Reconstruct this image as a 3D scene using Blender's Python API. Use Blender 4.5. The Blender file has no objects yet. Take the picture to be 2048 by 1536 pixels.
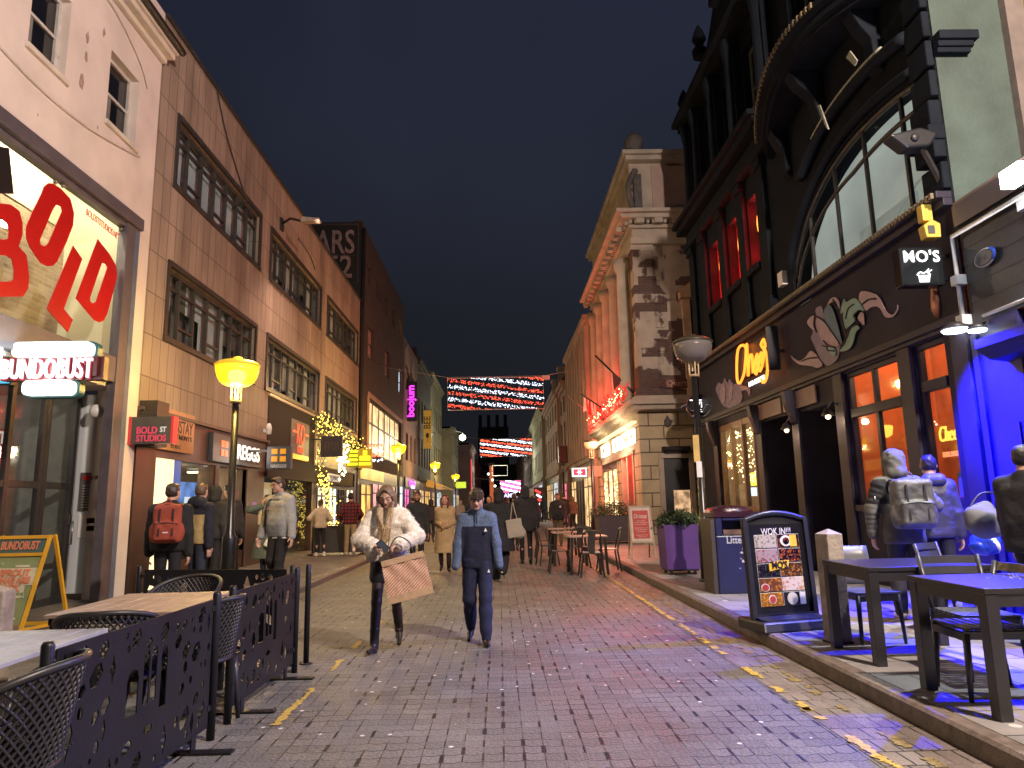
import bpy, bmesh, math, random
import numpy as np
from math import radians, sin, cos, pi, sqrt
from mathutils import Vector, Matrix
random.seed(7)
sc = bpy.context.scene
C = sc.collection
# ---------------------------------------------------------------- camera
CZ = 1.42
FPX = 1400.0                      # focal length in pixels of the 2048 px wide photograph
def cam_basis(yaw=radians(1.2), pitch=radians(9.75), roll=radians(1.16)):
    f = Vector((sin(yaw)*cos(pitch), cos(yaw)*cos(pitch), sin(pitch)))
    r0 = Vector((cos(yaw), -sin(yaw), 0)); u0 = r0.cross(f)
    return r0*cos(roll)-u0*sin(roll), u0*cos(roll)+r0*sin(roll), f
CR, CU, CF = cam_basis()
cd = bpy.data.cameras.new("camera"); cam = bpy.data.objects.new("camera", cd); C.objects.link(cam)
cam.matrix_world = Matrix(((CR.x, CU.x, -CF.x, 0), (CR.y, CU.y, -CF.y, 0), (CR.z, CU.z, -CF.z, CZ), (0, 0, 0, 1)))
cd.sensor_width = 36; cd.lens = 36*FPX/2048; cd.clip_end = 2000; cd.clip_start = .05
sc.camera = cam
# ---------------------------------------------------------------- exposure, night sky, faint moonlight
sc.view_settings.view_transform = 'Standard'; sc.view_settings.look = 'None'
sc.view_settings.exposure = 0.2; sc.view_settings.gamma = 1
sc.cycles.use_denoising = True
sc.cycles.max_bounces = 6; sc.cycles.diffuse_bounces = 3; sc.cycles.glossy_bounces = 3
sc.cycles.transparent_max_bounces = 12; sc.cycles.transmission_bounces = 4
sc.cycles.sample_clamp_indirect = 4.0; sc.cycles.sample_clamp_direct = 0
sc.cycles.caustics_reflective = False; sc.cycles.caustics_refractive = False
w = bpy.data.worlds.new("World"); sc.world = w; w.use_nodes = True
nt = w.node_tree; N = nt.nodes; Lk = nt.links
bg = N["Background"]
tc = N.new("ShaderNodeTexCoord"); sx = N.new("ShaderNodeSeparateXYZ"); Lk.new(tc.outputs["Generated"], sx.inputs[0])
rp = N.new("ShaderNodeValToRGB"); Lk.new(sx.outputs[2], rp.inputs[0])
e = rp.color_ramp.elements
e[0].position = 0.0; e[0].color = (.011, .011, .014, 1)
e[1].position = .62; e[1].color = (.0172, .0204, .0375, 1)
q = rp.color_ramp.elements.new(.22); q.color = (.0125, .0145, .0195, 1)
nz = N.new("ShaderNodeTexNoise"); nz.inputs["Scale"].default_value = 1.6; nz.inputs["Detail"].default_value = 3
Lk.new(tc.outputs["Generated"], nz.inputs["Vector"])
mr = N.new("ShaderNodeMapRange"); mr.inputs[1].default_value = .3; mr.inputs[2].default_value = .75; mr.inputs[3].default_value = .66; mr.inputs[4].default_value = 1.38
Lk.new(nz.outputs[0], mr.inputs[0])
mx = N.new("ShaderNodeMix"); mx.data_type = 'RGBA'; mx.blend_type = 'MULTIPLY'; mx.inputs[0].default_value = 1
Lk.new(rp.outputs[0], mx.inputs[6]); Lk.new(mr.outputs[0], mx.inputs[7]); Lk.new(mx.outputs[2], bg.inputs[0])
bg.inputs[1].default_value = .80
sd = bpy.data.lights.new("moon", 'SUN'); sd.energy = .015; sd.angle = radians(.5); sd.color = (.8, .87, 1)
so = bpy.data.objects.new("moon", sd); C.objects.link(so); so.rotation_euler = (radians(40), radians(15), 0)
def lamp(name, loc, watt, col, size=.12, kind='POINT', rot=None, angle=None, blend=.5):
    l = bpy.data.lights.new(name, kind); l.energy = watt; l.color = col
    if kind in ('POINT', 'SPOT'): l.shadow_soft_size = size
    if kind == 'SPOT': l.spot_size = angle or radians(90); l.spot_blend = blend
    o = bpy.data.objects.new(name, l); C.objects.link(o); o.location = loc
    if kind == 'AREA': l.size = size
    if rot is not None:      # rot = point it looks at
        d = Vector(rot)-Vector(loc); o.rotation_euler = d.to_track_quat('-Z', 'Y').to_euler()
    return o
# unseen lamp added outside the frame for general light, and the white lamp on the bar wall (each lit lamp of the street is further down)
lamp("unseen_lamp_light", (5.15, 0.4, 8.6), 7000, (1.0, .79, .67), .25)
lamp("wall_lamp_light", (5.30, 6.60, 4.60), 700, (.95, .97, 1.0), .10, 'SPOT', (2.2, 5.4, 0), radians(150), .5)

# ---------------------------------------------------------------- materials
MATS = {}
def _new(name):
    m = bpy.data.materials.new(name); m.use_nodes = True; MATS[name] = m
    return m, m.node_tree.nodes, m.node_tree.links, m.node_tree.nodes["Principled BSDF"]
def rgb(c): return (c[0], c[1], c[2], 1)
def mat(name, col, rough=.7, metal=0, var=.18, vs=5, bump=0, bs=60, spec=None, coat=0, det=4):
    """plain surface with soft patchy colour change and a fine bump"""
    if name in MATS: return MATS[name]
    m, n, l, p = _new(name)
    p.inputs["Roughness"].default_value = rough; p.inputs["Metallic"].default_value = metal
    if spec is not None: p.inputs["Specular IOR Level"].default_value = spec
    if coat: p.inputs["Coat Weight"].default_value = coat
    g = n.new("ShaderNodeTexCoord")
    z = n.new("ShaderNodeTexNoise"); z.inputs["Scale"].default_value = vs; z.inputs["Detail"].default_value = det
    l.new(g.outputs["Object"], z.inputs["Vector"])
    r = n.new("ShaderNodeValToRGB"); l.new(z.outputs[0], r.inputs[0])
    r.color_ramp.elements[0].position = .3; r.color_ramp.elements[1].position = .7
    r.color_ramp.elements[0].color = rgb([c*(1-var) for c in col]); r.color_ramp.elements[1].color = rgb([min(1, c*(1+var)) for c in col])
    l.new(r.outputs[0], p.inputs["Base Color"])
    if bump:
        b = n.new("ShaderNodeTexNoise"); b.inputs["Scale"].default_value = bs; b.inputs["Detail"].default_value = 3
        l.new(g.outputs["Object"], b.inputs["Vector"])
        bp = n.new("ShaderNodeBump"); bp.inputs["Strength"].default_value = bump; bp.inputs["Distance"].default_value = .02
        l.new(b.outputs[0], bp.inputs["Height"]); l.new(bp.outputs[0], p.inputs["Normal"])
    return m
def glow(name, col, s=1.0, base=None, noise=0, nscale=6):
    """something that gives off light"""
    if name in MATS: return MATS[name]
    m, n, l, p = _new(name)
    p.inputs["Base Color"].default_value = rgb(base or [c*.3 for c in col]); p.inputs["Roughness"].default_value = .4
    p.inputs["Emission Color"].default_value = rgb(col); p.inputs["Emission Strength"].default_value = s
    if noise:
        g = n.new("ShaderNodeTexCoord"); z = n.new("ShaderNodeTexNoise"); z.inputs["Scale"].default_value = nscale; z.inputs["Detail"].default_value = 5
        l.new(g.outputs["Object"], z.inputs["Vector"])
        r = n.new("ShaderNodeMapRange"); r.inputs[1].default_value = .35; r.inputs[2].default_value = .68
        r.inputs[3].default_value = s*(1-noise); r.inputs[4].default_value = s*(1+noise)
        l.new(z.outputs[0], r.inputs[0]); l.new(r.outputs[0], p.inputs["Emission Strength"])
    return m
def glass(name, tint=(.9, .95, .95), gloss=.12, dark=0.0):
    """window glass: mostly clear, with a mirror-like share"""
    if name in MATS: return MATS[name]
    m, n, l, p = _new(name); n.remove(p)
    t = n.new("ShaderNodeBsdfTransparent"); t.inputs[0].default_value = rgb(tint)
    g = n.new("ShaderNodeBsdfGlossy"); g.inputs["Roughness"].default_value = .04; g.inputs[0].default_value = (.9, .95, 1, 1)
    mx = n.new("ShaderNodeMixShader"); mx.inputs[0].default_value = gloss
    l.new(t.outputs[0], mx.inputs[1]); l.new(g.outputs[0], mx.inputs[2]); l.new(mx.outputs[0], n["Material Output"].inputs[0])
    return m
def blocks(name, c1, c2, mortar, bw, rh, ms, axes='YZ', rough=.75, bump=.5, offset=.5, zig=0, speck=0, stain=.35, sscale=1.2, gap=0, rvar=0, squash=1, drip=0, slit=0):
    """brick, tile, slab or paver pattern laid out in metres on two world axes"""
    if name in MATS: return MATS[name]
    m, n, l, p = _new(name)
    g = n.new("ShaderNodeTexCoord"); s = n.new("ShaderNodeSeparateXYZ"); l.new(g.outputs["Object"], s.inputs[0])
    cmb = n.new("ShaderNodeCombineXYZ")
    ia, ib = 'XYZ'.index(axes[0]), 'XYZ'.index(axes[1])
    l.new(s.outputs[ia], cmb.inputs[0])
    if zig:
        pp = n.new("ShaderNodeMath"); pp.operation = 'PINGPONG'; pp.inputs[1].default_value = bw/4; l.new(s.outputs[ia], pp.inputs[0])
        ml = n.new("ShaderNodeMath"); ml.operation = 'MULTIPLY_ADD'; ml.inputs[1].default_value = zig; l.new(pp.outputs[0], ml.inputs[0]); l.new(s.outputs[ib], ml.inputs[2])
        wn = n.new("ShaderNodeTexNoise"); wn.inputs["Scale"].default_value = 1.3; l.new(g.outputs["Object"], wn.inputs["Vector"])
        m2 = n.new("ShaderNodeMath"); m2.operation = 'MULTIPLY_ADD'; m2.inputs[1].default_value = .09; l.new(wn.outputs[0], m2.inputs[0]); l.new(ml.outputs[0], m2.inputs[2])
        l.new(m2.outputs[0], cmb.inputs[1])
    else: l.new(s.outputs[ib], cmb.inputs[1])
    b = n.new("ShaderNodeTexBrick"); b.inputs["Scale"].default_value = 1; b.inputs["Brick Width"].default_value = bw; b.inputs["Row Height"].default_value = rh
    b.inputs["Mortar Size"].default_value = ms; b.inputs["Mortar Smooth"].default_value = .3; b.offset = offset; b.squash = squash
    b.inputs["Color1"].default_value = rgb(c1); b.inputs["Color2"].default_value = rgb(c2); b.inputs["Mortar"].default_value = rgb(mortar)
    l.new(cmb.outputs[0], b.inputs["Vector"])
    z = n.new("ShaderNodeTexNoise"); z.inputs["Scale"].default_value = sscale; z.inputs["Detail"].default_value = 6; z.inputs["Roughness"].default_value = .65
    if drip:
        mp = n.new("ShaderNodeMapping"); mp.inputs["Scale"].default_value = (1, 1, drip); l.new(g.outputs["Object"], mp.inputs[0]); l.new(mp.outputs[0], z.inputs["Vector"])
    else: l.new(g.outputs["Object"], z.inputs["Vector"])
    r = n.new("ShaderNodeMapRange"); r.inputs[1].default_value = .3; r.inputs[2].default_value = .7; r.inputs[3].default_value = 1-stain; r.inputs[4].default_value = 1+stain*.6
    l.new(z.outputs[0], r.inputs[0])
    mx = n.new("ShaderNodeMix"); mx.data_type = 'RGBA'; mx.blend_type = 'MULTIPLY'; mx.inputs[0].default_value = 1
    l.new(b.outputs[0], mx.inputs[6]); l.new(r.outputs[0], mx.inputs[7]); out = mx.outputs[2]
    if gap:      # joints open only here and there
        gz = n.new("ShaderNodeTexNoise"); gz.inputs["Scale"].default_value = gap; gz.inputs["Detail"].default_value = 2; l.new(g.outputs["Object"], gz.inputs["Vector"])
        gr = n.new("ShaderNodeMapRange"); gr.inputs[1].default_value = .44; gr.inputs[2].default_value = .6; gr.inputs[3].default_value = .18; l.new(gz.outputs[0], gr.inputs[0])
        gm = n.new("ShaderNodeMath"); gm.operation = 'MULTIPLY'; l.new(b.outputs["Fac"], gm.inputs[0]); l.new(gr.outputs[0], gm.inputs[1])
        b2 = n.new("ShaderNodeTexBrick"); b2.offset = offset
        for k in ("Scale", "Brick Width", "Row Height"): b2.inputs[k].default_value = b.inputs[k].default_value
        b2.inputs["Mortar Size"].default_value = 0; b2.inputs["Color1"].default_value = rgb(c1); b2.inputs["Color2"].default_value = rgb(c2); l.new(cmb.outputs[0], b2.inputs["Vector"])
        m3 = n.new("ShaderNodeMix"); m3.data_type = 'RGBA'; l.new(gm.outputs[0], m3.inputs[0]); l.new(b2.outputs[0], m3.inputs[6]); m3.inputs[7].default_value = rgb(mortar)
        l.new(m3.outputs[2], mx.inputs[6]); fac = gm.outputs[0]
    else: fac = b.outputs["Fac"]
    if slit:     # the short joints gape as dark slits, each one differently
        def mth(op, a_, b_=None):
            q_ = n.new("ShaderNodeMath"); q_.operation = op
            for i_, v_ in enumerate((a_, b_)):
                if v_ is None: continue
                if isinstance(v_, (int, float)): q_.inputs[i_].default_value = v_
                else: l.new(v_, q_.inputs[i_])
            return q_.outputs[0]
        s2 = n.new("ShaderNodeSeparateXYZ"); l.new(cmb.outputs[0], s2.inputs[0])
        row = mth('FLOOR', mth('DIVIDE', s2.outputs[1], rh)); sh_ = mth('MULTIPLY', mth('FLOORED_MODULO', row, 2), .5); uu = mth('ADD', mth('DIVIDE', s2.outputs[0], bw), mth('MULTIPLY', sh_, -1))
        fr = mth('FRACT', mth('ADD', uu, .5)); ds = mth('ABSOLUTE', mth('SUBTRACT', fr, .5))
        wn_ = n.new("ShaderNodeTexWhiteNoise"); wn_.noise_dimensions = '2D'; c2_ = n.new("ShaderNodeCombineXYZ"); l.new(mth('FLOOR', mth('ADD', uu, .5)), c2_.inputs[0]); l.new(row, c2_.inputs[1]); l.new(c2_.outputs[0], wn_.inputs["Vector"])
        wd_ = mth('MULTIPLY', mth('MULTIPLY', wn_.outputs["Value"], wn_.outputs["Value"]), slit); k_ = mth('LESS_THAN', ds, wd_)
        ms_ = n.new("ShaderNodeMix"); ms_.data_type = 'RGBA'; l.new(k_, ms_.inputs[0]); l.new(out, ms_.inputs[6]); ms_.inputs[7].default_value = rgb([q_*.6 for q_ in mortar]); out = ms_.outputs[2]
        fac = mth('MAXIMUM', fac, k_)
        az = n.new("ShaderNodeTexNoise"); az.inputs["Scale"].default_value = 55; az.inputs["Detail"].default_value = 3; l.new(g.outputs["Object"], az.inputs["Vector"]); ar_ = n.new("ShaderNodeMapRange"); ar_.inputs[1].default_value = .3; ar_.inputs[2].default_value = .7; ar_.inputs[3].default_value = .74; ar_.inputs[4].default_value = 1.26; l.new(az.outputs[0], ar_.inputs[0])
        am = n.new("ShaderNodeMix"); am.data_type = 'RGBA'; am.blend_type = 'MULTIPLY'; am.inputs[0].default_value = 1; l.new(out, am.inputs[6]); l.new(ar_.outputs[0], am.inputs[7]); out = am.outputs[2]
    if speck:    # old chewing gum and grit
        v = n.new("ShaderNodeTexVoronoi"); v.inputs["Scale"].default_value = speck; l.new(g.outputs["Object"], v.inputs["Vector"])
        lt = n.new("ShaderNodeMath"); lt.operation = 'LESS_THAN'; lt.inputs[1].default_value = .11; l.new(v.outputs["Distance"], lt.inputs[0])
        sv = n.new("ShaderNodeSeparateColor"); l.new(v.outputs["Color"], sv.inputs[0])
        gt = n.new("ShaderNodeMath"); gt.operation = 'GREATER_THAN'; gt.inputs[1].default_value = .66; l.new(sv.outputs[0], gt.inputs[0])
        mm = n.new("ShaderNodeMath"); mm.operation = 'MULTIPLY'; l.new(lt.outputs[0], mm.inputs[0]); l.new(gt.outputs[0], mm.inputs[1])
        m4 = n.new("ShaderNodeMix"); m4.data_type = 'RGBA'; l.new(mm.outputs[0], m4.inputs[0]); l.new(out, m4.inputs[6]); m4.inputs[7].default_value = (.62, .6, .58, 1)
        out = m4.outputs[2]
    l.new(out, p.inputs["Base Color"])
    p.inputs["Roughness"].default_value = rough
    if rvar:
        r2 = n.new("ShaderNodeMapRange"); r2.inputs[1].default_value = .35; r2.inputs[2].default_value = .65; r2.inputs[3].default_value = rough-rvar; r2.inputs[4].default_value = rough+rvar
        l.new(z.outputs[0], r2.inputs[0]); l.new(r2.outputs[0], p.inputs["Roughness"])
    if bump:
        fz = n.new("ShaderNodeTexNoise"); fz.inputs["Scale"].default_value = 45; fz.inputs["Detail"].default_value = 4; l.new(g.outputs["Object"], fz.inputs["Vector"])
        h = n.new("ShaderNodeMath"); h.operation = 'MULTIPLY_ADD'; h.inputs[1].default_value = -1.6; l.new(fac, h.inputs[0]); l.new(fz.outputs[0], h.inputs[2])
        bp = n.new("ShaderNodeBump"); bp.inputs["Strength"].default_value = bump; bp.inputs["Distance"].default_value = .012
        l.new(h.outputs[0], bp.inputs["Height"]); l.new(bp.outputs[0], p.inputs["Normal"])
    return m

# ---------------------------------------------------------------- mesh builder
SPLIT = set('pier plaster_scar glass_clamp cable red_notice balcony_bracket street_pier console_bracket foot_plate column loggia_window transom_panel pale_highlight pendant_shade pendant_cord hinge_clip pinnacle end_cap lightbox lightbox_casing bakery_ceiling_lamp balustrade_urn shutter_post pilaster white_card white_badge door_panel bracket lens urn_finial pale_fold teal_fold lilac_fold'.split())
class MB:
    def __init__(s): s.v = []; s.f = []; s.m = []; s.sm = []
    def add(s, vs, fs, mi=0, smooth=False):
        o = len(s.v); s.v += [tuple(v) for v in vs]
        for f in fs: s.f.append([i+o for i in f]); s.m.append(mi); s.sm.append(smooth)
        return s
    def box(s, x0, x1, y0, y1, z0, z1, mi=0):
        if x0 > x1: x0, x1 = x1, x0
        if y0 > y1: y0, y1 = y1, y0
        if z0 > z1: z0, z1 = z1, z0
        return s.add([(x0,y0,z0),(x1,y0,z0),(x1,y1,z0),(x0,y1,z0),(x0,y0,z1),(x1,y0,z1),(x1,y1,z1),(x0,y1,z1)],
                     [(0,3,2,1),(4,5,6,7),(0,1,5,4),(1,2,6,5),(2,3,7,6),(3,0,4,7)], mi)
    def obox(s, c, ax, ay, az, mi=0):      # box from centre and three half-axis vectors
        c, ax, ay, az = Vector(c), Vector(ax), Vector(ay), Vector(az); P = []
        for k in (-1, 1):
            for (i, j) in ((-1,-1),(1,-1),(1,1),(-1,1)): P.append(c+ax*i+ay*j+az*k)
        return s.add(P, [(0,3,2,1),(4,5,6,7),(0,1,5,4),(1,2,6,5),(2,3,7,6),(3,0,4,7)], mi)
    def bar(s, a, b, w, t, up=(0,0,1), mi=0):     # rectangular bar a->b
        a, b = Vector(a), Vector(b); d = (b-a); h = d.length/2; d.normalize(); u = Vector(up)
        sd = d.cross(u)
        if sd.length < 1e-4: sd = d.cross(Vector((1,0,0)))
        sd.normalize(); u = sd.cross(d)
        return s.obox((a+b)/2, d*h, sd*(w/2), u*(t/2), mi)
    def quad(s, a, b, c, d, mi=0): return s.add([a,b,c,d], [(0,1,2,3)], mi)
    def prism(s, pts, off, mi=0):
        n = len(pts); off = Vector(off); P = [Vector(p) for p in pts]
        return s.add(P+[p+off for p in P], [list(range(n))[::-1], list(range(n, 2*n))]+[(i, (i+1)%n, n+(i+1)%n, n+i) for i in range(n)], mi)
    def tube(s, path, r, n=8, mi=0, closed=False, caps=True):
        P = [Vector(p) for p in path]; k = len(P)
        rr = r if isinstance(r, (list, tuple)) else [r]*k
        vs = []; prev = None
        for i in range(k):
            if closed: d = P[(i+1)%k]-P[i-1]
            else: d = P[min(i+1,k-1)]-P[max(i-1,0)]
            if d.length < 1e-9: d = Vector((0,0,1))
            d.normalize()
            if prev is None:
                a = d.cross(Vector((0,0,1)))
                if a.length < .02: a = d.cross(Vector((1,0,0)))
            else:
                a = prev-d*prev.dot(d)
            a.normalize(); prev = a; b = d.cross(a)
            for j in range(n):
                t = 2*pi*j/n; vs.append(P[i]+(a*cos(t)+b*sin(t))*rr[i])
        fs = []
        for i in range(k if closed else k-1):
            i2 = (i+1)%k
            for j in range(n): fs.append((i*n+j, i*n+(j+1)%n, i2*n+(j+1)%n, i2*n+j))
        if caps and not closed: fs += [list(range(n))[::-1], list(range((k-1)*n, k*n))]
        return s.add(vs, fs, mi, True)
    def lathe(s, c, prof, n=20, mi=0, axis='Z', sx=1, sy=1):
        vs = []; k = len(prof)
        for (r, z) in prof:
            for j in range(n):
                t = 2*pi*j/n; p = (r*cos(t)*sx, r*sin(t)*sy, z)
                if axis == 'Y': p = (p[0], p[2], p[1])
                if axis == 'X': p = (p[2], p[0], p[1])
                vs.append((c[0]+p[0], c[1]+p[1], c[2]+p[2]))
        fs = []
        for i in range(k-1):
            for j in range(n): fs.append((i*n+j, i*n+(j+1)%n, (i+1)*n+(j+1)%n, (i+1)*n+j))
        fs += [list(range(n))[::-1], list(range((k-1)*n, k*n))]
        return s.add(vs, fs, mi, True)
    def dots(s, pts, r, mi=0):
        for p in pts:
            x, y, z = p; rr = r*random.uniform(.7, 1.25)
            s.add([(x+rr,y,z),(x-rr,y,z),(x,y+rr,z),(x,y-rr,z),(x,y,z+rr),(x,y,z-rr)],
                  [(0,2,4),(2,1,4),(1,3,4),(3,0,4),(2,0,5),(1,2,5),(3,1,5),(0,3,5)], mi, True)
        return s
    def mesh(s, me, mi=0, M=None):
        vs = [(M @ v.co) if M else v.co for v in me.vertices]
        return s.add(vs, [list(p.vertices) for p in me.polygons], mi)
    def arr(s, V, F, mi=0, smooth=True):
        o = len(s.v); s.v += [tuple(v) for v in V.tolist()]
        for f in F.tolist(): s.f.append([i+o for i in f])
        s.m += ([mi]*len(F) if isinstance(mi, int) else list(mi)); s.sm += [smooth]*len(F)
        return s
    def islands(s):
        p = list(range(len(s.v)))
        def root(i):
            while p[i] != i: p[i] = p[p[i]]; i = p[i]
            return i
        for f in s.f:
            a = root(f[0])
            for k in f[1:]: p[root(k)] = a
        g = {}
        for fi, f in enumerate(s.f): g.setdefault(root(f[0]), []).append(fi)
        out = []
        for fl in g.values():
            m = MB(); ix = {}
            for fi in fl:
                for k in s.f[fi]:
                    if k not in ix: ix[k] = len(m.v); m.v.append(s.v[k])
                m.f.append([ix[k] for k in s.f[fi]]); m.m.append(s.m[fi]); m.sm.append(s.sm[fi])
            out.append(m)
        return out
    def build(s, name, mats, parent=None, bevel=0, seg=2):
        if name in SPLIT:        # separate pieces become parts of their own
            q = s.islands()
            if len(q) > 1: return [m.build1(name, mats, parent, bevel, seg) for m in q][0]
        return s.build1(name, mats, parent, bevel, seg)
    def build1(s, name, mats, parent=None, bevel=0, seg=2):
        me = bpy.data.meshes.new(name); me.from_pydata(s.v, [], s.f)
        if not isinstance(mats, (list, tuple)): mats = [mats]
        for m in mats: me.materials.append(m)
        if len(me.polygons) == len(s.m):
            me.polygons.foreach_set("material_index", s.m); me.polygons.foreach_set("use_smooth", s.sm)
        me.update()
        o = bpy.data.objects.new(name, me); C.objects.link(o)
        if parent is not None:
            o.parent = parent
            if parent.get("_w"): o.matrix_parent_inverse = Matrix.Translation(-parent.location)
            elif parent.parent is not None and parent.parent.get("_w"): pass
        if bevel:
            b = o.modifiers.new("bevel", 'BEVEL'); b.width = bevel; b.segments = seg; b.limit_method = 'ANGLE'
        return o
def tag(o, label=None, cat=None, group=None, kind=None):
    if label: o["label"] = label
    if cat: o["category"] = cat
    if group: o["group"] = group
    if kind: o["kind"] = kind
    return o
def thing(name, label, cat, loc=None, group=None):
    """Empty at the base of a thing. With loc given, its parts are built in world coordinates."""
    o = bpy.data.objects.new(name, None); C.objects.link(o); o.empty_display_size = .2
    if loc is not None: o.location = loc; o["_w"] = True
    return tag(o, label, cat, group)
def kids(o): return [c for c in bpy.data.objects if c.parent == o]
def dup(root, loc, rz=0, label=None, scale=None):
    def cp(o, par):
        c = o.copy(); C.objects.link(c)
        if par is not None: c.parent = par
        for ch in kids(o): cp(ch, c)
        return c
    r = cp(root, None); r.location = loc; r.rotation_euler = (0, 0, rz)
    if scale: r.scale = (scale,)*3
    if label: r["label"] = label
    return r
def struct(mb, name, m): return tag(mb.build(name, m), kind="structure")

# ---------------------------------------------------------------- flat lettering and cut-outs
def _curve_mesh(cu):
    o = bpy.data.objects.new("tmp", cu); C.objects.link(o)
    dg = bpy.context.evaluated_depsgraph_get(); me = bpy.data.meshes.new_from_object(o.evaluated_get(dg))
    bpy.data.objects.remove(o); return me
def text_mesh(s, size, ext=.004, bold=0.0, sx=1.0, space=1.0, shear=0):
    cu = bpy.data.curves.new("t", 'FONT'); cu.body = s; cu.size = size; cu.extrude = ext; cu.offset = bold; cu.space_character = space
    cu.align_x = 'CENTER'; cu.align_y = 'CENTER'; cu.resolution_u = 3; cu.shear = shear
    me = _curve_mesh(cu); bpy.data.curves.remove(cu)
    for v in me.vertices: v.co.x *= sx
    return me
def fit(me, w=None, h=None):
    """scale lettering to a given width and height about its own centre"""
    xs = [v.co.x for v in me.vertices]; ys = [v.co.y for v in me.vertices]; cx, cy = (min(xs)+max(xs))/2, (min(ys)+max(ys))/2
    kx = w/(max(xs)-min(xs)) if w else None; ky = h/(max(ys)-min(ys)) if h else kx
    kx = kx or ky
    for v in me.vertices: v.co.x = (v.co.x-cx)*kx; v.co.y = (v.co.y-cy)*ky
    return me
def shape_mesh(loops, ext=.004):
    cu = bpy.data.curves.new("s", 'CURVE'); cu.dimensions = '2D'; cu.fill_mode = 'BOTH'; cu.extrude = ext
    for lp in loops:
        sp = cu.splines.new('POLY'); sp.points.add(len(lp)-1); sp.use_cyclic_u = True
        for i, p in enumerate(lp): sp.points[i].co = (p[0], p[1], 0, 1)
    me = _curve_mesh(cu); bpy.data.curves.remove(cu); return me
def frame_left(x, y, z):     # sheet lying on the left-hand facades (looking at +X side): text runs along +Y
    return Matrix(((0, 0, 1, x), (1, 0, 0, y), (0, 1, 0, z), (0, 0, 0, 1)))
def frame_right(x, y, z):    # sheet on the right-hand facades: text runs along -Y
    return Matrix(((0, 0, -1, x), (-1, 0, 0, y), (0, 1, 0, z), (0, 0, 0, 1)))
def frame_front(x, y, z):    # sheet facing the viewer (-Y): text runs along +X
    return Matrix(((1, 0, 0, x), (0, 0, -1, y), (0, 1, 0, z), (0, 0, 0, 1)))
def ray(px, py): return CF*FPX+CR*(px-1024)-CU*(py-768)
def onx(px, py, x):          # photograph pixel -> (y, z) on the facade plane X = x
    d = ray(px, py); t = x/d.x; return d.y*t, CZ+d.z*t
def ony(px, py, y):          # photograph pixel -> (x, z) on the plane Y = y
    d = ray(px, py); t = y/d.y; return d.x*t, CZ+d.z*t
def onz(px, py, z=0):
    d = ray(px, py); t = (z-CZ)/d.z; return d.x*t, d.y*t
def smoothline(pts, n=6, closed=False):
    P = [Vector(p) for p in pts]; k = len(P); out = []
    for i in range(k if closed else k-1):
        p0, p1, p2, p3 = (P[(i-1)%k], P[i], P[(i+1)%k], P[(i+2)%k]) if closed else (P[max(i-1,0)], P[i], P[i+1], P[min(i+2,k-1)])
        for j in range(n):
            t = j/n
            out.append(.5*((2*p1)+(p2-p0)*t+(2*p0-5*p1+4*p2-p3)*t*t+(-p0+3*p1-3*p2+p3)*t**3))
    if not closed: out.append(P[-1])
    return out
# ---------------------------------------------------------------- facades with real openings
def facade(mb, x, sg, y0, y1, z0, z1, holes, depth=.2, mi=0, rmi=None):
    """front skin on plane X=x (outward = sg*X) with openings (ya,yb,za,zb) and their reveals"""
    rmi = mi if rmi is None else rmi
    ys = sorted({y0, y1, *[h[0] for h in holes], *[h[1] for h in holes]}); zs = sorted({z0, z1, *[h[2] for h in holes], *[h[3] for h in holes]})
    ys = [y for y in ys if y0 <= y <= y1]; zs = [z for z in zs if z0 <= z <= z1]
    def q(a, b, c, d, m):
        mb.add([a, b, c, d], [(0, 1, 2, 3) if sg > 0 else (3, 2, 1, 0)], m)
    for i in range(len(ys)-1):
        j = 0
        while j < len(zs)-1:
            yc = (ys[i]+ys[i+1])/2
            def inh(jj): zc = (zs[jj]+zs[jj+1])/2; return any(h[0] < yc < h[1] and h[2] < zc < h[3] for h in holes)
            if inh(j): j += 1; continue
            k = j
            while k+1 < len(zs)-1 and not inh(k+1): k += 1
            q((x, ys[i], zs[j]), (x, ys[i+1], zs[j]), (x, ys[i+1], zs[k+1]), (x, ys[i], zs[k+1]), mi); j = k+1
    xi = x-sg*depth
    for (a, b, c, d) in holes:
        q((x,a,c),(x,a,d),(xi,a,d),(xi,a,c), rmi); q((x,b,d),(x,b,c),(xi,b,c),(xi,b,d), rmi)
        q((x,a,d),(x,b,d),(xi,b,d),(xi,a,d), rmi); q((x,b,c),(x,a,c),(xi,a,c),(xi,b,c), rmi)
    return mb
def window(root, x, sg, ya, yb, za, zb, nv=1, bars=(), fm=None, pm=None, fw=.06, ft=.07, name="window", inset=0):
    """window of nv lights with horizontal bars at heights `bars`: frame mesh with its pane as a sub-part"""
    f = MB(); x0, x1 = x, x+sg*ft
    f.box(x0, x1, ya, ya+fw, za, zb); f.box(x0, x1, yb-fw, yb, za, zb); f.box(x0, x1, ya+fw, yb-fw, za, za+fw); f.box(x0, x1, ya+fw, yb-fw, zb-fw, zb)
    for i in range(1, nv):
        y = ya+(yb-ya)*i/nv; f.box(x0, x1-sg*.008, y-fw*.4, y+fw*.4, za+fw, zb-fw)
    for z in bars: f.box(x0, x1-sg*.014, ya+fw, yb-fw, z-fw*.4, z+fw*.4)
    o = f.build(name, fm, root)
    p = MB(); p.box(x+sg*.02, x+sg*.03, ya+.01, yb-.01, za+.01, zb-.01)
    p.build("pane", pm, o); o.matrix_parent_inverse = Matrix.Translation(-root.location) if root.get("_w") else Matrix()
    return o
XL, XR = -6.0, 5.7
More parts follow.
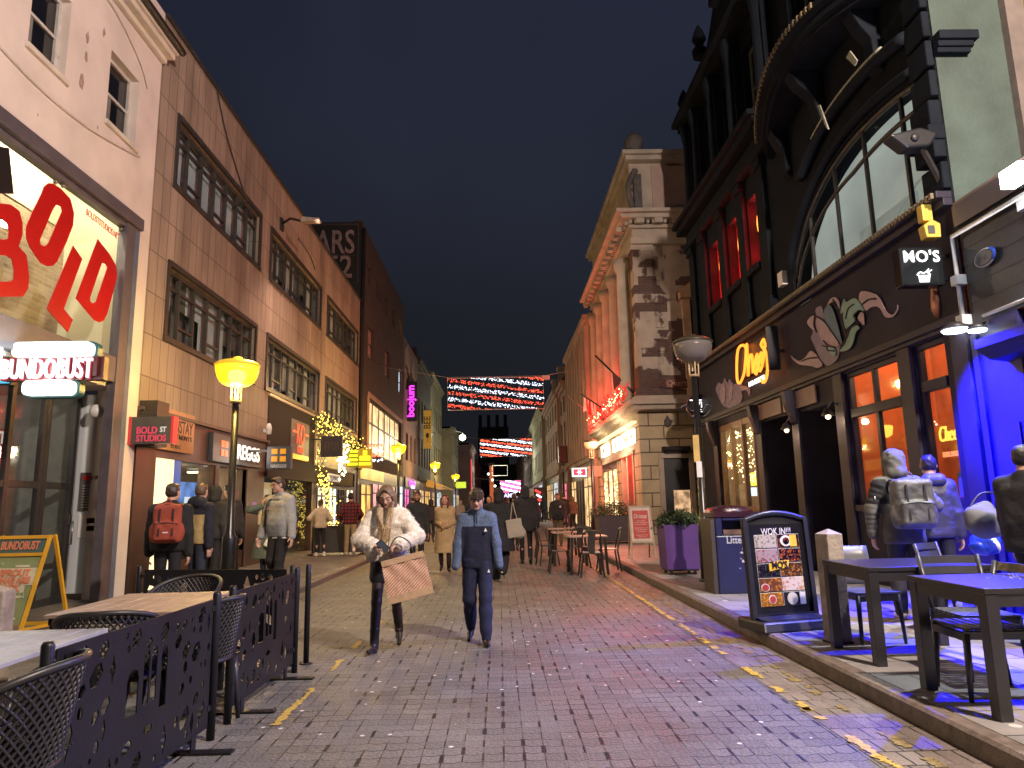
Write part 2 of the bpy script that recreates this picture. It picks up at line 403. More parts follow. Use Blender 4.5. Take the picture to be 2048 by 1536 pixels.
# ---------------------------------------------------------------- shared materials
m_road = blocks("road pavers", (.122,.122,.112), (.165,.164,.152), (.018,.017,.017), .236, .122, .005, 'XY', rough=.58, bump=.9, zig=.34, speck=7, stain=.30, sscale=.8, gap=2.2, rvar=.12, slit=.062)
m_gutter = blocks("gutter setts", (.15,.125,.11), (.21,.18,.16), (.02,.018,.016), .105, .21, .007, 'XY', rough=.6, bump=.8, stain=.35, gap=3, rvar=.1)
m_paveR = blocks("pavement slabs", (.27,.26,.25), (.34,.33,.32), (.07,.065,.06), .6, .45, .008, 'XY', rough=.55, bump=.35, stain=.3, speck=3, sscale=1.6, rvar=.12)
m_paveL = blocks("pavement slabs old", (.13,.115,.10), (.17,.15,.13), (.04,.035,.03), .45, .6, .008, 'XY', rough=.5, bump=.4, stain=.35, speck=2.5, sscale=1.1, rvar=.15)
m_kerb = mat("kerb granite", (.16,.13,.11), .65, var=.3, vs=14, bump=.3, bs=70)
m_stucco = mat("white stucco", (.66,.575,.53), .8, var=.12, vs=1.3, bump=.25, bs=25, det=8)
m_stucco_trim = mat("painted trim", (.62,.55,.46), .7, var=.14, vs=3, bump=.15, bs=30)
m_scar = mat("bare plaster scar", (.36,.25,.21), .9, var=.3, vs=20)
m_lead = mat("gutter lead", (.03,.03,.035), .5)
m_steel = mat("purple grey steel", (.115,.10,.115), .45, metal=.2, var=.2, vs=3, bump=.1, bs=30)
m_frame = mat("dark window frame", (.028,.026,.027), .45, var=.25, vs=10)
m_white_frame = mat("old white sash paint", (.5,.47,.44), .55, var=.15, vs=9)
m_black_glass = mat("night window glass", (.008,.009,.012), .06, var=.3, vs=2, spec=.7)
m_clear = glass("shop glass", gloss=.07)
m_brick_in = blocks("old interior brick", (.42,.28,.17), (.58,.42,.28), (.5,.42,.32), .225, .075, .012, 'YZ', rough=.85, bump=.8, stain=.3)
m_cream = mat("cream wall paint", (.72,.64,.46), .8, var=.06, vs=1)
m_red = mat("red vinyl", (.40,.006,.006), .4, var=.05)
m_black = mat("black vinyl", (.012,.012,.013), .4)
m_tile = blocks("beige facing tile", (.285,.22,.175), (.345,.27,.215), (.15,.11,.088), .30, .74, .012, 'YZ', rough=.6, bump=.35, offset=0, stain=.46, sscale=1.1, drip=.2, rvar=.1)
m_slate = mat("grey brown sheet metal", (.062,.054,.05), .45, metal=.3, var=.2, vs=4)
m_bronze = mat("bronze cladding", (.075,.045,.034), .38, metal=.5, var=.25, vs=2.5)
m_blind = mat("pale window blind", (.60,.64,.72), .8, var=.18, vs=1.7)
m_blind2 = mat("dim curtain", (.15,.145,.14), .8, var=.5, vs=2.3)
m_concrete = mat("shop floor", (.2,.19,.18), .6)
m_blackpaint = mat("black paint", (.014,.014,.016), .4, var=.3, vs=6)
m_whiteplastic = mat("white plastic", (.75,.75,.74), .4, var=.04)
m_darkgrey = mat("dark grey sign face", (.075,.075,.078), .4)
m_whiteglow = glow("white lightbox", (.90,1.0,.97), 1.3, noise=.08, nscale=3)

# ---------------------------------------------------------------- ground
g = MB(); g.box(-60, 60, -30, 260, -.5, -.004); struct(g, "ground", mat("far ground", (.08,.075,.07), .8))
g = MB(); g.quad((-3.42,-12,0),(2.60,-12,0),(2.60,200,0),(-3.42,200,0)); struct(g, "road", m_road)
g = MB(); g.quad((2.03,-12,.004),(2.60,-12,.004),(2.60,200,.004),(2.03,200,.004)); struct(g, "gutter", m_gutter)
g = MB(); g.box(2.60, 2.74, -12, 200, -.1, .125); struct(g, "kerb_right", m_kerb).modifiers.new("b", 'BEVEL').width = .02
g = MB(); g.box(-3.54, -3.42, -12, 200, -.1, .105); struct(g, "kerb_left", m_kerb).modifiers.new("b", 'BEVEL').width = .02
g = MB(); g.box(2.74, 40, -12, 200, -.1, .12); struct(g, "pavement_right", m_paveR)
g = MB(); g.box(-12, -3.54, -12, 200, -.1, .10); struct(g, "pavement_left", m_paveL)
def worn_line(name, x, runs, wd=.075, z=.005):
    """yellow road paint worn into ragged flakes"""
    mb = MB(); rnd = random.Random(name)
    for (ya, yb, keep) in runs:
        y = ya
        while y < yb:
            st = rnd.uniform(.05, .16)
            if rnd.random() < keep:
                k = 5; a = []; b = []
                for i in range(k+1):
                    yy = y+st*i/k; a.append((x-wd/2+rnd.uniform(-.014,.018), yy)); b.append((x+wd/2+rnd.uniform(-.018,.014), yy))
                if rnd.random() < .35:
                    sh = rnd.uniform(.2,.6)*wd; a = [(p[0]+sh, p[1]) for p in a]
                for i in range(k):
                    mb.add([(a[i][0],a[i][1],z),(b[i][0],b[i][1],z),(b[i+1][0],b[i+1][1],z),(a[i+1][0],a[i+1][1],z)], [(0,1,2,3)])
            y += st
    return struct(mb, name, m_yel)
m_yel = mat("worn yellow road paint", (.46,.33,.07), .6, var=.3, vs=30, bump=.3, bs=80)
m_yel2 = mat("faded yellow road paint", (.20,.15,.06), .6, var=.4, vs=25, bump=.3, bs=80)
worn_line("road_marking_line_right", 2.07, [(2.5,4.55,.93),(4.55,5.0,.25),(5.0,5.5,.8),(5.5,5.9,.1),(5.9,6.3,.7),(6.3,6.8,.3),(6.8,7.6,.75),(7.6,9.6,.8),(9.6,14,.7),(14,30,.8)], .066, .009)
m_yel = m_yel2
worn_line("road_marking_line_right_edge", 2.31, [(2.5,4.4,.35),(4.4,6.2,.35),(6.2,9,.5),(9,30,.6)], .075, .009)
m_yel = MATS["worn yellow road paint"]
worn_line("road_marking_dashes_left", -1.52, [(2.0,2.5,.3),(3.9,4.0,.4),(5.0,5.95,.96),(6.55,7.0,.9),(7.5,8.0,.85),(8.6,9.3,.85),(10.6,11.0,.7),(12,12.6,.8),(14,14.5,.8),(16.4,17,.8),(20,21,.8)], .06)
m_yel = m_yel2
worn_line("road_marking_line_left", -3.12, [(4,6,.5),(6,12,.75),(12,40,.85)], .07); worn_line("road_marking_line_left_edge", -3.29, [(6,12,.7),(12,40,.85)], .07)

# ---------------------------------------------------------------- white stucco studio building (left, nearest)
b = thing("stucco_building", "white stucco building with steel framed shopfront and red lettering on its window", "building", (XL, 8, 0))
w_ = MB()
facade(w_, XL, 1, 2.0, 11.66, 6.27, 9.5, [(10.1,10.97,7.42,8.62),(8.28,9.06,7.42,8.62),(6.45,7.23,7.42,8.62)], .22)
w_.box(-9, XL-.001, 11.44, 11.66, 6.27, 10.45)             # gable return seen above the neighbour
w_.box(-6.3, XL, 2.0, 11.66, 9.5, 10.45)                   # parapet
w_.box(-6.45, XL, 11.27, 11.66, 0, 6.27)                   # right pier
w_.box(-6.5, XL, 7.72, 8.42, 0, 3.42)                      # middle pier
w_.box(-9.5, -9.3, 2.0, 11.4, 0, 9.5)
w_.build("wall", m_stucco, b)
sc_ = MB(); rs = random.Random(3)
for (px, py, r_) in [(175,75,.075),(172,115,.07),(163,165,.10),(208,65,.06),(116,115,.02),(195,255,.03),(75,230,.02)]:
    y, z = onx(px, py, XL); k = [(XL+.003, y+r_*.55*cos(t)*rs.uniform(.6,1.2), z+r_*1.25*sin(t)*rs.uniform(.6,1.2)) for t in [2*pi*i/11 for i in range(11)]]
    sc_.prism(k, (.003,0,0))
sc_.build("plaster_scar", m_scar, b)
tr = MB()
tr.box(XL, XL+.10, 2, 11.66, 9.42, 9.52); tr.box(XL, XL+.22, 2, 11.70, 9.52, 9.62); tr.box(XL, XL+.28, 2, 11.72, 9.62, 9.70)
tr.build("cornice", m_stucco_trim, b, .02)
gt = MB(); gt.tube([(XL+.33,2,9.70),(XL+.33,11.75,9.70)], .065, 8); gt.box(XL+.0, XL+.28, 2, 11.72, 9.701, 9.735); gt.build("gutter", m_lead, b)
for (ya, yb) in [(10.1,10.97),(8.28,9.06),(6.45,7.23)]:
    o = window(b, XL-.2, 1, ya, yb, 7.42, 8.62, 1, (8.02,), m_white_frame, m_black_glass, .06, .07)
    s_ = MB(); s_.box(XL-.02, XL+.05, ya-.05, yb+.05, 7.34, 7.415); s_.build("sill", m_stucco_trim, b)
    c_ = MB(); c_.box(XL-.163, XL-.16, ya+.08, yb-.5, 7.5, 8.0); c_.build("curtain", m_blind2, o)
cb = MB(); cb.tube(smoothline([(XL+.03,11.2,8.65),(XL+.03,10.9,8.95),(XL+.03,10.2,9.25),(XL+.03,9.3,9.38)]), .012, 6)
cb.tube(smoothline([(XL+.03,6.5,7.25),(XL+.03,8.2,6.98),(XL+.03,9.6,7.02),(XL+.03,11.1,7.32)]), .01, 6)
cb.build("cable", m_stucco_trim, b)
# steel shopfront frame: lintel, right post, transom
st = MB(); st.box(XL-.12, XL+.10, 2, 11.27, 6.06, 6.26); st.box(XL-.12, XL+.02, 2, 11.27, 5.98, 6.06)
st.box(XL-.10, XL+.05, 10.86, 11.24, .0, 6.06); st.box(XL-.13, XL+.0, 11.24, 11.27, .0, 6.06)
st.box(XL-.10, XL+.03, 2, 10.86, 3.42, 3.82)
st.build("steel_frame", m_steel, b, .008)
bl = MB(); bl.box(XL+.03, XL+.055, 11.10, 11.24, .0, 6.0); bl.build("blue_post_strip", mat("blue grey strip", (.10,.13,.19), .4), b)
gp = MB(); gp.box(XL-.06, XL-.045, 2, 10.86, 3.82, 5.98); gp.build("shop_window", m_clear, b)
# the bright studio room behind the glass
rm = MB(); rm.box(-7.2, -7.1, 2, 11.12, 3.5, 6.0); rm.build("brick_wall", m_brick_in, b)
rm = MB(); rm.box(-7.2, -7.08, 2, 11.12, 6.0, 7.0); rm.box(-7.2, -6.14, 11.12, 11.25, 3.5, 7.0); rm.box(-7.2, -6.14, 2, 11.25, 7.0, 7.1)
rm.box(-7.2, -6.14, 2.0, 2.1, 3.5, 7.0); rm.box(-6.2, -6.14, 2, 11.25, 6.27, 7.0)
rm.build("room_wall", m_cream, b)
rm = MB(); rm.box(-7.2, -6.14, 2, 11.2, 3.43, 3.50); rm.build("room_floor", m_concrete, b)
lamp("studio_room_light", (-6.45, 7.6, 6.7), 150, (1,.84,.6), .12); lamp("studio_room_light_far", (-6.45, 9.9, 6.7), 150, (1,.84,.6), .12)
lg = MB(); y0_, z0_ = onx(12, 448, -6.4); lg.lathe((-6.4, y0_, z0_), [(.02,-.05),(.07,-.03),(.08,0),(.07,.03),(.02,.05)], 12); lg.build("room_lamp", glow("hot lamp", (1,1,.97), 9), b)
# big red letters on the glass, traced where they lie on the pane
def zpt(zx, zy): return onx(zx/2.845, 180+zy/2.845, XL-.04)
def rnd_loop(pts, n=4): return [(p.x, p.y) for p in smoothline([(a, b_, 0) for a, b_ in pts], n, True)]
L_O = [(275,530),(300,530),(345,560),(400,620),(420,700),(415,770),(380,860),(325,975),(300,1000),(270,1003),(230,985),(175,905),(148,840),(148,780),(180,700),(235,590),(250,550)]
L_o = [(320,652),(345,662),(352,690),(275,870),(255,888),(232,882),(225,855),(300,680)]
L_L = [(415,885),(467,962),(362,1245),(413,1308),(385,1380),(265,1243)]
L_D = [(555,848),(620,930),(660,1000),(668,1050),(660,1090),(610,1270),(590,1310),(565,1322),(535,1310),(430,1185)]
L_d = [(580,982),(600,990),(610,1010),(545,1205),(527,1215),(512,1202),(512,1180)]
L_B = [(-200,640),(0,645),(60,650),(110,690),(128,760),(128,820),(105,890),(150,940),(165,1060),(160,1130),(130,1175),(-200,1180)]
L_b = [(-80,735),(10,735),(40,760),(50,800),(45,845),(20,850),(-80,850)]
L_c = [(-80,940),(30,940),(65,960),(78,1020),(78,1075),(60,1090),(-80,1090)]
FL = frame_left(XL-.04, 0, 0)
lt = MB()
for lp in ([L_O, L_o], [L_L], [L_D, L_d], [L_B, L_b, L_c]):
    lt.mesh(shape_mesh([[zpt(*p) for p in q_] for q_ in lp], .004), 0, FL)
ya, za = zpt(490, 690); yb, zb = zpt(680, 840)
tm = fit(text_mesh("BOLDSTSTUDIOS.NET", .155, .003, .001), .98*sqrt((yb-ya)**2+(zb-za)**2), .105); an = math.atan2(zb-za, yb-ya)
lt.mesh(tm, 0, frame_left(XL-.04, (ya+yb)/2, (za+zb)/2) @ Matrix.Rotation(an, 4, 'Z'))
lt.build("window_lettering", m_red, b)
bk = MB(); bk.mesh(shape_mesh([[zpt(*p) for p in [(-60,310),(50,330),(77,592),(-60,585)]]], .004), 0, FL); bk.build("window_sticker", m_black, b)
hk = MB()
for (px, py) in [(113,364),(128,372),(243,458),(88,668),(103,672)]:
    y, z = onx(px, py, XL-.03); hk.lathe((XL-.03, y, z), [(.005,-.03),(.03,-.03),(.03,.02),(.005,.02)], 8, 0, 'X')
hk.build("glass_clamp", mat("steel clamp", (.3,.3,.3), .3, metal=1), b)
# recessed entrance under the window
en = MB(); en.box(-7.0, XL-.101, 8.42, 11.27, 3.36, 3.42); en.build("entrance_soffit", m_stucco, b)
pn = MB(); pn.box(-7.0, -6.14, 11.3, 11.36, .2, 3.3); pn.build("side_panel", mat("white side panel", (.60,.66,.70), .45, var=.05, vs=1), b)
pn = MB(); pn.box(-6.62, -6.26, 11.28, 11.299, 1.45, 2.05)
pn.build("tenant_board", m_darkgrey, b)
pb = MB(); pb.box(-6.57, -6.42, 11.27, 11.279, 1.93, 2.0); pb.box(-6.39, -6.34, 11.27, 11.279, 1.95, 2.0); pb.box(-6.47, -6.34, 11.27, 11.279, 1.26, 1.34); 
pb.build("red_notice", m_red, b)
pb = MB(); pb.box(-6.60, -6.33, 11.285, 11.299, 1.04, 1.40); pb.build("paper_notice", m_whiteplastic, b)
pb = MB(); pb.box(-6.47, -6.34, 11.27, 11.284, 1.14, 1.22); pb.build("yellow_notice", mat("yellow notice", (.6,.5,.05), .5), b)
pb = MB()
for i in range(9): pb.box(-6.57, -6.31-.03*(i%3), 11.272, 11.279, 1.5+i*.042, 1.513+i*.042)
pb.build("board_lettering", mat("grey lettering", (.3,.3,.3), .5), b)
XD = -6.68
dr = MB()
for y in (8.5, 9.55, 10.25, 10.35, 11.02): dr.box(XD, XD+.07, y, y+.085, .1, 3.36)
for z in (.1, 1.78, 3.26): dr.box(XD, XD+.062, 8.585, 11.02, z, z+.1)
dr.box(XD, XD+.058, 10.44, 11.02, .62, .70)
dr.build("entrance_frame", m_frame, b, .004)
dg_ = MB(); dg_.box(XD+.02, XD+.03, 8.5, 11.1, .1, 3.3); dg_.build("entrance_glass", m_clear, b)
hd = MB(); hd.tube([(XD+.1,11.06,.95),(XD+.13,11.06,.95),(XD+.13,11.06,1.3),(XD+.1,11.06,1.3)], .012, 6); hd.box(XD+.07, XD+.09, 11.04, 11.09, 1.25, 1.4); hd.build("door_handle", MATS["steel clamp"], b)
rm = MB(); rm.box(-9.2, -9.1, 8.0, 11.6, .1, 3.4); rm.build("lobby_brick_wall", m_brick_in, b)
rm = MB(); rm.box(-9.1, XD-.02, 8, 11.4, .09, .104); rm.box(-9.1, XD-.02, 11.2, 11.29, .1, 3.4); rm.box(-9.1, XD-.02, 8, 11.3, 3.3, 3.43); rm.build("lobby_wall", m_concrete, b)
lamp("lobby_light", (-7.9, 9.6, 3.0), 26, (1,.8,.6), .2)
pn = MB(); pn.box(-7.05, -7.0, 9.05, 10.1, 1.98, 2.62); pn.build("lobby_banner", mat("dark red banner", (.30,.02,.025), .5), b)
tx = MB(); tx.mesh(text_mesh("BOLD", .33, .003, .008, .8), 0, frame_left(-6.99, 9.42, 2.43)); tx.mesh(text_mesh("STUDIOS", .31, .003, .008, .75), 0, frame_left(-6.99, 9.55, 2.14)); tx.build("banner_lettering", glow("red banner letters", (.7,.05,.03), .35), b)
tx = MB(); tx.mesh(text_mesh("ST", .24, .003, .005, .8), 0, frame_left(-6.99, 9.93, 2.48)); tx.build("banner_white_lettering", glow("soft white letters", (.8,.78,.75), .5), b)
pn = MB(); pn.prism([(-7.0,9.0,1.75),(-7.0,9.95,1.75),(-7.0,9.0,1.0)][::-1], (.03,0,0)); pn.prism([(-7.0,9.4,.9),(-7.0,10.1,1.4),(-7.0,10.1,.9)], (.03,0,0)); pn.build("door_graphic", mat("crimson panel", (.33,.02,.03), .5), b)
pn = MB(); pn.box(-7.05, -7.01, 9.0, 10.1, .3, 1.75); pn.build("door_graphic_backing", mat("grey panel", (.15,.14,.13), .5), b)
cm = MB(); cm.lathe((-6.35, 11.1, 3.02), [(.02,-.12),(.08,-.1),(.1,-.03),(.1,.0),(.07,.06),(.06,.08)], 14); cm.build("dome_camera", m_whiteplastic, b)

# ---------------------------------------------------------------- signs on it
sg = thing("projecting_sign", "glowing restaurant sign with white letters between two white lightboxes on pink building", "sign", (XL, 8.6, 3.4))
y_ = 8.6
def fr(px, py): return ony(px, py, y_)
xa, zt = fr(30, 686); xb, zb = fr(185, 714)
def capsule(x0, x1, z0, z1, y, d):
    r = (z1-z0)/2*.75; pts = []
    for (cx, cz, a0) in ((x1-r, z1-r, 0), (x0+r, z1-r, 90), (x0+r, z0+r, 180), (x1-r, z0+r, 270)):
        for k in range(6): a = radians(a0+90*k/5); pts.append((cx+r*cos(a), y, cz+r*sin(a)))
    return pts, (0, d, 0)
p1 = MB(); p1.prism(*capsule(xa, xb, zb, zt, y_-.05, .1)[0:2])
xa2, zt2 = fr(50, 762); xb2, zb2 = fr(148, 790)
p1.prism(*capsule(xa2, xb2, zb2, zt2, y_-.05, .1)); p1.build("lightbox", m_whiteglow, sg)
p2 = MB(); p2.prism(*capsule(xa-.02, xb+.03, zb-.02, zt+.02, y_+.05, .12)); p2.prism(*capsule(xa2-.02, xb2+.03, zb2-.02, zt2+.02, y_+.05, .12))
p2.build("lightbox_casing", mat("teal casing", (.02,.12,.12), .4), sg)
xc, zc = fr(97, 738); xe, _ = fr(8, 738); xf, _ = fr(188, 738)
p3 = MB(); p3.box(xe-.02, xf+.12, y_, y_+.10, zc-.14, zc+.15); p3.box(xf, xf+.05, y_-.03, y_, zc-.10, zc+.14); p3.build("sign_body", mat("dark red sign body", (.10,.02,.02), .4), sg)
p3 = MB(); p3.mesh(fit(text_mesh("BUNDOBUST", .40, .03, .001, .7, 1.06), xf-xe, .25), 0, frame_front((xe+xf)/2, y_-.03, zc)); p3.build("lettering", glow("white hot letters", (1,.90,.93), 1.25), sg)
p3 = MB(); p3.mesh(fit(text_mesh("BUNDOBUST", .40, .012, .022, .7, 1.06), xf-xe+.04, .29), 0, frame_front((xe+xf)/2, y_-.005, zc)); p3.build("letter_outline", glow("pink letter edge", (.55,.02,.05), .35), sg)
p3 = MB(); p3.box(XL-.02, xe-.02, y_+.02, y_+.08, zc-.03, zc+.03); p3.box(xc-.02, xc+.02, y_+.03, y_+.07, zb2, zt); p3.build("bracket", m_frame, sg)
lamp("restaurant_sign_light", (xc, y_-.3, zc), 42, (.85,1,.97), .25)
cy = thing("cyan_glow_panel", "small added cyan glow panel at the left edge above the entrance", "sign", (XL, 8.3, 3.5))  # added panel for the cyan glow of the restaurant sign
p3 = MB(); (xx0, zz0), (xx1, zz1) = ony(-60, 765, 9.0), ony(14, 705, 9.0); p3.box(xx0, xx1, 9.0, 9.1, zz0, zz1); p3.build("panel", glow("cyan light", (.1,.55,.85), 1.0), cy); p3 = MB(); p3.box(xx0-.02, xx1+.02, 9.1, 9.16, zz0-.02, zz1+.02); p3.build("casing", m_frame, cy)

sg = thing("studio_box_sign", "dark grey studio box sign with red ends on the pale pillar", "sign", (XL, 11.45, 2.7))
y_ = 11.42; (x0, z1), (x1, z0) = ony(258, 834, y_), ony(345, 886, y_)
p = MB(); p.box(x0+.05, x1-.04, y_, y_+.16, z0, z1); p.build("face", m_darkgrey, sg)
p = MB(); p.box(x0, x0+.05, y_-.004, y_+.164, z0-.004, z1+.004); p.box(x1-.04, x1, y_-.004, y_+.164, z0-.004, z1+.004); p.build("end_cap", glow("red acrylic", (.75,.05,.05), .45), sg)
p = MB(); p.mesh(fit(text_mesh("BOLD", .2, .004, .006), .33, .12), 0, frame_front((x0+x1)/2-.06, y_-.004, z0+.215)); p.mesh(fit(text_mesh("STUDIOS", .2, .004, .006), .48, .11), 0, frame_front((x0+x1)/2+.015, y_-.004, z0+.085)); p.build("lettering", glow("pink red letters", (.75,.08,.13), .55), sg)
p = MB(); p.mesh(fit(text_mesh("ST", .15, .004, .004), .10, .09), 0, frame_front((x0+x1)/2+.20, y_-.004, z0+.225)); p.build("white_lettering", glow("soft white letters", (.8,.78,.75), .5), sg)

# ---------------------------------------------------------------- beige tiled building with strip windows
b = thing("tiled_building", "long beige tiled building with two rows of strip windows over lit shops", "building", (XL, 20, 0))
bays = [(12.45,17.05),(17.95,23.2),(24.2,29.45)]
hl = [(a, c, 4.55, 5.88) for a, c in bays]+[(a, c, 7.48, 8.80) for a, c in bays]
w_ = MB(); facade(w_, XL, 1, 11.66, 29.95, 3.16, 10.40, hl, .26); w_.box(-14, XL-.26, 11.67, 11.9, 9.0, 10.4); w_.box(-14, XL-.001, 29.7, 29.95, 3.2, 10.4)
w_.box(-6.28, XL-.002, 11.66, 29.95, 10.18, 10.4); w_.box(-14, -6.28, 11.9, 29.7, 10.0, 10.2)
w_.build("wall", m_tile, b)
cp = MB(); cp.box(-6.35, XL+.06, 11.66, 30.0, 10.4, 10.47); cp.build("coping", m_slate, b)
rs = random.Random(5)
for (a, c) in bays:
    for (za, zb) in ((4.55,5.88),(7.48,8.80)):
        fm = MB(); fm.box(XL-.02, XL+.035, a-.09, a, za-.09, zb+.09); fm.box(XL-.02, XL+.035, c, c+.09, za-.09, zb+.09); fm.box(XL-.02, XL+.05, a-.1, c+.1, za-.1, za-.001); fm.box(XL-.02, XL+.035, a-.001, c+.001, zb, zb+.10)
        fm.build("window_surround", m_slate, b)
        n_ = 7; f = MB(); x0 = XL-.16; x1 = XL-.08; fw = .05
        f.box(x0, x1, a, c, za, za+.07); f.box(x0, x1, a, c, zb-.07, zb)
        for i in range(n_+1):
            y = a+(c-a)*i/n_; f.box(x0, x1-.005, max(a, y-fw/2), min(c, y+fw/2), za+.07, zb-.07)
            if i < n_:
                f.box(x0, x1-.01, y+fw/2, y+(c-a)/n_-fw/2, zb-.36, zb-.315)
                if i % 2 == 1: f.box(x0, x1-.012, y+fw/2, y+(c-a)/n_-fw/2, za+.30, za+.34)
        o = f.build("window", m_slate, b)
        g_ = MB(); g_.box(x0+.03, x0+.04, a, c, za, zb); g_.build("pane", m_clear, o)
        k = MB(); k2 = MB()
        for i in range(n_):
            y = a+(c-a)*i/n_; yy = y+(c-a)/n_; full = rs.random()
            (k if full < (.75 if a < 20 else .4) else k2).box(x0-.12, x0-.11, y, yy, za+(0 if full < .6 else rs.uniform(.2,.8)), zb)
            k2.box(x0-.3, x0-.29, y, yy, za, zb)
        k.build("blind", m_blind, o); k2.build("curtain", m_blind2, o)
        bb = MB(); bb.box(XL-1.2, XL-.27, a, c, za-.02, za); bb.build("window_ledge", m_blind2, o)
cb = MB(); cb.tube(smoothline([(XL+.03,14.0,10.38),(XL+.03,14.6,9.7),(XL+.03,15.6,9.0),(XL+.03,16.7,8.3)]), .014, 6)
cb.tube(smoothline([(XL+.03,20.3,9.5),(XL+.03,21.6,9.45),(XL+.03,22.3,9.2)]), .014, 6); cb.build("cable", m_slate, b)
# ground floor: piers, fascia, shop windows
p = MB(); p.box(-6.45, XL+.02, 11.68, 12.38, 0, 3.16); p.box(-6.4, XL-.02, 15.1, 15.3, 0, 2.4); p.box(-6.4, XL-.02, 16.0, 16.12, 0, 2.4); p.box(-6.4, XL-.02, 17.0, 18.22, 0, 2.4); p.box(-6.4, XL-.02, 22.85, 23.1, 0, 2.8); p.box(-6.4, XL-.02, 29.5, 29.95, 0, 3.16)
p.build("pier", m_bronze, b, .01)
p = MB(); p.box(-6.3, XL-.01, 12.38, 18.2, 2.36, 3.10); p.box(-6.3, XL+.10, 11.66, 18.2, 3.10, 3.16); p.build("fascia", mat("brown fascia", (.085,.06,.055), .45, var=.15, vs=2), b)
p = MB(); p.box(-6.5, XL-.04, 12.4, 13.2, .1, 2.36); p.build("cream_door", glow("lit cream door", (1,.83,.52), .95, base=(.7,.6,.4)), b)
p = MB(); p.box(-6.35, XL-.03, 13.2, 13.46, .1, 2.36); p.build("blue_door_frame", glow("blue frame", (.01,.12,.55), .35, base=(.02,.15,.6)), b)
# bakery window with lit interior
m_bak = glow("bakery interior", (.62,.36,.17), .75, noise=.7, nscale=2.6)
p = MB(); p.box(-8.2, -8.1, 13.4, 18.2, .1, 2.4); p.build("bakery_back_wall", m_bak, b)
p = MB(); p.box(-8.2, XL-.1, 13.4, 18.2, 2.37, 2.42); p.box(-8.2, -6.4, 18.1, 18.2, .1, 2.4); p.box(-8.1, -6.2, 13.45, 13.55, .1, 2.4); p.build("bakery_ceiling", m_concrete, b)
p = MB(); p.box(-7.3, -7.0, 13.6, 18, .1, 1.0); p.build("bakery_counter", m_bronze, b)
p = MB()
for (y, z) in [(13.9,2.28),(14.4,2.28),(14.9,2.28),(16.4,2.28)]: p.box(-7.2, -6.9, y, y+.16, z, z+.04)
p.build("bakery_ceiling_lamp", glow("bakery lamp", (1,.8,.5), 4), b)
p = MB(); p.box(-6.42, -6.36, 14.35, 14.98, .9, 2.0); p.build("bakery_poster", glow("bakery poster", (.15,.3,.75), .7, noise=.6, nscale=3), b)
p = MB(); p.box(-6.355, -6.35, 14.42, 14.9, 1.2, 1.7); p.build("poster_page", glow("poster page", (.8,.85,.95), .9), b)
p = MB(); p.box(XL-.12, XL-.11, 13.46, 18.2, .1, 2.36); p.build("shop_window", m_clear, b)
p = MB()
for y in (13.46, 15.06, 16.05, 17.0): p.box(XL-.14, XL-.05, y, y+.06, .1, 2.36)
p.box(XL-.14, XL-.06, 13.46, 17.0, .1, .5); p.build("shop_window_frame", m_bronze, b)
lamp("bakery_light", (-7.0, 14.5, 2.1), 60, (1,.75,.45), .2)
p = MB(); p.box(XL-.04, XL-.02, 17.4, 17.7, 1.45, 1.6); p.build("door_sticker", glow("pink sticker", (.6,.25,.5), .6), b)
# korean grill front
p = MB(); p.box(-6.3, XL+.02, 18.22, 22.9, 2.8, 4.35); p.box(-6.3, XL+.05, 18.22, 28.85, 2.25, 2.8); p.build("grill_fascia", mat("black violet fascia", (.009,.006,.012), .8, var=.2, vs=2), b)
p = MB(); p.box(XL, XL+.06, 18.2, 22.95, 4.35, 4.42); p.box(XL+.02, XL+.08, 22.88, 22.96, 2.8, 4.42); p.build("fascia_trim", glow("warm trim light", (.75,.42,.2), .32), b)
p = MB(); p.box(XL+.02, XL+.045, 20.2, 22.1, 3.0, 4.0); p.build("grill_sign_panel", glow("grill panel", (.16,.09,.09), .22, base=(.1,.06,.06)), b)
p = MB(); p.box(XL+.02, XL+.10, 20.25, 21.9, 2.86, 2.99); p.build("grill_sign_strip", glow("amber strip", (1,.5,.03), 1.1), b)
p = MB(); p.mesh(fit(text_mesh("KO", .80, .01, -.004), .78, .62), 0, frame_left(XL+.055, 21.15, 3.62)); 
p.box(XL+.05, XL+.07, 20.3, 20.75, 3.62, 3.68); p.box(XL+.05, XL+.07, 21.6, 22.0, 3.62, 3.68)
p.mesh(text_mesh("GRILL", .26, .01, .003, 1.0), 0, frame_left(XL+.055, 21.15, 3.14)); p.build("grill_sign_lettering", glow("red orange letters", (1,.13,.05), .85), b)
m_tan = glow("tan shop interior", (.62,.38,.16), .95, noise=.22, nscale=1.6)
p = MB(); p.box(-7.4, -7.3, 18.25, 22.85, .1, 2.25); p.box(-7.4, -6.3, 18.2, 18.26, .1, 2.25); p.build("grill_back_wall", m_tan, b)
p = MB(); p.box(XL-.12, XL-.11, 18.22, 22.85, .1, 2.25); p.build("grill_window", m_clear, b)
rs = random.Random(11); p = MB(); q_ = MB()
for i in range(170):
    y = rs.uniform(19.6, 22.7); z = rs.uniform(.6, 1.9)-(.3 if y < 20.6 else 0); r_ = rs.uniform(.05,.12)
    (p if z > 1.35 else q_).obox((XL-.5+rs.uniform(-.15,.15), y, max(.3,z)), (0,r_,r_*.4), (r_*.4,0,r_), (.008,0,0))
p.build("hanging_leaf_garland", mat("dark leaf", (.03,.06,.035), .6), b); q_.build("orange_flower_display", glow("orange flowers", (.55,.2,.04), .4, noise=.5), b)
p = MB()
for r0 in range(2):
    for i in range(7): p.box(XL-.3, XL-.295, 18.6+i*.17, 18.6+i*.17+.11, 1.52+.17*(1-r0), 1.60+.17*(1-r0))
